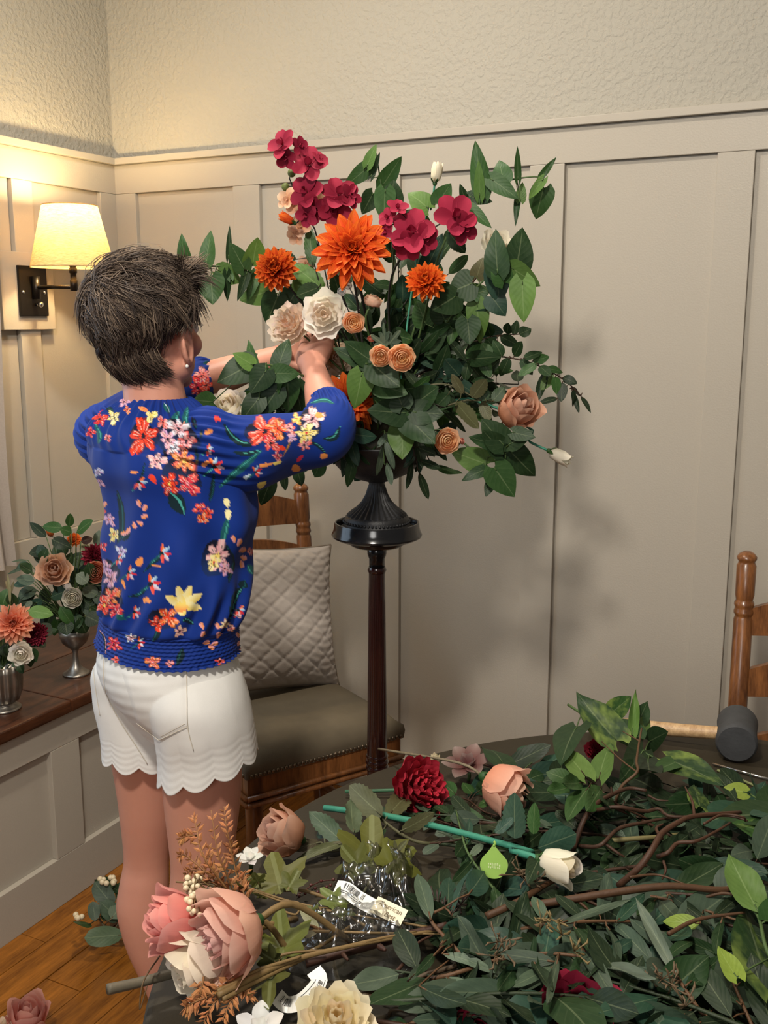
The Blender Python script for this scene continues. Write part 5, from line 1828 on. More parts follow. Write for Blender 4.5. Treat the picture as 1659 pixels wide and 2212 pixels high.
vine('ficus_branch', 'thin dark branch of small leaves drooping at the far right', 'foliage',
     [(900, 820, 2.2), (1000, 768, 2.2), (1080, 770, 2.19), (1150, 785, 2.18), (1210, 815, 2.17), (1250, 850, 2.17), (1272, 885, 2.17)],
     [(1130, 775, 1172, 758, 22, D), (1150, 780, 1187, 770, 24, Md), (1165, 790, 1190, 812, 26, D), (1180, 796, 1217, 798, 22, Md), (1160, 785, 1120, 815, 24, Md), (1195, 806, 1168, 842, 26, L), (1200, 812, 1203, 852, 24, Md), (1215, 815, 1244, 825, 22, K), (1215, 825, 1212, 868, 26, K), (1232, 838, 1258, 850, 18, K), (1236, 842, 1247, 880, 16, K), (1255, 856, 1278, 890, 13, K), (1180, 800, 1160, 870, 22, K), (1240, 850, 1250, 892, 12, K), (1205, 860, 1162, 870, 16, K),
      (1100, 772, 1080, 815, 26, D), (1110, 770, 1130, 735, 26, D), (1085, 772, 1070, 735, 28, D), (1060, 772, 1040, 740, 28, Md), (1040, 775, 1060, 815, 28, Md), (1015, 775, 1000, 820, 30, D), (1125, 775, 1150, 810, 24, D)], 'ovate', None, WOODB, 0.0017, foot=foot_pt(), spread=0.3)
vine('ficus_branch', 'dark leafy branch ending in pointed leaves right of centre', 'foliage',
     [(900, 830, 2.22), (980, 760, 2.24), (1060, 728, 2.26), (1120, 722, 2.27)],
     [(1120, 722, 1147, 713, 30, D), (1110, 724, 1118, 693, 22, D), (1095, 722, 1100, 695, 22, D), (1080, 726, 1120, 745, 28, D), (1060, 728, 1050, 690, 34, D), (1050, 730, 1075, 760, 34, D), (1030, 735, 1020, 690, 36, Md), (1010, 745, 1040, 790, 36, D), (990, 755, 960, 720, 36, D), (985, 760, 1000, 810, 40, B), (960, 780, 985, 738, 42, B), (1075, 735, 1062, 802, 34, D), (1040, 740, 1012, 775, 34, D)], 'ovate', None, WOODB, 0.0018, foot=foot_pt(), spread=0.35)
vine('eucalyptus_sprig', 'grey green sprig hanging over the front of the urn', 'foliage',
     [(830, 930, 2.08), (828, 960, 2.05), (830, 1000, 2.05)],
     [(822, 945, 806, 990, 24, G), (828, 960, 818, 1032, 26, G), (832, 950, 850, 1010, 28, G), (836, 1000, 846, 1048, 26, G), (815, 950, 790, 985, 26, D), (845, 950, 870, 985, 26, G), (838, 935, 815, 965, 24, G)], 'lance', None, STEMG, 0.0015, foot=FOAM + Vector((0.02, -0.05, 0.02)), spread=0.3)
vine('eucalyptus_sprig', 'blue-black sprig dangling at the right of the urn bowl', 'foliage',
     [(880, 930, 2.08), (895, 970, 2.07), (903, 1015, 2.07)],
     [(905, 1020, 926, 1080, 30, K), (890, 995, 881, 1056, 26, K), (908, 995, 955, 1012, 30, K), (900, 965, 945, 984, 30, K), (890, 965, 880, 1000, 24, B), (898, 985, 872, 1010, 22, K)], 'lance', None, WOODB, 0.0015, foot=FOAM + Vector((0.05, -0.04, 0.02)), spread=0.3)
vine('eucalyptus_sprig', 'dark sprig hanging at the left of the urn, under the sleeve', 'foliage',
     [(770, 950, 2.1), (700, 985, 2.1), (640, 1005, 2.08), (590, 1025, 2.06)],
     [(765, 985, 750, 1053, 26, Md), (752, 975, 765, 1010, 26, D), (590, 1025, 563, 1092, 40, D), (640, 1008, 652, 1048, 28, D), (612, 1020, 618, 1060, 20, D), (780, 970, 800, 1005, 24, D), (735, 965, 722, 1000, 28, D)], 'ovate', None, STEMD, 0.0015, foot=FOAM + Vector((-0.06, -0.02, 0.02)), spread=0.3)
vine('rose_leaf_spray', 'faded olive rose leaves in front of the brown rose', 'foliage',
     [(880, 850, 2.14), (960, 830, 2.12), (1030, 860, 2.1), (1085, 870, 2.1)],
     [(985, 868, 1029, 928, 46, OG), (1000, 850, 975, 808, 26, OG), (1020, 860, 1050, 815, 40, OG), (1050, 866, 1035, 830, 34, D), (1040, 868, 1058, 910, 30, OG), (970, 850, 940, 880, 36, D), (1065, 866, 1090, 836, 32, D)], 'serr', None, OG, 0.002, foot=foot_pt(), spread=0.25)
vine('rose_leaf_spray', 'serrated green leaves between the two orange blooms at the left', 'foliage',
     [(800, 820, 2.16), (720, 680, 2.14), (690, 610, 2.12), (672, 540, 2.12)],
     [(676, 575, 664, 484, 34, Md), (700, 628, 630, 562, 54, L), (690, 620, 640, 640, 46, D), (640, 560, 580, 545, 30, D), (710, 650, 665, 690, 50, D), (735, 640, 720, 590, 40, D)], 'serr', None, STEMD, 0.002, foot=foot_pt(), spread=0.2)
vine('oak_leaf_sprig', 'pale green lobed leaves among the peach ranunculus', 'foliage',
     [(830, 850, 2.12), (835, 760, 2.05), (835, 725, 2.04)],
     [(832, 745, 828, 695, 24, GL, 'maple'), (838, 745, 866, 712, 34, GL, 'maple'), (836, 750, 800, 722, 34, GL, 'maple'), (838, 752, 868, 742, 30, Md, 'maple'), (833, 748, 812, 752, 28, D, 'maple')], 'maple', None, STEMG, 0.0016, foot=foot_pt(), spread=0.1)
# inner filling: alike sprays that nothing tells apart
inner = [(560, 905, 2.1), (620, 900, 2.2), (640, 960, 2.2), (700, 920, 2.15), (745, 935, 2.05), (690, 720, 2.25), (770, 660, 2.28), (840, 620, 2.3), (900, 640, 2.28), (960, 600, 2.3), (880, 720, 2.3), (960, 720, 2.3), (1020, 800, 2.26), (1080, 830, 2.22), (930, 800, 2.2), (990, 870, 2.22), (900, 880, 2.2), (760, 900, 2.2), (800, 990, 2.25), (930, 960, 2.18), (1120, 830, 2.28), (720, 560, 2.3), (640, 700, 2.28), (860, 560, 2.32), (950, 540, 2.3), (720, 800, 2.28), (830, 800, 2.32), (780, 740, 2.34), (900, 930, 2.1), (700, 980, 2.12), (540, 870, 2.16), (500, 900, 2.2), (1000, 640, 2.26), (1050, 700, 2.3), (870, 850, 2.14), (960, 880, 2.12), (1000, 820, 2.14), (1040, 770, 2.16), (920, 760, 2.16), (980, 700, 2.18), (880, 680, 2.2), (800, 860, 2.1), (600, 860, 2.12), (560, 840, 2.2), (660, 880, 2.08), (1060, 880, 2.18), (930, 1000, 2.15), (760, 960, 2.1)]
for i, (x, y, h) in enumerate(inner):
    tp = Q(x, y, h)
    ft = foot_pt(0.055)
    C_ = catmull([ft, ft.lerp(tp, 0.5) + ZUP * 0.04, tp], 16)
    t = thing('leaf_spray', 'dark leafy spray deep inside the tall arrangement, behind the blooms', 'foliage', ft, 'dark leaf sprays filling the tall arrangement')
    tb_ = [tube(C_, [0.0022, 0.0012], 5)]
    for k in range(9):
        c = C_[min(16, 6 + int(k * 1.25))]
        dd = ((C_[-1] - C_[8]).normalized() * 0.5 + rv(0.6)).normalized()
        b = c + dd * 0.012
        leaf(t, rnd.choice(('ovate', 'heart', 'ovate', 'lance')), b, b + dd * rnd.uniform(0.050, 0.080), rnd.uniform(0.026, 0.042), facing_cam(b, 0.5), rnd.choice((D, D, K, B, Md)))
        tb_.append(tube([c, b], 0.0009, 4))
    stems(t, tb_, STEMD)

# ================================================================== tall arrangement: blooms
ORN, ORN2, WHT, IVO, PCH, CRMS, BRN = (0.64, 0.040, 0.006), (0.50, 0.026, 0.006), (0.90, 0.86, 0.78), (0.78, 0.62, 0.48), (0.80, 0.42, 0.20), (0.20, 0.005, 0.024), (0.58, 0.205, 0.08)
fp = foot_pt
flower('orange_dahlia', 'large fiery orange dahlia at the top of the arrangement', 'flower', Q(762, 540, 2.02), 84, 'dahlia', ORN, camdir(-0.05, 0.15), fp(), 'flame', (0.60, 0.05, 0.01), stem=STEMD, srad=0.003, cal=False)
flower('orange_dahlia', 'shaggy orange dahlia low behind the right forearm', 'flower', Q(752, 872, 2.1), 68, 'dahlia', ORN2, camdir(0.25, 0.0), fp(), 'flame', (0.55, 0.04, 0.01), stem=STEMD, cal=False)
flower('orange_mum', 'round orange mum at the left, beside the slim vine', 'flower', Q(596, 582, 2.06), 50, 'mum', ORN2, camdir(-0.15, 0.1), fp(), 'flame', (0.45, 0.03, 0.01), stem=STEMD, cal=False)
flower('orange_mum', 'orange mum right of centre, half behind a dark leaf', 'flower', Q(920, 610, 2.08), 47, 'mum', (0.75, 0.11, 0.015), camdir(-0.1, 0.35), fp(), 'flame', (0.55, 0.05, 0.01), stem=STEMG, cal=False)
flower('orange_bud', 'small orange bud in a green cup at the upper left', 'flower', Q(619, 472, 2.1), 22, 'bud', ORN, camdir(-0.9, 0.45, 0.3), fp(), 'flame', stem=STEMD, srad=0.0016)
flower('white_rose', 'open white rose just above the right hand', 'flower', Q(700, 679, 2.03), 50, 'fullrose', WHT, camdir(-0.05, -0.05), fp(), inner=(0.92, 0.80, 0.66))
flower('cream_peony', 'cream peony with frilled petals left of the open white rose', 'flower', Q(622, 698, 2.06), 46, 'peony', (0.92, 0.78, 0.64), camdir(-0.35, 0.15), fp(), inner=(0.92, 0.72, 0.54))
flower('cream_peony', 'cream bloom half hidden behind the right hand', 'flower', Q(728, 772, 2.17), 36, 'fullrose', (0.82, 0.63, 0.45), camdir(0.3, 0.0), fp())
flower('white_rose', 'white rose low at the left, behind the shoulder', 'flower', Q(490, 876, 2.05), 44, 'rose', WHT, camdir(-0.2, 0.55), fp(), inner=(0.82, 0.72, 0.55), mid=[Q(600, 900, 2.12)])
flower('white_rose', 'white rose at the upper right, half covered by two leaves', 'flower', Q(1074, 524, 2.14), 36, 'rose', (0.80, 0.74, 0.60), camdir(0.15, 0.5), fp(), stem=WOODB, mid=[Q(1035, 590, 2.16), Q(960, 700, 2.2)])
flower('white_rosebud', 'white rosebud standing up at the top right', 'flower', Q(943, 372, 2.2), 26, 'bud', (0.82, 0.76, 0.60), camdir(0.15, 1.0, 0.3), fp(), stem=TEALS, mid=[Q(925, 450, 2.2), Q(890, 620, 2.2)])
flower('white_rosebud', 'white rosebud on a green stem pointing out at the lower right', 'flower', Q(1210, 986, 2.1), 30, 'bud', (0.82, 0.77, 0.62), camdir(1.0, -0.55, 0.3), fp(), stem=TEALS, srad=0.0028, mid=[Q(1145, 925, 2.12), Q(1000, 860, 2.16)])
flower('brown_rose', 'copper brown rose at the right edge of the arrangement', 'flower', Q(1121, 882, 2.08), 52, 'coral', BRN, camdir(0.45, 0.35, 0.8), fp(), inner=(0.40, 0.15, 0.07), mid=[Q(1030, 862, 2.12)], stem=OG)
for nm, lab, x, y, h, R, ax in (('ranunculus', 'peach ranunculus touching the open white rose', 763, 698, 1.98, 26, (0.1, 0.05)), ('ranunculus', 'smaller peach ranunculus of the close pair in the centre', 822, 769, 1.93, 26, (-0.1, -0.15)), ('ranunculus', 'bigger peach ranunculus of the close pair in the centre', 868, 773, 1.92, 32, (0.05, -0.1)), ('ranunculus', 'peach ranunculus low at the right of the urn', 966, 952, 2.04, 31, (0.2, -0.15))):
    flower(nm, lab, 'flower', Q(x, y, h), R, 'ranunculus', (0.95, 0.56, 0.30), camdir(*ax), fp(), inner=(0.90, 0.60, 0.28))
flower('ranunculus', 'pale peach ranunculus bud turned upward below the big dahlia', 'flower', Q(806, 648, 2.05), 23, 'ranunculus', (0.82, 0.52, 0.34), camdir(0.2, 0.9, 0.4), fp())
flower('ranunculus', 'tiny coral bud above the close pair of peach ranunculus', 'flower', Q(802, 731, 2.02), 9, 'ranunculus', (0.78, 0.22, 0.12), camdir(0, 0.5), fp(), srad=0.0012)
flower('ranunculus', 'tiny coral bud beside the low peach ranunculus', 'flower', Q(998, 953, 2.06), 8, 'ranunculus', (0.70, 0.16, 0.09), camdir(0.8, 0.2), fp(), srad=0.0012)
flower('peach_orchid', 'small dusty peach blossom above the left orange mum', 'flower', Q(662, 570, 2.14), 20, 'orchid', (0.62, 0.34, 0.22), camdir(-0.2, 0), fp(), stem=STEMD, srad=0.0014, cal=False)


def orchid_spray(label, path, heads, col, buds=(), foot=None):
    C_ = catmull([foot] + [Q(*q) for q in path], 40)
    t = thing('orchid_spray', label, 'flower', foot)
    tb_ = [tube(C_, [0.0028, 0.002, 0.0012], 6)]
    px = [proj(c)[:2] for c in C_]
    for x, y, R, rx, uy in heads:
        i = min(range(41), key=lambda q: (px[q][0] - x) ** 2 + (px[q][1] - y) ** 2)
        p = Q(x, y, C_[i].dot(_FH) - 0.018)
        bloom(t, p, camdir(rx, uy), R * mpp(p), 'orchid', col, 'velvet' if col[0] < 0.5 else 'petal')
        tb_.append(tube(catmull([C_[i], C_[i].lerp(p, 0.5) + rv(0.002), p], 5), 0.0009, 5))
    for x, y, R in buds:
        i = min(range(41), key=lambda q: (px[q][0] - x) ** 2 + (px[q][1] - y) ** 2)
        p = Q(x, y, C_[i].dot(_FH))
        v, f = ball(p, R * mpp(p), 10, 7)
        link('bud', mesh_data('bud', v, f, M['stem']), t, None, (0.14, 0.17, 0.04))
        tb_.append(tube([C_[i], p], 0.0009, 5))
    stems(t, tb_, STEMD)


orchid_spray('crimson orchid spray climbing to the highest point at the upper left', [(770, 640, 2.12), (735, 490, 2.1), (690, 400, 2.1), (625, 322, 2.1)],
             [(612, 312, 36, -0.6, 0.3), (646, 316, 22, 0.9, -0.1), (618, 338, 26, -0.3, -0.9), (668, 356, 40, -0.1, 0.2), (690, 345, 22, 0.7, 0.8), (664, 415, 40, -0.5, 0.1), (682, 448, 36, -0.1, -0.7), (664, 462, 28, -0.5, -0.6), (732, 420, 40, 0.2, 0.4), (756, 425, 28, 0.8, 0.1), (722, 452, 36, 0.1, -0.6)], CRMS, (), fp())
orchid_spray('crimson orchid spray with two full blooms at the upper right of the dahlia', [(840, 640, 2.16), (880, 540, 2.13), (940, 490, 2.12), (990, 468, 2.11)],
             [(982, 468, 50, 0.15, 0.15), (1000, 492, 36, 0.6, -0.4), (890, 502, 50, -0.1, 0.1), (915, 516, 34, 0.6, -0.2), (882, 528, 34, -0.1, -0.7), (858, 450, 24, 0.2, 0.6), (838, 470, 22, -0.5, 0.2), (835, 500, 20, -0.6, -0.2)], (0.26, 0.008, 0.034), (), fp())
orchid_spray('peach orchid spray with green buds, behind the crimson spray', [(740, 640, 2.18), (700, 560, 2.17), (660, 470, 2.16), (625, 385, 2.15)],
             [(622, 432, 26, -0.6, 0.2), (632, 440, 24, 0.1, -0.2), (650, 490, 26, -0.3, 0.2), (640, 508, 22, -0.5, -0.4), (690, 440, 24, 0.3, 0.1), (700, 450, 20, 0.6, -0.2)], (0.62, 0.32, 0.17), ((630, 374, 9), (617, 404, 9)), fp())
# burgundy glimpse and the clear price tag on a stem
flower('burgundy_bloom', 'dark burgundy bloom buried behind leaves right of centre', 'flower', Q(958, 690, 2.3), 26, 'mum', (0.10, 0.008, 0.02), camdir(0, 0.1), fp(), 'velvet', cal=False)
M['tag'] = plain('tag_paper', (0.72, 0.71, 0.66), 0.4, 60, 0.04)
M['tag_cream'] = plain('tag_cream', (0.70, 0.63, 0.46), 0.5, 60, 0.05)
M['ink'] = plain('ink', (0.02, 0.02, 0.02), 0.6)
M['ink_brown'] = plain('ink_brown', (0.12, 0.08, 0.03), 0.6)
mt = NT('clear_sticker')
mt.set((0.85, 0.86, 0.85), 0.2, **{'Alpha': 0.45})
M['sticker'] = mt.m


def disc_tag(label, p, r, nrm):
    t = thing('price_tag', label, 'tag', p)
    mw = frame(p, _U, nrm)
    v, f = lathe([(r, -0.0004), (r, 0.0004)], 24)
    link('disc', mesh_data('disc', *xf((v, f), mw), M['sticker']), t)
    ring = [mw @ Vector((r * 0.82 * math.cos(a), r * 0.82 * math.sin(a), 0.0006)) for a in np.linspace(0, 2 * PI, 25)]
    bars = [xf(box((-r * 0.45 + k * r * 0.12, -r * 0.18, 0.0005), (-r * 0.45 + k * r * 0.12 + r * 0.05, r * 0.12, 0.0009)), mw) for k in range(8)]
    link('print', mesh_data('print', *join(tube(ring, 0.0004, 4), *bars), M['ink']), t)
    return t


disc_tag('clear round price tag on a stem under the big dahlia', Q(752, 617, 2.08), 0.0085, camdir(0.1, 0.1))
disc_tag('clear round price tag with bars, lower of the two', Q(738, 630, 2.07), 0.009, camdir(-0.1, 0))
# ================================================================== things on the table
def ncam(spread=0.25, k=0.55):
    return ZUP * 0.8 - _FH * k + rv(spread)


def branch(name, label, path, lvs=(), kind='lance', col=WOODB, rad=0.0022, cat='foliage', group=None, extra=(), spread=0.28, lift=0.012, mat='leaf', taper=0.6, at=T, nup=0.55):
    """path: (px, py, height over the table); leaves: (bx, by, tx, ty, width px, colour[, kind])"""
    C_ = catmull([at(*q) for q in path], 30)
    t = thing(name, label, cat, C_[0], group)
    tb_ = [tube(C_, [rad, rad * 0.9, rad * taper], 7)]
    px = [proj(c)[:2] for c in C_]
    for e in extra:
        r = rad * 0.6
        if isinstance(e[-1], float):
            r, e = e[-1], e[:-1]
        tb_.append(tube(catmull([at(*q) for q in e], 22), [r, r * 0.85, r * 0.5], 6))
    for lf in lvs:
        bx, by, tx, ty, w, c = lf[:6]
        kd = lf[6] if len(lf) > 6 else kind
        mt_ = lf[7] if len(lf) > 7 else mat
        i = min(range(len(px)), key=lambda q: (px[q][0] - bx) ** 2 + (px[q][1] - by) ** 2)
        up = C_[i].z - (TABZ if at is T else 0.0)
        bp = at(bx, by, up + rnd.uniform(0, lift * 0.5))
        tp = at(tx, ty, up + rnd.uniform(0.2, 1.5) * lift)
        leaf(t, kd, bp, tp, w * mpp(bp), ncam(spread, nup), c, mt_)
        tb_.append(tube([C_[i], C_[i].lerp(bp, 0.6) + ZUP * 0.002, bp, bp.lerp(tp, 0.15)], rad * 0.45, 5))
    stems(t, tb_, col)
    return t


# --- loose mass first: alike eucalyptus branches under everything
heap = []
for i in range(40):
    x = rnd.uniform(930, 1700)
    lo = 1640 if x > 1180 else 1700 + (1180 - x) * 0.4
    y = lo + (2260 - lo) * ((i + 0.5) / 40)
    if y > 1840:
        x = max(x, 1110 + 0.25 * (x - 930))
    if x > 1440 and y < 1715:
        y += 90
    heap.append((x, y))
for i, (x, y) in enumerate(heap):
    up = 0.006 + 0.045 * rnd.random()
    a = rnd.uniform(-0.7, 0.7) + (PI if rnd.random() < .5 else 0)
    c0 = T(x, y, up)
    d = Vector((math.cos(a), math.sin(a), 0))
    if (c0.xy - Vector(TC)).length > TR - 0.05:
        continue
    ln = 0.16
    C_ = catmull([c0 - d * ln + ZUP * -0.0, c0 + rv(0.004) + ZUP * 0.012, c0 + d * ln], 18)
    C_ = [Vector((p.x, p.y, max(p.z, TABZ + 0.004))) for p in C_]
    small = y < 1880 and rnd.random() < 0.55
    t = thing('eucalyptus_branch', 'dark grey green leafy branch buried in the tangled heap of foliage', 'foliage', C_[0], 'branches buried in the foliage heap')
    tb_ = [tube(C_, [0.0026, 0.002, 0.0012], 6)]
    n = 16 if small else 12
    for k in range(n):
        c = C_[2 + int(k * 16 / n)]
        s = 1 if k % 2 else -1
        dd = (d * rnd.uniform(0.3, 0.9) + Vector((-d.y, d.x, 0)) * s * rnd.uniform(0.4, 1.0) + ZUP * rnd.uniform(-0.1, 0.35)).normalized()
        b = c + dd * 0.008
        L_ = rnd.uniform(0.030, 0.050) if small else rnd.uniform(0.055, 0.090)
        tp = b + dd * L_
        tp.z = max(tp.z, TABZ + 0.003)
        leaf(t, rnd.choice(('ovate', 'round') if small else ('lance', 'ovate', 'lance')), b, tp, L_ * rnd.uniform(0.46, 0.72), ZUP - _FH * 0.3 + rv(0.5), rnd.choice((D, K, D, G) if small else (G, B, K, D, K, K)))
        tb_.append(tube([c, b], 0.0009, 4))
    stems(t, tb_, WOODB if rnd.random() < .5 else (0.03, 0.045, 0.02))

# --- seeded eucalyptus in front
SE = dict(kind='lance', col=(0.13, 0.065, 0.03))
branch('seeded_eucalyptus', 'long-leaved eucalyptus branch standing up beside the plastic bag', [(1060, 2130, .03), (985, 2050, .055), (930, 1985, .06), (960, 1960, .065)],
       [(931, 1988, 900, 1874, 62, G), (975, 1978, 1010, 1858, 34, B), (948, 2046, 1047, 1953, 60, K), (1050, 2040, 1110, 1938, 42, G), (955, 2060, 1060, 2076, 44, GL), (880, 2120, 916, 2080, 30, G), (905, 2130, 1022, 2192, 74, K), (940, 2060, 915, 2090, 34, D), (1012, 1932, 1062, 1868, 56, B, 'ovate')], rad=0.0026, **SE)
branch('seeded_eucalyptus', 'eucalyptus branch with one broad pale leaf, low in front', [(880, 2120, .02), (965, 2108, .05), (1090, 2070, .055), (1200, 2060, .06), (1330, 2080, .06)],
       [(962, 2108, 1092, 2208, 82, GL), (1205, 2084, 1104, 2130, 64, G), (1200, 2078, 1082, 2058, 56, G), (1206, 2064, 1180, 2202, 32, G), (1300, 2075, 1382, 2014, 48, B), (1285, 2072, 1418, 2136, 58, GL), (1255, 2042, 1322, 2140, 62, G), (1150, 2070, 1190, 2160, 50, K), (1120, 2080, 1060, 2150, 60, D)], rad=0.0026, **SE)
branch('seeded_eucalyptus', 'eucalyptus branch with a curled leaf edge-on under the white rosebud', [(1110, 2010, .05), (1190, 1995, .065), (1280, 1990, .065), (1370, 1990, .06)],
       [(1202, 1997, 1362, 1943, 28, GL), (1295, 1978, 1320, 1882, 60, G), (1260, 1985, 1200, 1930, 56, K), (1330, 1992, 1390, 1940, 48, B), (1310, 2000, 1360, 2060, 46, G), (1240, 2000, 1280, 2050, 46, D), (1180, 1990, 1150, 1930, 46, G)], rad=0.0024, **SE)
branch('seeded_eucalyptus', 'eucalyptus branch with a tall pointed sage leaf, lower right', [(1560, 2240, .02), (1510, 2180, .05), (1462, 2108, .065), (1440, 2060, .06)],
       [(1464, 2112, 1384, 1962, 50, GL), (1440, 2225, 1393, 2158, 42, G), (1502, 2222, 1430, 2156, 38, G), (1470, 2120, 1350, 2090, 52, G), (1480, 2130, 1570, 2060, 50, D), (1440, 2070, 1500, 2010, 44, D), (1530, 2190, 1600, 2130, 50, K)], rad=0.0024, **SE)
branch('seeded_eucalyptus', 'dim eucalyptus branch at the bottom right corner', [(1640, 2250, .03), (1600, 2160, .05), (1570, 2090, .055)],
       [(1650, 2230, 1610, 2158, 60, G), (1600, 2170, 1540, 2120, 46, K), (1590, 2130, 1650, 2080, 50, D), (1580, 2200, 1510, 2215, 50, K)], rad=0.0022, **SE)
branch('seeded_eucalyptus', 'dark eucalyptus branch along the right below the twigs', [(1300, 1930, .04), (1400, 1935, .055), (1500, 1960, .06), (1600, 1990, .06)],
       [(1445, 1930, 1512, 1982, 38, K), (1420, 1940, 1360, 1985, 42, D), (1512, 1995, 1434, 1986, 36, Y, 'ovate'), (1480, 1950, 1560, 1920, 44, D), (1540, 1980, 1600, 1940, 42, K), (1380, 1935, 1340, 1890, 44, G), (1560, 1985, 1540, 2050, 44, D), (1600, 1995, 1655, 2030, 46, K)], rad=0.0022, **SE)
branch('seeded_eucalyptus', 'grey green eucalyptus branch at the bottom edge between the two roses', [(850, 2230, .02), (930, 2195, .035), (1020, 2190, .04)],
       [(990, 2200, 895, 2206, 52, G), (940, 2195, 1000, 2150, 44, K), (1010, 2195, 1080, 2170, 46, D), (880, 2215, 830, 2190, 36, D)], rad=0.0022, **SE)

# --- philodendron and ficus at the back of the heap
branch('philodendron_vine', 'variegated dark-leaved vine topping the heap by the mallet handle', [(1227, 1522, .10), (1300, 1570, .09), (1340, 1600, .085), (1420, 1640, .07), (1500, 1680, .05)],
       [(1332, 1600, 1250, 1512, 66, D, 'heart', 'leaf_var'), (1320, 1540, 1366, 1503, 38, Md, 'heart', 'leaf_var'), (1372, 1592, 1328, 1542, 52, D), (1366, 1586, 1370, 1503, 20, L), (1382, 1586, 1404, 1539, 28, L), (1246, 1570, 1206, 1626, 60, D), (1442, 1640, 1560, 1684, 66, D, 'heart', 'leaf_var'), (1402, 1602, 1440, 1580, 46, D), (1476, 1640, 1408, 1666, 38, Md), (1512, 1742, 1500, 1694, 50, D, 'heart', 'leaf_var'), (1390, 1620, 1350, 1680, 56, D), (1380, 1560, 1395, 1520, 30, D), (1400, 1640, 1400, 1700, 50, K)], 'heart', STEMG, 0.0024, nup=0.9, lift=0.03)
branch('ficus_branch', 'light green ficus branch with two upright leaves in the heap', [(1400, 1770, .05), (1330, 1735, .08), (1280, 1690, .10), (1250, 1672, .10)],
       [(1264, 1676, 1206, 1598, 46, L, 'heart'), (1294, 1682, 1314, 1594, 46, L, 'heart'), (1236, 1692, 1185, 1660, 46, Md), (1272, 1700, 1224, 1757, 50, Md), (1260, 1690, 1200, 1700, 40, Md), (1300, 1700, 1270, 1750, 46, Md), (1230, 1700, 1175, 1720, 36, Md), (1320, 1720, 1290, 1770, 46, D), (1350, 1735, 1330, 1690, 44, D)], 'ovate', WOODB, 0.0018, nup=0.9, lift=0.02)
branch('philodendron_vine', 'broad glossy dark leaf with two smaller ones at the right edge', [(1720, 1830, .05), (1690, 1765, .06), (1620, 1715, .06)],
       [(1692, 1757, 1546, 1762, 92, D), (1612, 1712, 1562, 1700, 34, Y), (1690, 1802, 1578, 1782, 62, Md, 'heart', 'leaf_var'), (1660, 1740, 1720, 1690, 60, D)], 'heart', STEMG, 0.0024)
branch('philodendron_vine', 'bright green and bruised dark leaves at the lower right edge', [(1720, 2150, .05), (1660, 2060, .08), (1640, 1985, .09), (1620, 1960, .09)],
       [(1640, 1972, 1578, 1866, 80, L, 'ovate'), (1668, 2140, 1600, 1970, 118, D, 'heart', 'leaf_var'), (1592, 2112, 1548, 2048, 44, Y), (1660, 1990, 1720, 1940, 60, Md)], 'heart', STEMG, 0.0024, nup=0.9)
branch('philodendron_vine', 'dark veined leaf standing by the table edge above the peach rose', [(1130, 1700, .02), (1100, 1670, .04), (1086, 1652, .05)],
       [(1087, 1652, 1060, 1584, 64, D), (1155, 1642, 1114, 1604, 36, B, 'round'), (1165, 1660, 1210, 1640, 40, B, 'round'), (1130, 1690, 1175, 1665, 40, D, 'round')], 'heart', STEMG, 0.0018, nup=0.9)
branch('ficus_branch', 'low green branch between the red peony and the peach rose', [(930, 1740, .01), (1000, 1725, .015), (1050, 1755, .02), (1120, 1770, .02)],
       [(985, 1716, 955, 1690, 34, Md), (1020, 1715, 1000, 1690, 36, Md), (1030, 1712, 1060, 1690, 34, D), (960, 1745, 1040, 1757, 32, Md), (1055, 1740, 1030, 1720, 30, Md), (940, 1740, 915, 1765, 30, D), (1080, 1765, 1110, 1740, 32, D), (1000, 1770, 1030, 1800, 36, B), (1060, 1780, 1090, 1810, 36, B)], 'ovate', WOODB, 0.0016)
branch('eucalyptus_branch', 'blue green folded sprig leaning on the green rose stem', [(1090, 1950, .04), (1015, 1850, .05), (995, 1790, .06), (985, 1750, .06)],
       [(1012, 1812, 984, 1744, 36, B), (1008, 1825, 1018, 1760, 28, B), (1015, 1850, 1045, 1820, 30, GL), (1020, 1860, 985, 1900, 36, D), (1040, 1890, 1075, 1860, 40, K), (1050, 1900, 1010, 1930, 40, D), (1075, 1930, 1040, 1990, 44, G)], 'lance', STEMG, 0.0018)

# --- curly willow twigs
CW = dict(kind='lance', cat='twig', taper=0.55)
branch('curly_twig', 'curly brown twig forking over the heap below the ficus leaves', [(1236, 1842, .05), (1262, 1770, .09), (1289, 1736, .10), (1322, 1716, .10), (1359, 1703, .10), (1397, 1708, .10)], (), 'lance', WOODB, 0.0038, 'twig',
       extra=[((1289, 1750, .10), (1336, 1743, .11), (1393, 1753, .10), (1423, 1747, .10), (1444, 1763, .10), (1491, 1765, .10), (1538, 1763, .09), (1578, 1763, .09), (1615, 1773, .09), 0.0028), ((1248, 1827, .055), (1295, 1827, .08), (1336, 1790, .09), (1390, 1777, .09), (1437, 1768, .09), (1487, 1763, .09), 0.0030), ((1305, 1821, .08), (1332, 1841, .075), (1349, 1851, .07), 0.0024), ((1322, 1716, .10), (1320, 1700, .11), 0.0022), ((1400, 1718, .10), (1420, 1728, .10), (1444, 1730, .10), 0.0018)])
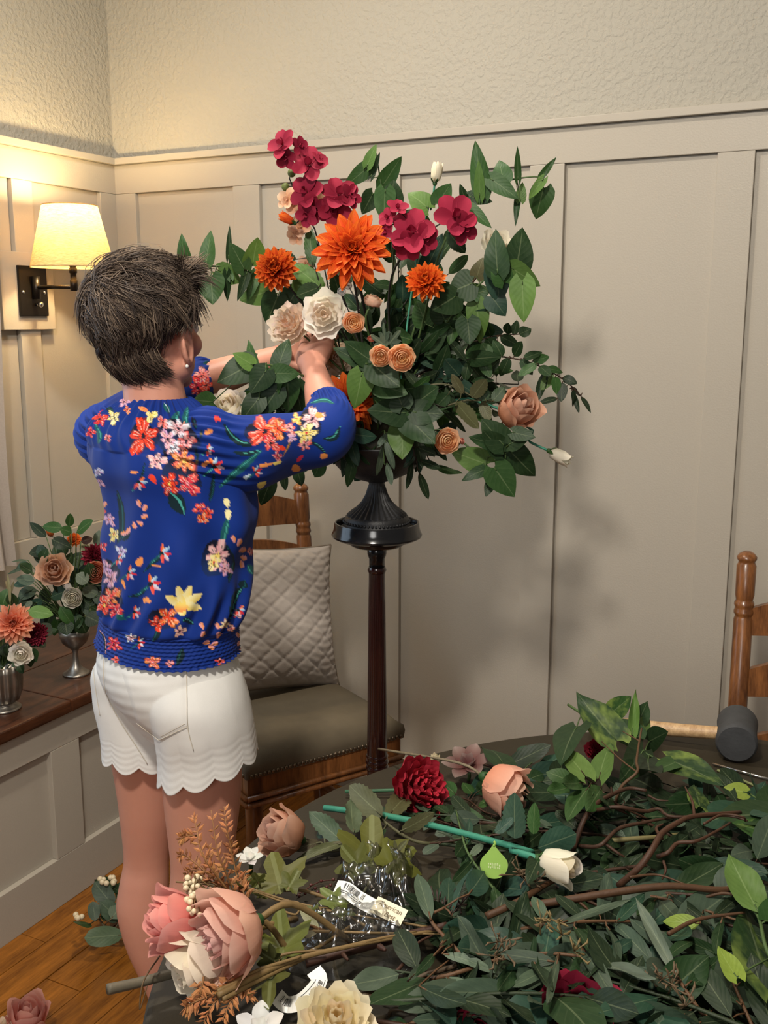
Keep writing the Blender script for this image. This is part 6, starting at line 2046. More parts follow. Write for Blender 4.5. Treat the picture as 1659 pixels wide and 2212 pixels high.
branch('curly_twig', 'thick reddish twig rising from the heap at the right', [(1336, 1914, .05), (1380, 1875, .08), (1410, 1834, .10), (1430, 1800, .105), (1464, 1777, .11), (1500, 1763, .11), (1600, 1755, .10)], (), 'lance', (0.070, 0.030, 0.015), 0.0046, 'twig',
       extra=[((1420, 1851, .08), (1444, 1841, .09), (1464, 1821, .095), (1504, 1817, .10), (1545, 1797, .10), (1578, 1777, .10), 0.0032), ((1430, 1812, .10), (1418, 1790, .10), (1432, 1780, .10), 0.0026), ((1433, 1860, .085), (1438, 1880, .08), (1430, 1900, .07), 0.0020), ((1500, 1763, .11), (1495, 1730, .115), (1480, 1700, .12), 0.0022), ((1520, 1780, .11), (1560, 1760, .11), (1605, 1765, .11), (1610, 1775, .10), 0.0018)])
branch('curly_twig', 'upright thin twig between the light ficus leaves', [(1326, 1745, .07), (1342, 1700, .10), (1376, 1668, .12), (1375, 1645, .125), (1380, 1608, .13), (1386, 1573, .14)], (), 'lance', (0.10, 0.05, 0.022), 0.0024, 'twig',
       extra=[((1376, 1668, .12), (1340, 1640, .12), (1300, 1602, .12), 0.0014), ((1380, 1600, .13), (1345, 1580, .13), 0.0012)])
branch('bark_branch', 'long bark-brown branch lying across the middle of the heap', [(1110, 1962, .06), (1220, 1945, .07), (1345, 1925, .08), (1450, 1914, .085), (1560, 1922, .08), (1640, 1905, .08)], (), 'lance', (0.085, 0.040, 0.018), 0.0052, 'twig',
       extra=[((1050, 1980, .05), (1120, 1948, .06), (1180, 1910, .06), (1230, 1890, .055), 0.0050), ((1240, 1940, .07), (1265, 1960, .065), (1275, 1972, .06), 0.0022), ((1520, 1938, .07), (1570, 1930, .08), (1640, 1950, .08), 0.0022), ((1443, 2018, .07), (1509, 1986, .075), (1609, 1971, .08), 0.0028), ((1360, 1895, .08), (1420, 1890, .08), (1480, 1910, .08), 0.0018)])
branch('pale_twig', 'pale straight stem crossing the heap behind the twigs', [(1260, 1822, .04), (1340, 1814, .05), (1420, 1808, .05), (1480, 1800, .045)], (), 'lance', (0.20, 0.17, 0.07), 0.0038, 'twig')


def seeds(label, spots, col=(0.13, 0.085, 0.045)):
    t = thing('seed_cluster', label, 'seed pods', T(*spots[0][:3]))
    tb_ = []
    for x, y, up, n in spots:
        c = T(x, y, up)
        for k in range(n):
            d = (ZUP * 0.5 + rv(0.7)).normalized()
            e = c + rv(0.006) + d * rnd.uniform(0.006, 0.014)
            tb_.append(tube([c, c.lerp(e, 0.6), e, e + d * 0.005], [0.0006, 0.0007, 0.0016, 0.0004], 5))
    stems(t, tb_, col, 'pods')


seeds('brown seed pods on the twig left of the white rosebud', [(1125, 1890, .07, 9), (1145, 1885, .07, 9), (1155, 1905, .07, 7)])
seeds('brown seed pods between the broad eucalyptus leaves in front', [(1075, 2035, .07, 8), (1090, 2055, .07, 9), (1070, 2065, .07, 8)])
seeds('yellowish seed pods below the curled eucalyptus leaf', [(1170, 1990, .08, 9), (1190, 1985, .08, 8), (1215, 2020, .08, 7), (1240, 2055, .08, 8)], (0.20, 0.14, 0.055))
seeds('dark seed pods at the foot of the long sage leaf by the bag', [(945, 1960, .03, 10), (960, 1975, .03, 10), (995, 1955, .05, 8)], (0.05, 0.03, 0.022))
seeds('brown seed pods at the lower right among the sage leaves', [(1430, 2115, .07, 10), (1450, 2130, .07, 9), (1480, 2175, .07, 8)])

# --- blooms on the table
def tbloom(name, label, x, y, up, R, kind, col, ax, foot, mat='petal', inner=None, stem=STEMG, srad=0.003, cal=True, cat='flower', flat=1.0, mid=None):
    return flower(name, label, cat, T(x, y, up), R * (0.92 if kind == 'bigpeony' else 1), kind, col, camdir(*ax), T(*foot), mat, inner, None, stem, srad, 0.5, cal, flat, [T(*q) for q in mid] if mid else None)


tbloom('brown_rose', 'copper brown rose lying on the table edge, by the chair', 606, 1797, .052, 60, 'coral', (0.50, 0.19, 0.08), (-0.75, 0.45, 0.45), (790, 1822, .012), stem=(0.10, 0.09, 0.05), inner=(0.42, 0.14, 0.07))
tbloom('crimson_peony', 'deep crimson peony on its side near the back table edge', 912, 1700, .045, 62, 'peony', (0.33, 0.010, 0.022), (0.45, 0.25, 0.7), (745, 1710, .01), 'velvet', (0.45, 0.015, 0.03), stem=(0.05, 0.14, 0.07))
tbloom('dusty_hellebore', 'dusty mauve bloom with pointed petals behind the peach rose', 1012, 1655, .03, 56, 'hellebore', (0.15, 0.048, 0.042), (-0.1, 0.85, 0.45), (1080, 1690, .01), cal=False, inner=(0.14, 0.04, 0.04))
tbloom('peach_rose', 'salmon peach rose with drooping petals on a thin pale stem', 1094, 1704, .055, 64, 'coral', (0.78, 0.33, 0.20), (0.65, -0.25, 0.45), (818, 1618, .015), stem=(0.20, 0.16, 0.10), srad=0.0022, inner=(0.78, 0.42, 0.26), mid=[T(930, 1650, .02)] and None)
tbloom('cream_bud', 'withered cream bud standing behind the crimson peony', 938, 1645, .05, 22, 'bud', (0.62, 0.52, 0.30), (0.15, 1.0, 0.2), (960, 1690, .01))
t, p, R = tbloom('white_rosebud', 'white rosebud on a thick green stem lying across the heap', 1208, 1868, .085, 54, 'openbud', (0.85, 0.80, 0.66), (0.85, -0.12, 0.45), (700, 1745, .03), stem=TEALS, srad=0.0046, inner=(0.80, 0.62, 0.36), mid=[(1150, 1842, .075), (1000, 1800, .06), (850, 1765, .045)])
for lf in ((1112, 1812, 1110, 1720, 64, B, 'serr'), (1162, 1832, 1248, 1800, 66, B, 'round'), (1152, 1802, 1154, 1738, 36, Md, 'serr'), (1070, 1800, 1110, 1770, 30, B, 'serr'), (1170, 1845, 1150, 1880, 44, K, 'ovate')):
    bp = T(lf[0], lf[1], .085)
    leaf(t, lf[6], bp, T(lf[2], lf[3], .095), lf[4] * mpp(bp), ncam(0.2, 0.9), lf[5])
t, p, R = tbloom('white_hellebore', 'small white bloom behind the terracotta fern', 540, 1857, .05, 32, 'hellebore', (0.85, 0.83, 0.78), (-0.1, 0.9, 0.4), (640, 1920, .02), cal=False)
tbloom('cream_peony', 'cream peony under the big blush rose at the table edge', 420, 2085, .06, 84, 'bigpeony', (0.80, 0.70, 0.54), (-0.75, -0.35, 0.5), (640, 2080, .02), srad=0.004, stem=TAN)
tbloom('blush_rose', 'huge blush pink rose spilling over the near table edge', 484, 2020, .10, 100, 'bigpeony', (0.86, 0.46, 0.32), (-0.72, -0.10, 0.62), (760, 2035, .03), srad=0.004, stem=TAN, inner=(0.66, 0.30, 0.30))
tbloom('coral_rose', 'coral pink rose half open, farthest over the table edge', 366, 1990, .10, 74, 'coral', (0.72, 0.155, 0.13), (-0.85, 0.25, 0.35), (640, 1985, .03), srad=0.004, stem=TAN)
tbloom('cream_rose', 'cream rose at the bottom edge of the picture', 726, 2205, .06, 90, 'fullrose', (0.85, 0.76, 0.52), (0.05, 0.8, 0.5), (900, 2240, .01), srad=0.004, inner=(0.80, 0.66, 0.38))
tbloom('white_bloom', 'white bloom cut by the bottom edge beside the paper tag', 560, 2228, .05, 60, 'hellebore', (0.85, 0.82, 0.80), (0.0, 0.75, 0.5), (640, 2260, .01), cal=False)
tbloom('crimson_bloom', 'large crimson bloom peeking through the leaves at the bottom', 1245, 2195, .040, 96, 'rose', (0.21, 0.006, 0.030), (0.0, 0.6, 0.7), (1330, 2230, .01), 'velvet', cal=False)
tbloom('crimson_bloom', 'sliver of a crimson bloom at the bottom, left of the larger one', 1035, 2222, .03, 50, 'rose', (0.28, 0.010, 0.035), (0.0, 0.6, 0.7), (1100, 2240, .01), 'velvet', cal=False)
tbloom('crimson_bloom', 'small dark red bloom hidden under the variegated leaves', 1285, 1618, .035, 22, 'peony', (0.22, 0.008, 0.02), (0.0, 0.5, 0.7), (1320, 1650, .01), 'velvet', cal=False)

# --- rose leaves, olive grape leaves, stems
branch('rose_leaf_spray', 'muted rose leaves with reddish edges beside the crimson peony', [(980, 1820, .02), (900, 1818, .03), (830, 1775, .04), (800, 1740, .05), (775, 1770, .04)],
       [(826, 1763, 746, 1692, 66, OG), (838, 1764, 896, 1684, 56, OG), (765, 1800, 752, 1742, 48, (0.08, 0.11, 0.06)), (868, 1795, 938, 1756, 36, OG), (830, 1790, 800, 1820, 30, D)], 'serr', OG, 0.0026, nup=0.9, lift=0.03)
branch('rose_leaf_spray', 'grey green leaves on the stem of the copper rose', [(700, 1826, .02), (740, 1820, .02), (770, 1815, .015)],
       [(740, 1818, 672, 1760, 52, (0.05, 0.085, 0.055), 'serr'), (745, 1820, 645, 1842, 26, OG, 'serr'), (690, 1820, 640, 1830, 30, (0.08, 0.06, 0.04), 'serr'), (700, 1808, 680, 1788, 26, D, 'serr')], 'serr', OG, 0.0034, nup=0.9)
branch('grape_leaf_stem', 'bright olive lobed leaves in front of the green stem, over the bag', [(780, 1940, .02), (800, 1900, .03), (808, 1880, .035)],
       [(805, 1890, 800, 1766, 160, O, 'maple'), (830, 1885, 905, 1815, 110, O, 'maple'), (785, 1885, 735, 1825, 90, O, 'maple'), (850, 1850, 870, 1820, 40, OG, 'maple')], 'maple', OG, 0.002, nup=1.0, lift=0.03)
branch('grape_leaf_stem', 'olive lobed leaf behind the terracotta fern and white bloom', [(760, 1960, .02), (660, 1925, .035), (600, 1922, .04), (520, 1895, .045)],
       [(610, 1930, 585, 1838, 140, O, 'maple'), (620, 1925, 650, 1870, 60, O, 'maple'), (560, 1910, 545, 1880, 44, (0.2, 0.21, 0.06), 'maple'), (560, 1935, 500, 1912, 30, (0.2, 0.21, 0.06), 'maple')], 'maple', TAN, 0.0024, nup=1.0, lift=0.03,
       extra=[((500, 1905, .05), (620, 1945, .045), (760, 1975, .04), (950, 2008, .04), 0.0016), ((420, 1903, .06), (520, 1915, .05), (640, 1955, .045), (940, 2004, .04), 0.0016), ((610, 1968, .04), (640, 1975, .045), (645, 1950, .045), (600, 1945, .045), 0.0016), ((380, 1905, .06), (440, 1910, .06), (560, 1930, .05), 0.0011)])
branch('grape_leaf_stem', 'olive lobed leaves at the right of the big blush rose', [(760, 2000, .03), (680, 2050, .03), (610, 2070, .035)],
       [(610, 2080, 604, 1970, 140, O, 'maple'), (600, 2080, 550, 2050, 50, (0.06, 0.06, 0.02), 'maple'), (590, 2090, 575, 2170, 90, (0.08, 0.085, 0.018), 'maple'), (640, 2060, 660, 2030, 36, (0.2, 0.17, 0.1), 'lance')], 'maple', TAN, 0.0024, nup=1.0, lift=0.03)
branch('grape_leaf_stem', 'ribbed pale olive leaf left of the white paper tag', [(790, 2000, .03), (740, 1970, .04), (735, 1955, .04)],
       [(742, 1960, 690, 1914, 66, (0.12, 0.15, 0.03), 'maple'), (720, 1965, 770, 1975, 34, (0.09, 0.10, 0.02), 'maple'), (660, 1965, 700, 1978, 30, (0.09, 0.10, 0.02), 'maple')], 'maple', TAN, 0.002, nup=1.0)
branch('curled_leaf', 'curled dry beige leaf on the stems beside the blush rose', [(700, 2010, .04), (670, 2000, .05), (650, 1995, .05)],
       [(690, 2008, 646, 1962, 34, (0.30, 0.27, 0.17), 'lance'), (688, 2012, 640, 2025, 26, (0.26, 0.22, 0.14), 'lance')], 'lance', (0.14, 0.07, 0.03), 0.002, nup=0.9)
branch('stem_bundle', 'bundle of tan wrapped stems running from the blush rose to the heap', [(470, 2150, .06), (560, 2105, .06), (640, 2072, .055), (760, 2043, .05), (950, 2008, .04)], (), 'lance', TAN, 0.0036, 'stems',
       extra=[((480, 2158, .055), (570, 2112, .055), (660, 2070, .05), 0.0034), ((470, 2142, .06), (560, 2096, .062), (650, 2066, .06), 0.0030), ((660, 2066, .05), (800, 2032, .05), (900, 2012, .045), 0.0022), ((640, 2010, .045), (800, 2015, .045), (960, 2018, .04), 0.0018), ((560, 2085, .04), (620, 2060, .05), (700, 2052, .05), 0.0020)])
branch('bark_branch', 'thick dark bark branch under the tan stems', [(660, 2078, .03), (720, 2062, .035), (820, 2035, .04), (900, 2015, .04), (965, 1998, .045)], (), 'lance', (0.060, 0.026, 0.016), 0.0066, 'twig',
       extra=[((820, 2045, .045), (832, 2052, .05), 0.0040), ((740, 2060, .045), (752, 2074, .045), 0.0030), ((700, 2170, .02), (800, 2142, .025), (860, 2095, .035), (900, 2040, .04), (935, 2020, .04), 0.0026)])
branch('bark_branch', 'gnarled brown root-like stem above the cream rose', [(690, 2182, .02), (760, 2160, .025), (840, 2148, .03), (910, 2110, .04), (990, 2085, .045)], (), 'lance', (0.085, 0.055, 0.03), 0.0046, 'twig',
       extra=[((700, 2170, .02), (780, 2150, .03), (850, 2130, .03), 0.0040), ((830, 2150, .03), (850, 2130, .035), (880, 2130, .035), (912, 2095, .04), 0.0030), ((900, 2118, .04), (940, 2125, .04), (975, 2100, .045), 0.0026), ((840, 2195, .02), (850, 2180, .03), (900, 2185, .03), (960, 2200, .03), 0.0024)])
branch('grey_stick', 'cut grey twig sticking out past the table edge at the left', [(232, 2137, .035), (300, 2122, .03), (370, 2103, .028), (470, 2075, .02)], (), 'lance', (0.13, 0.11, 0.075), 0.0062, 'twig', taper=0.95)
branch('thin_wire', 'thin tan wire looping over the table edge by the grey twig', [(345, 2065, .05), (310, 2120, .045), (302, 2180, .02), (318, 2130, .04)], (), 'lance', (0.12, 0.07, 0.03), 0.0010, 'wire')


# --- terracotta ferns
_LM[('leaflet', 0)] = mesh_data('leaflet', [(0, 0, 0), (0.16, 0.45, 0.03), (0, 0.45, 0.10), (-0.16, 0.45, 0.03), (0, 1, 0), (0, 0.45, -0.05)], [(0, 1, 2), (0, 2, 3), (1, 4, 2), (2, 4, 3), (0, 5, 1), (0, 3, 5), (1, 5, 4), (5, 3, 4)], M['stem'], smooth=False)


def fern(label, fronds, foot, col):
    t = thing('terracotta_fern', label, 'foliage', foot)
    tb_ = []
    for fr in fronds:
        C_ = catmull([T(*q) for q in fr], 26)
        tb_.append(tube(C_, [0.0013, 0.0009, 0.0005], 5))
        for k in range(4, 26, 2):
            c = C_[k]
            tg = (C_[min(k + 1, 26)] - C_[k - 1]).normalized()
            sd_ = tg.cross(_F).normalized()
            for s in (-1, 1):
                d = (tg * 0.8 + sd_ * s * 0.75 + rv(0.28)).normalized()
                L_ = rnd.uniform(0.0115, 0.0165) * (1.1 - 0.4 * k / 26)
                link('leaflet', _LM[('leaflet', 0)], t, scaled(frame(c, d, -_F + rv(0.5)), L_ * 1.15, L_, L_), vary(col, 0.2))
    stems(t, tb_, (0.30, 0.14, 0.05))


TF = (0.55, 0.225, 0.085)
fern('terracotta fern spray standing up in front of the legs', [((520, 1965, .05), (490, 1890, .10), (470, 1840, .13), (456, 1750, .17)), ((500, 1935, .07), (440, 1850, .12), (425, 1790, .14), (418, 1762, .15)), ((515, 1945, .06), (440, 1880, .09), (400, 1848, .10), (388, 1850, .10)), ((520, 1940, .06), (505, 1860, .10), (490, 1790, .14), (484, 1742, .16)), ((520, 1950, .06), (450, 1900, .08), (420, 1880, .08), (398, 1890, .08)), ((530, 1950, .06), (520, 1900, .08), (500, 1850, .10), (503, 1815, .12)), ((425, 1805, .13), (405, 1805, .13), (390, 1812, .13)), ((530, 1960, .05), (480, 1910, .08), (455, 1870, .10), (450, 1825, .12)), ((535, 1960, .05), (525, 1920, .07), (530, 1880, .07))], T(535, 1970, .03), TF)
fern('terracotta fern spray hanging below the blush rose', [((540, 2100, .06), (480, 2130, .06), (440, 2150, .05), (400, 2200, .04)), ((520, 2110, .06), (460, 2170, .05), (440, 2210, .04)), ((530, 2110, .06), (500, 2160, .05), (480, 2205, .04)), ((540, 2110, .06), (530, 2140, .05), (545, 2150, .05)), ((440, 2110, .07), (435, 2140, .06), (430, 2160, .05)), ((500, 2130, .06), (420, 2165, .05), (400, 2175, .05))], T(545, 2095, .05), TF)
# berries
bead = mesh_data('berry', *ball((0, 0, 0), 1, 10, 7), M['bead'])


def berries(label, stem_path, centre, n, sx, sy, R, at=T, name='berry_sprig', up=0.0):
    t = thing(name, label, 'berries', at(*stem_path[0]))
    C_ = catmull([at(*q) for q in stem_path], 14)
    tb_ = [tube(C_, 0.0013, 5)]
    for k in range(n):
        x, y = centre[0] + rnd.uniform(-sx, sx), centre[1] + sy * (2 * (k + 0.5) / n - 1)
        p = at(x, y, centre[2] + rnd.uniform(-0.006, 0.012))
        s = R * mpp(p) * rnd.uniform(0.85, 1.15)
        link('berry', bead, t, scaled(Matrix.Translation(p), s))
        tb_.append(tube([C_[min(14, int(14 * k / n))], p], 0.0006, 4))
    stems(t, tb_, TAN)


berries('sprig of cream berries between the coral and blush roses', [(520, 1965, .06), (450, 1950, .09), (430, 1925, .11), (420, 1890, .13)], (416, 1935, .115), 34, 16, 42, 6.5)
branch('berry_twig', 'fine twig of tiny dark red berries between the bag and the copper rose', [(640, 1935, .004), (690, 1905, .006), (740, 1900, .01), (780, 1890, .01)], (), 'lance', (0.08, 0.025, 0.018), 0.0009, 'berries')
for k in range(16):
    p = T(650 + 9 * k + rnd.uniform(-4, 4), 1925 - 2.2 * k + rnd.uniform(-14, 12), .010)
    link('berry', mesh_data('berry', *ball(p, 0.0024, 7, 5), M['bead_dark']), bpy.data.objects['berry_twig'])


# --- clear plastic bag, paper tags
mt = NT('clear_plastic')
out = mt.t.nodes['Material Output']
gl, tp_, mx, fz = mt.n('BsdfGlossy'), mt.n('BsdfTransparent'), mt.n('MixShader'), mt.n('LayerWeight')
gl.inputs['Roughness'].default_value = 0.16
tp_.inputs[0].default_value = (0.93, 0.94, 0.94, 1)
fz.inputs['Blend'].default_value = 0.35
mt.l(mt.math('ADD', mt.math('MULTIPLY', fz.outputs['Fresnel'], 0.6), 0.11), mx.inputs[0])
mt.l(tp_.outputs[0], mx.inputs[1])
mt.l(gl.outputs[0], mx.inputs[2])
mt.l(mx.outputs[0], out.inputs[0])
M['plastic'] = mt.m
tpb = thing('plastic_bag', 'crumpled clear plastic bag under the paper tag, sprigs showing through', 'bag', T(790, 2000))
for nm, (x0, x1, y0, y1), seed in (('sheet', (712, 908, 1872, 2010), 1), ('sheet', (640, 905, 2000, 2118), 5)):
    V, Fc = [], []
    nx, ny = 46, 34
    for j in range(ny + 1):
        for i in range(nx + 1):
            u, v = i / nx, j / ny
            e = min(1, 6 * min(u, v, 1 - u, 1 - v))
            wob = 10 * math.sin(9 * u + seed) + 8 * math.sin(7 * v + seed)
            q = T(x0 + (x1 - x0) * u + wob * (1 - e), y0 + (y1 - y0) * v + wob * (1 - e), 0)
            s = Vector((q.x * 26, q.y * 26, seed * 3.0))
            rdg = 1 - abs(noise.noise(s)) * 2.2
            r2 = 1 - abs(noise.noise(s * 2.7 + Vector((5, 1, 2)))) * 2
            V.append(q + ZUP * (0.003 + e * (0.022 + 0.026 * max(0, rdg) + 0.012 * max(0, r2))))
    for j in range(ny):
        for i in range(nx):
            a = j * (nx + 1) + i
            Fc.append((a, a + nx + 1, a + nx + 2, a + 1))
    link(nm, mesh_data(nm, V, Fc, M['plastic']), tpb)


def ribbon(name, label, mid, wpx, mat, thick=0.0004, cat='tag'):
    """a paper strip that follows (px, py, up) points"""
    C_ = catmull([T(*q) for q in mid], 18)
    t = thing(name, label, cat, C_[0])
    V, Fc = [], []
    sides = []
    for i, c in enumerate(C_):
        tg = (C_[min(i + 1, 18)] - C_[max(i - 1, 0)]).normalized()
        nrm_ = ((CAMP - c).normalized() + ZUP * 0.4)
        sd_ = tg.cross(nrm_).normalized()
        n2 = sd_.cross(tg).normalized()
        w = wpx * mpp(c) / 2
        sides.append((c, tg, sd_, n2, w))
        for s, k in ((-1, 0), (1, 0), (1, 1), (-1, 1)):
            V.append(c + sd_ * (w * s) + n2 * (thick * k))
    for i in range(18):
        for q in range(4):
            a, b = i * 4 + q, i * 4 + (q + 1) % 4
            Fc.append((a, b, b + 4, a + 4))
    Fc += [(3, 2, 1, 0), (72, 73, 74, 75)]
    link('paper', mesh_data('paper', V, Fc, mat, smooth=False), t)
    return t, sides


def barcode(t, sides, i0, i1, s0, s1, seed=1):
    r_ = random.Random(seed)
    V, Fc = [], []
    n = 26
    for k in range(n):
        if r_.random() < 0.25:
            continue
        f0 = i0 + (i1 - i0) * k / n
        f1 = f0 + (i1 - i0) / n * r_.uniform(0.3, 0.8)
        pts = []
        for f in (f0, f1):
            i = min(17, int(f))
            a, b = sides[i], sides[i + 1]
            c = a[0].lerp(b[0], f - i)
            for s in (s0, s1):
                pts.append(c + a[2] * (a[4] * s) + a[3] * 0.0008)
        b0 = len(V)
        V += pts
        Fc.append((b0, b0 + 1, b0 + 3, b0 + 2))
    link('barcode', mesh_data('barcode', V, Fc, M['ink'], smooth=False), t)


def text_mesh(txt, size):
    cu_ = bpy.data.curves.new('lettering', 'FONT')
    cu_.body = txt
    cu_.size = size
    cu_.align_x = 'CENTER'
    cu_.align_y = 'CENTER'
    cu_.shear = 0.25
    o = bpy.data.objects.new('lettering_tmp', cu_)
    COL.objects.link(o)
    dg = bpy.context.evaluated_depsgraph_get()
    dg.update()
    me = bpy.data.meshes.new_from_object(o.evaluated_get(dg))
    bpy.data.objects.remove(o)
    return me


def lettering(t, side, txt, size, mat, off=(0, 0)):
    c, tg, sd_, n2, w = side
    me = text_mesh(txt, size)
    me.materials.clear()
    me.materials.append(mat)
    mw = Matrix.Identity(4)
    xd, yd = tg, -sd_
    if xd.dot(_R) < 0:
        xd, yd = -xd, -yd
    if xd.cross(yd).dot(n2) < 0:
        yd = -yd
    o = c + n2 * 0.0009 + xd * off[0] + yd * off[1]
    for i in range(3):
        mw[i][0], mw[i][1], mw[i][2], mw[i][3] = xd[i], yd[i], n2[i], o[i]
    link('lettering', me, t, mw)


t, sd_ = ribbon('paper_tag', 'white paper tag with a barcode, lying on the plastic bag', [(724, 1918, .050), (748, 1922, .056), (772, 1940, .054), (811, 1962, .05)], 34, M['tag'])
barcode(t, sd_, 4, 14, -0.78, -0.05, 3)
for s in (0.22, 0.45):
    link('print', mesh_data('print', *tube([sd_[i][0] + sd_[i][2] * sd_[i][4] * s + sd_[i][3] * 0.0007 for i in range(3, 15)], 0.0004, 4), M['ink']), t)
t, sd_ = ribbon('paper_tag', 'cream paper tag with brown script, joined beside the barcode tag', [(808, 1953, .054), (840, 1968, .053), (873, 1984, .05)], 38, M['tag_cream'])
lettering(t, sd_[9], 'American', 0.0085, M['ink_brown'], (0, 0.004))
lettering(t, sd_[9], 'Best', 0.0085, M['ink_brown'], (0.004, -0.005))
t, sd_ = ribbon('paper_tag', 'curled white paper tag with a barcode at the bottom, by the cream rose', [(598, 2152, .030), (620, 2170, .022), (655, 2160, .03), (690, 2120, .045), (678, 2096, .05)], 34, M['tag'])
barcode(t, sd_, 1, 6, -0.7, 0.3, 4)
barcode(t, sd_, 10, 14, -0.1, 0.5, 6)
for s in (-0.5, 0.7):
    link('print', mesh_data('print', *tube([sd_[i][0] + sd_[i][2] * sd_[i][4] * s + sd_[i][3] * 0.0007 for i in range(8, 15)], 0.0004, 4), M['ink']), t)
# green drop-shaped tag on the rose stem
M['tag_green'] = plain('tag_green', (0.30, 0.50, 0.10), 0.4, 40, 0.08)
M['tag_print'] = plain('tag_print', (0.62, 0.72, 0.40), 0.5)
gc = T(1067, 1866, .075)
gt = thing('green_tag', 'lime green drop-shaped plastic tag hanging from the green stem', 'tag', gc)
mwg = frame(gc, _U + rv(0.02), (CAMP - gc).normalized() + ZUP * 0.2)
r_ = 30 * mpp(gc)
V, Fc = [], []
N = 36
for z in (0, 0.0012):
    for i in range(N):
        a = 2 * PI * i / N
        k = max(0, math.cos(a)) ** 5
        V.append(mwg @ Vector((r_ * math.sin(a) * (1 - 0.55 * k ** .6), r_ * (math.cos(a) * (1 + 0.42 * k) - 0.05), z)))
for i in range(N):
    Fc.append((i, (i + 1) % N, N + (i + 1) % N, N + i))
Fc += [tuple(range(N - 1, -1, -1)), tuple(range(N, 2 * N))]
link('plate', mesh_data('plate', V, Fc, M['tag_green'], smooth=False), gt)
rows = []
gr = random.Random(3)
for k in range(7):
    x = -0.42 + k * 0.13
    for q in range(2):
        y0 = -0.25 + q * 0.22 + gr.uniform(-.03, .03) - k * 0.02
        rows.append(xf(box((r_ * x, r_ * y0, 0.0013), (r_ * (x + gr.uniform(.05, .09)), r_ * (y0 + gr.uniform(.1, .2)), 0.0016)), mwg))
link('print', mesh_data('print', *join(*rows), M['tag_print'], smooth=False), gt)
link('loop', mesh_data('loop', *tube(catmull([mwg @ Vector((0, r_ * 1.28, 0.0006)), mwg @ Vector((r_ * 0.1, r_ * 1.5, 0.001)), mwg @ Vector((0, r_ * 1.62, 0.0006))], 8), 0.0018, 6), M['tag_green']), gt)

# --- mallet, rod, loose stem
mc = onz(1592, 1583, TABZ + 0.037)
ma = thing('rubber_mallet', 'black rubber mallet with a wooden handle lying at the back of the table', 'mallet', mc)
axd = (Vector((0.12, -1, 0))).normalized()
hd_ = Vector((-1, -0.10, 0)).normalized()
mw = frame(mc, ZUP, axd)
pr = [(0.0, -0.052), (0.030, -0.052), (0.034, -0.049), (0.0355, -0.044), (0.034, -0.02), (0.0335, 0.02), (0.0355, 0.044), (0.034, 0.049), (0.031, 0.052), (0.0, 0.0525)]
me = mesh_data('head', *xf(lathe(pr, 40, False), mw), M['rubber'], sharp=35)
link('head', me, ma)
hp = [mc + hd_ * t_ for t_ in (-0.03, 0.03, 0.10, 0.18, 0.26)]
hp = [p - ZUP * (0.02 * (i / 4) ** 1.0) for i, p in enumerate(hp)]
link('handle', mesh_data('handle', *tube(catmull(hp, 12), [0.011, 0.0115, 0.012, 0.0135, 0.014], 16), M['handle_wood']), ma)
ro = thing('metal_rod', 'thin shiny metal rod lying in front of the mallet', 'rod', T(1540, 1650))
link('rod', mesh_data('rod', *tube([T(1540, 1650, .004), T(1700, 1694, .004)], 0.0022, 8), M['steel']), ro)
branch('pale_twig', 'loose pale green stem in front of the metal rod', [(1550, 1664, .003), (1590, 1680, .003), (1632, 1698, .003)], (), 'lance', (0.20, 0.22, 0.09), 0.0026, 'twig', taper=0.9)

# ================================================================== floor: berries branch, fallen rose
def FL(x, y, up=0.0):
    return onz(x, y, up)


fb = branch('berry_branch', 'grey green berry branch dropped on the floor beside the leg', [(330, 1990, .05), (270, 2020, .03), (225, 2000, .05), (205, 1960, .07)],
            [(268, 2019, 182, 2026, 48, (0.10, 0.16, 0.085)), (196, 1995, 160, 1998, 36, Md), (206, 1990, 200, 1948, 30, G), (246, 1958, 203, 1908, 46, G), (258, 1990, 225, 1950, 44, G), (240, 1985, 265, 1950, 42, (0.09, 0.14, 0.08)), (225, 1990, 232, 1960, 26, D), (265, 1960, 258, 1900, 30, D), (262, 2010, 290, 1970, 40, D), (205, 1900, 240, 1905, 30, D)], 'round', (0.14, 0.11, 0.06), 0.0032, at=FL, nup=0.9, lift=0.05)
for cx, cy, n in ((232, 1900, 9), (176, 1982, 4)):
    for k in range(n):
        p = FL(cx + rnd.uniform(-16, 16), cy + rnd.uniform(-9, 9), .13 if n > 5 else .08)
        s = 6.2 * mpp(p)
        link('berry', bead, fb, scaled(Matrix.Translation(p), s))
p = FL(60, 2192, .07)
t, _, _ = flower('coral_rose', 'dusty pink rose at the lower left corner, down on the floor', 'flower', p, 50, 'coral', (0.62, 0.20, 0.15), camdir(0.15, 0.9, 0.4), Vector((p.x + 0.05, p.y - 0.12, 0.008)))
p = FL(8, 2222, .05)
flower('cream_rose', 'cream rose just showing at the very corner on the floor', 'flower', p, 30, 'fullrose', (0.80, 0.62, 0.45), camdir(0.1, 0.8, 0.4), Vector((p.x + 0.03, p.y - 0.1, 0.008)))

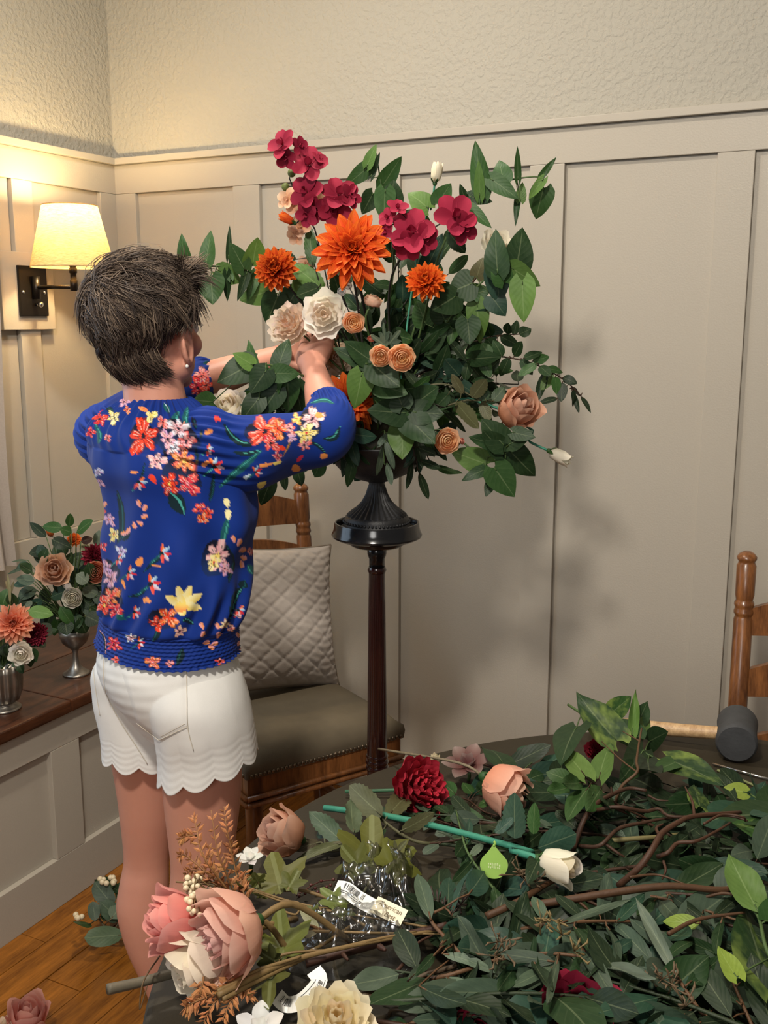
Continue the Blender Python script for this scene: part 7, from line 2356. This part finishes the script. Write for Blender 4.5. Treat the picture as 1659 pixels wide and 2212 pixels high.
# ================================================================== window seat centrepieces
V1, V2 = Vector((-1.958, 2.002, BZ)), Vector((-1.937, 1.727, BZ))
gv = thing('goblet_vase', 'pewter goblet vase on the window seat, farther of the two', 'vase', V1)
pr = [(0.0, 0.0), (0.036, 0.0), (0.037, 0.003), (0.033, 0.006), (0.022, 0.013), (0.012, 0.026), (0.008, 0.044), (0.0075, 0.062), (0.010, 0.070), (0.012, 0.073), (0.020, 0.079), (0.033, 0.092), (0.040, 0.110), (0.042, 0.130), (0.040, 0.130), (0.034, 0.105), (0.0, 0.10)]
link('goblet', mesh_data('goblet', *xf(lathe(pr, 48, False), Matrix.Translation(V1)), M['pewter']), gv)
rv_ = thing('ribbed_vase', 'ribbed pewter vase on the window seat at the picture edge', 'vase', V2)
rb_ = lambda a, j, z: 1 + (0.05 * math.cos(14 * a) if BZ + 0.02 < z < BZ + 0.12 else 0)
pr = [(0.0, 0), (0.040, 0.0), (0.041, 0.004), (0.036, 0.007), (0.022, 0.012), (0.022, 0.018), (0.036, 0.024), (0.044, 0.045), (0.047, 0.075), (0.046, 0.10), (0.047, 0.118), (0.044, 0.118), (0.04, 0.09), (0.0, 0.085)]
link('vessel', mesh_data('vessel', *xf(lathe([(r, z + BZ) for r, z in pr], 112, False, rb_), Matrix.Translation((V2.x, V2.y, 0))), M['pewter']), rv_)
H1, H2 = V1.dot(_FH), V2.dot(_FH)


def seat_flower(name, label, x, y, h, R, kind, col, ax, vz, mat='petal', inner=None, cal=False):
    return flower(name, label, 'flower', Q(x, y, h), R, kind, col, camdir(*ax), vz + Vector((rnd.uniform(-.012, .012), rnd.uniform(-.012, .012), 0.105)), mat, inner, cal=cal, srad=0.0016)


seat_flower('tan_rose', 'open tan rose in the middle of the goblet centrepiece', 116, 1230, H1 - 0.09, 37, 'rose', (0.62, 0.31, 0.16), (0.15, 0.35), V1, inner=(0.45, 0.18, 0.08))
seat_flower('orange_mum', 'small bright orange bloom at the top of the goblet centrepiece', 160, 1166, H1 - 0.03, 17, 'mum', (0.62, 0.10, 0.02), (0.2, 0.5), V1, 'flame')
seat_flower('orange_bud', 'brownish orange bud left of the top orange bloom', 108, 1150, H1, 15, 'bud', (0.42, 0.10, 0.04), (-0.1, 0.9), V1, 'flame')
seat_flower('burgundy_dahlia', 'burgundy dahlia half hidden behind the blouse', 205, 1203, H1 - 0.02, 32, 'mum', (0.17, 0.006, 0.02), (0.5, 0.4), V1, 'velvet')
seat_flower('orange_ranunculus', 'burnt orange ranunculus beside the burgundy dahlia', 206, 1236, H1 - 0.07, 25, 'ranunculus', (0.55, 0.11, 0.02), (0.3, 0.1), V1)
seat_flower('white_ranunculus', 'white ranunculus low in the goblet centrepiece', 157, 1291, H1 - 0.09, 24, 'ranunculus', (0.75, 0.72, 0.64), (0.2, 0.0), V1, inner=(0.7, 0.66, 0.5))
seat_flower('white_rosebud', 'white bud just above the low white ranunculus', 146, 1266, H1 - 0.08, 17, 'bud', (0.70, 0.70, 0.66), (-0.2, 0.8), V1)
seat_flower('white_ranunculus', 'pale greenish bloom under the top orange bloom', 183, 1184, H1 - 0.02, 13, 'ranunculus', (0.62, 0.62, 0.45), (0.3, 0.4), V1)
seat_flower('peach_dahlia', 'large peach dahlia in the ribbed vase at the left edge', 28, 1346, H2 - 0.07, 46, 'waterdahlia', (0.80, 0.25, 0.10), (0.25, 0.15), V2, inner=(0.72, 0.15, 0.05))
seat_flower('white_rose', 'white rose under the peach dahlia', 45, 1412, H2 - 0.09, 25, 'rose', (0.78, 0.73, 0.64), (0.2, -0.1), V2)
seat_flower('burgundy_dahlia', 'burgundy dahlia right of the peach dahlia', 78, 1370, H2 - 0.03, 28, 'mum', (0.13, 0.005, 0.018), (0.6, 0.1), V2, 'velvet')


def seat_leaves(name, label, h, vz, lvs, col=STEMG, group=None):
    t = thing(name, label, 'foliage', vz + ZUP * 0.10, group)
    b0 = vz + ZUP * 0.105
    tb_ = []
    for bx, by, tx, ty, w, c, kd in lvs:
        bp = Q(bx, by, h + rnd.uniform(-0.10, 0.03))
        tp = Q(tx, ty, bp.dot(_FH) + rnd.uniform(-0.02, 0.01))
        leaf(t, kd, bp, tp, w * 1.2 * mpp(bp), facing_cam(bp, 0.3, 0.5), c)
        tb_.append(tube(catmull([b0, b0.lerp(bp, 0.5) + ZUP * 0.02, bp], 6), 0.0012, 5))
    stems(t, tb_, col)


seat_leaves('leaf_spray', 'pointed leaves rising over the top of the goblet centrepiece', H1, V1,
            [(135, 1140, 90, 1137, 22, Md, 'ovate'), (155, 1150, 130, 1142, 20, Md, 'ovate'), (150, 1138, 152, 1107, 16, Md, 'ovate'), (165, 1150, 200, 1123, 28, Md, 'ovate'), (100, 1160, 63, 1128, 18, K, 'ovate'), (112, 1165, 150, 1182, 24, K, 'ovate'), (102, 1185, 62, 1196, 24, K, 'ovate'), (175, 1170, 200, 1163, 16, (0.05, 0.015, 0.015), 'ovate'), (210, 1180, 214, 1145, 18, GL, 'ovate'), (205, 1178, 206, 1150, 12, GL, 'lance')])
seat_leaves('leaf_spray', 'grey green leaves spreading round the tan rose', H1, V1,
            [(70, 1235, 40, 1220, 24, D, 'ovate'), (75, 1255, 35, 1250, 22, G, 'ovate'), (80, 1275, 38, 1285, 30, G, 'round'), (95, 1270, 100, 1305, 26, G, 'round'), (60, 1210, 25, 1212, 12, G, 'lance'), (55, 1225, 15, 1240, 10, G, 'lance'), (50, 1215, 30, 1232, 10, G, 'lance'), (160, 1205, 178, 1222, 28, GL, 'round'), (165, 1240, 190, 1258, 28, GL, 'round'), (150, 1240, 175, 1262, 22, GL, 'round'), (178, 1270, 210, 1285, 30, GL, 'round'), (180, 1300, 205, 1325, 32, G, 'round'), (165, 1275, 180, 1300, 22, D, 'ovate'), (90, 1215, 95, 1190, 22, D, 'ovate'), (140, 1200, 130, 1175, 22, D, 'ovate'), (190, 1215, 205, 1265, 26, D, 'ovate'), (110, 1290, 150, 1272, 26, D, 'ovate'), (125, 1250, 140, 1285, 30, K, 'ovate')])
seat_leaves('leaf_spray', 'dark leaves hanging over the rim of the goblet vase', H1, V1,
            [(130, 1310, 158, 1352, 24, Md, 'ovate'), (135, 1325, 180, 1324, 22, Md, 'ovate'), (125, 1340, 120, 1375, 26, Md, 'heart'), (150, 1350, 160, 1385, 30, K, 'ovate'), (170, 1335, 190, 1370, 34, D, 'ovate'), (185, 1330, 215, 1345, 32, K, 'ovate'), (140, 1340, 145, 1372, 30, K, 'ovate'), (110, 1330, 90, 1352, 30, K, 'ovate'), (160, 1320, 165, 1365, 34, K, 'heart'), (195, 1310, 222, 1320, 30, D, 'ovate'), (100, 1310, 75, 1325, 28, K, 'ovate')])
seat_leaves('leaf_spray', 'leaves and pale sprig above the peach dahlia at the picture edge', H2, V2,
            [(60, 1318, 115, 1328, 26, L, 'ovate'), (55, 1310, 70, 1300, 18, GL, 'lance'), (65, 1325, 105, 1338, 10, GL, 'lance'), (70, 1322, 100, 1320, 8, GL, 'lance'), (22, 1305, 18, 1240, 10, (0.2, 0.17, 0.09), 'lance'), (20, 1290, 30, 1255, 9, (0.2, 0.17, 0.09), 'lance'), (22, 1280, 12, 1255, 9, (0.2, 0.17, 0.09), 'lance'), (5, 1310, 15, 1275, 30, Md, 'ovate'), (30, 1310, 22, 1280, 24, D, 'ovate')])
def filler(cx, cy, rx, ry, n):
    out = []
    for k in range(n):
        a, q = rnd.uniform(0, 2 * PI), math.sqrt(rnd.uniform(0.05, 1))
        x, y = cx + rx * q * math.cos(a), cy + ry * q * math.sin(a)
        out.append((x, y, x + 34 * math.cos(a) + rnd.uniform(-12, 12), y + 30 * math.sin(a) + rnd.uniform(-12, 12), rnd.uniform(18, 27), rnd.choice((D, K, D, G, B)), rnd.choice(('ovate', 'ovate', 'round'))))
    return out


seat_leaves('leaf_spray', 'dense dark foliage filling the goblet centrepiece behind its blooms', H1 + 0.03, V1, filler(132, 1262, 82, 70, 46))
seat_leaves('leaf_spray', 'dense dark foliage filling the ribbed vase behind the peach dahlia', H2 + 0.03, V2, filler(25, 1375, 60, 50, 24))
seat_leaves('leaf_spray', 'dark leaves below the peach dahlia, over the ribbed vase', H2, V2,
            [(30, 1420, 50, 1455, 20, D, 'ovate'), (0, 1415, 35, 1430, 22, B, 'ovate'), (65, 1400, 76, 1430, 24, D, 'ovate'), (10, 1390, 20, 1420, 30, K, 'ovate'), (60, 1380, 95, 1390, 26, K, 'ovate'), (80, 1350, 110, 1375, 34, K, 'ovate')])
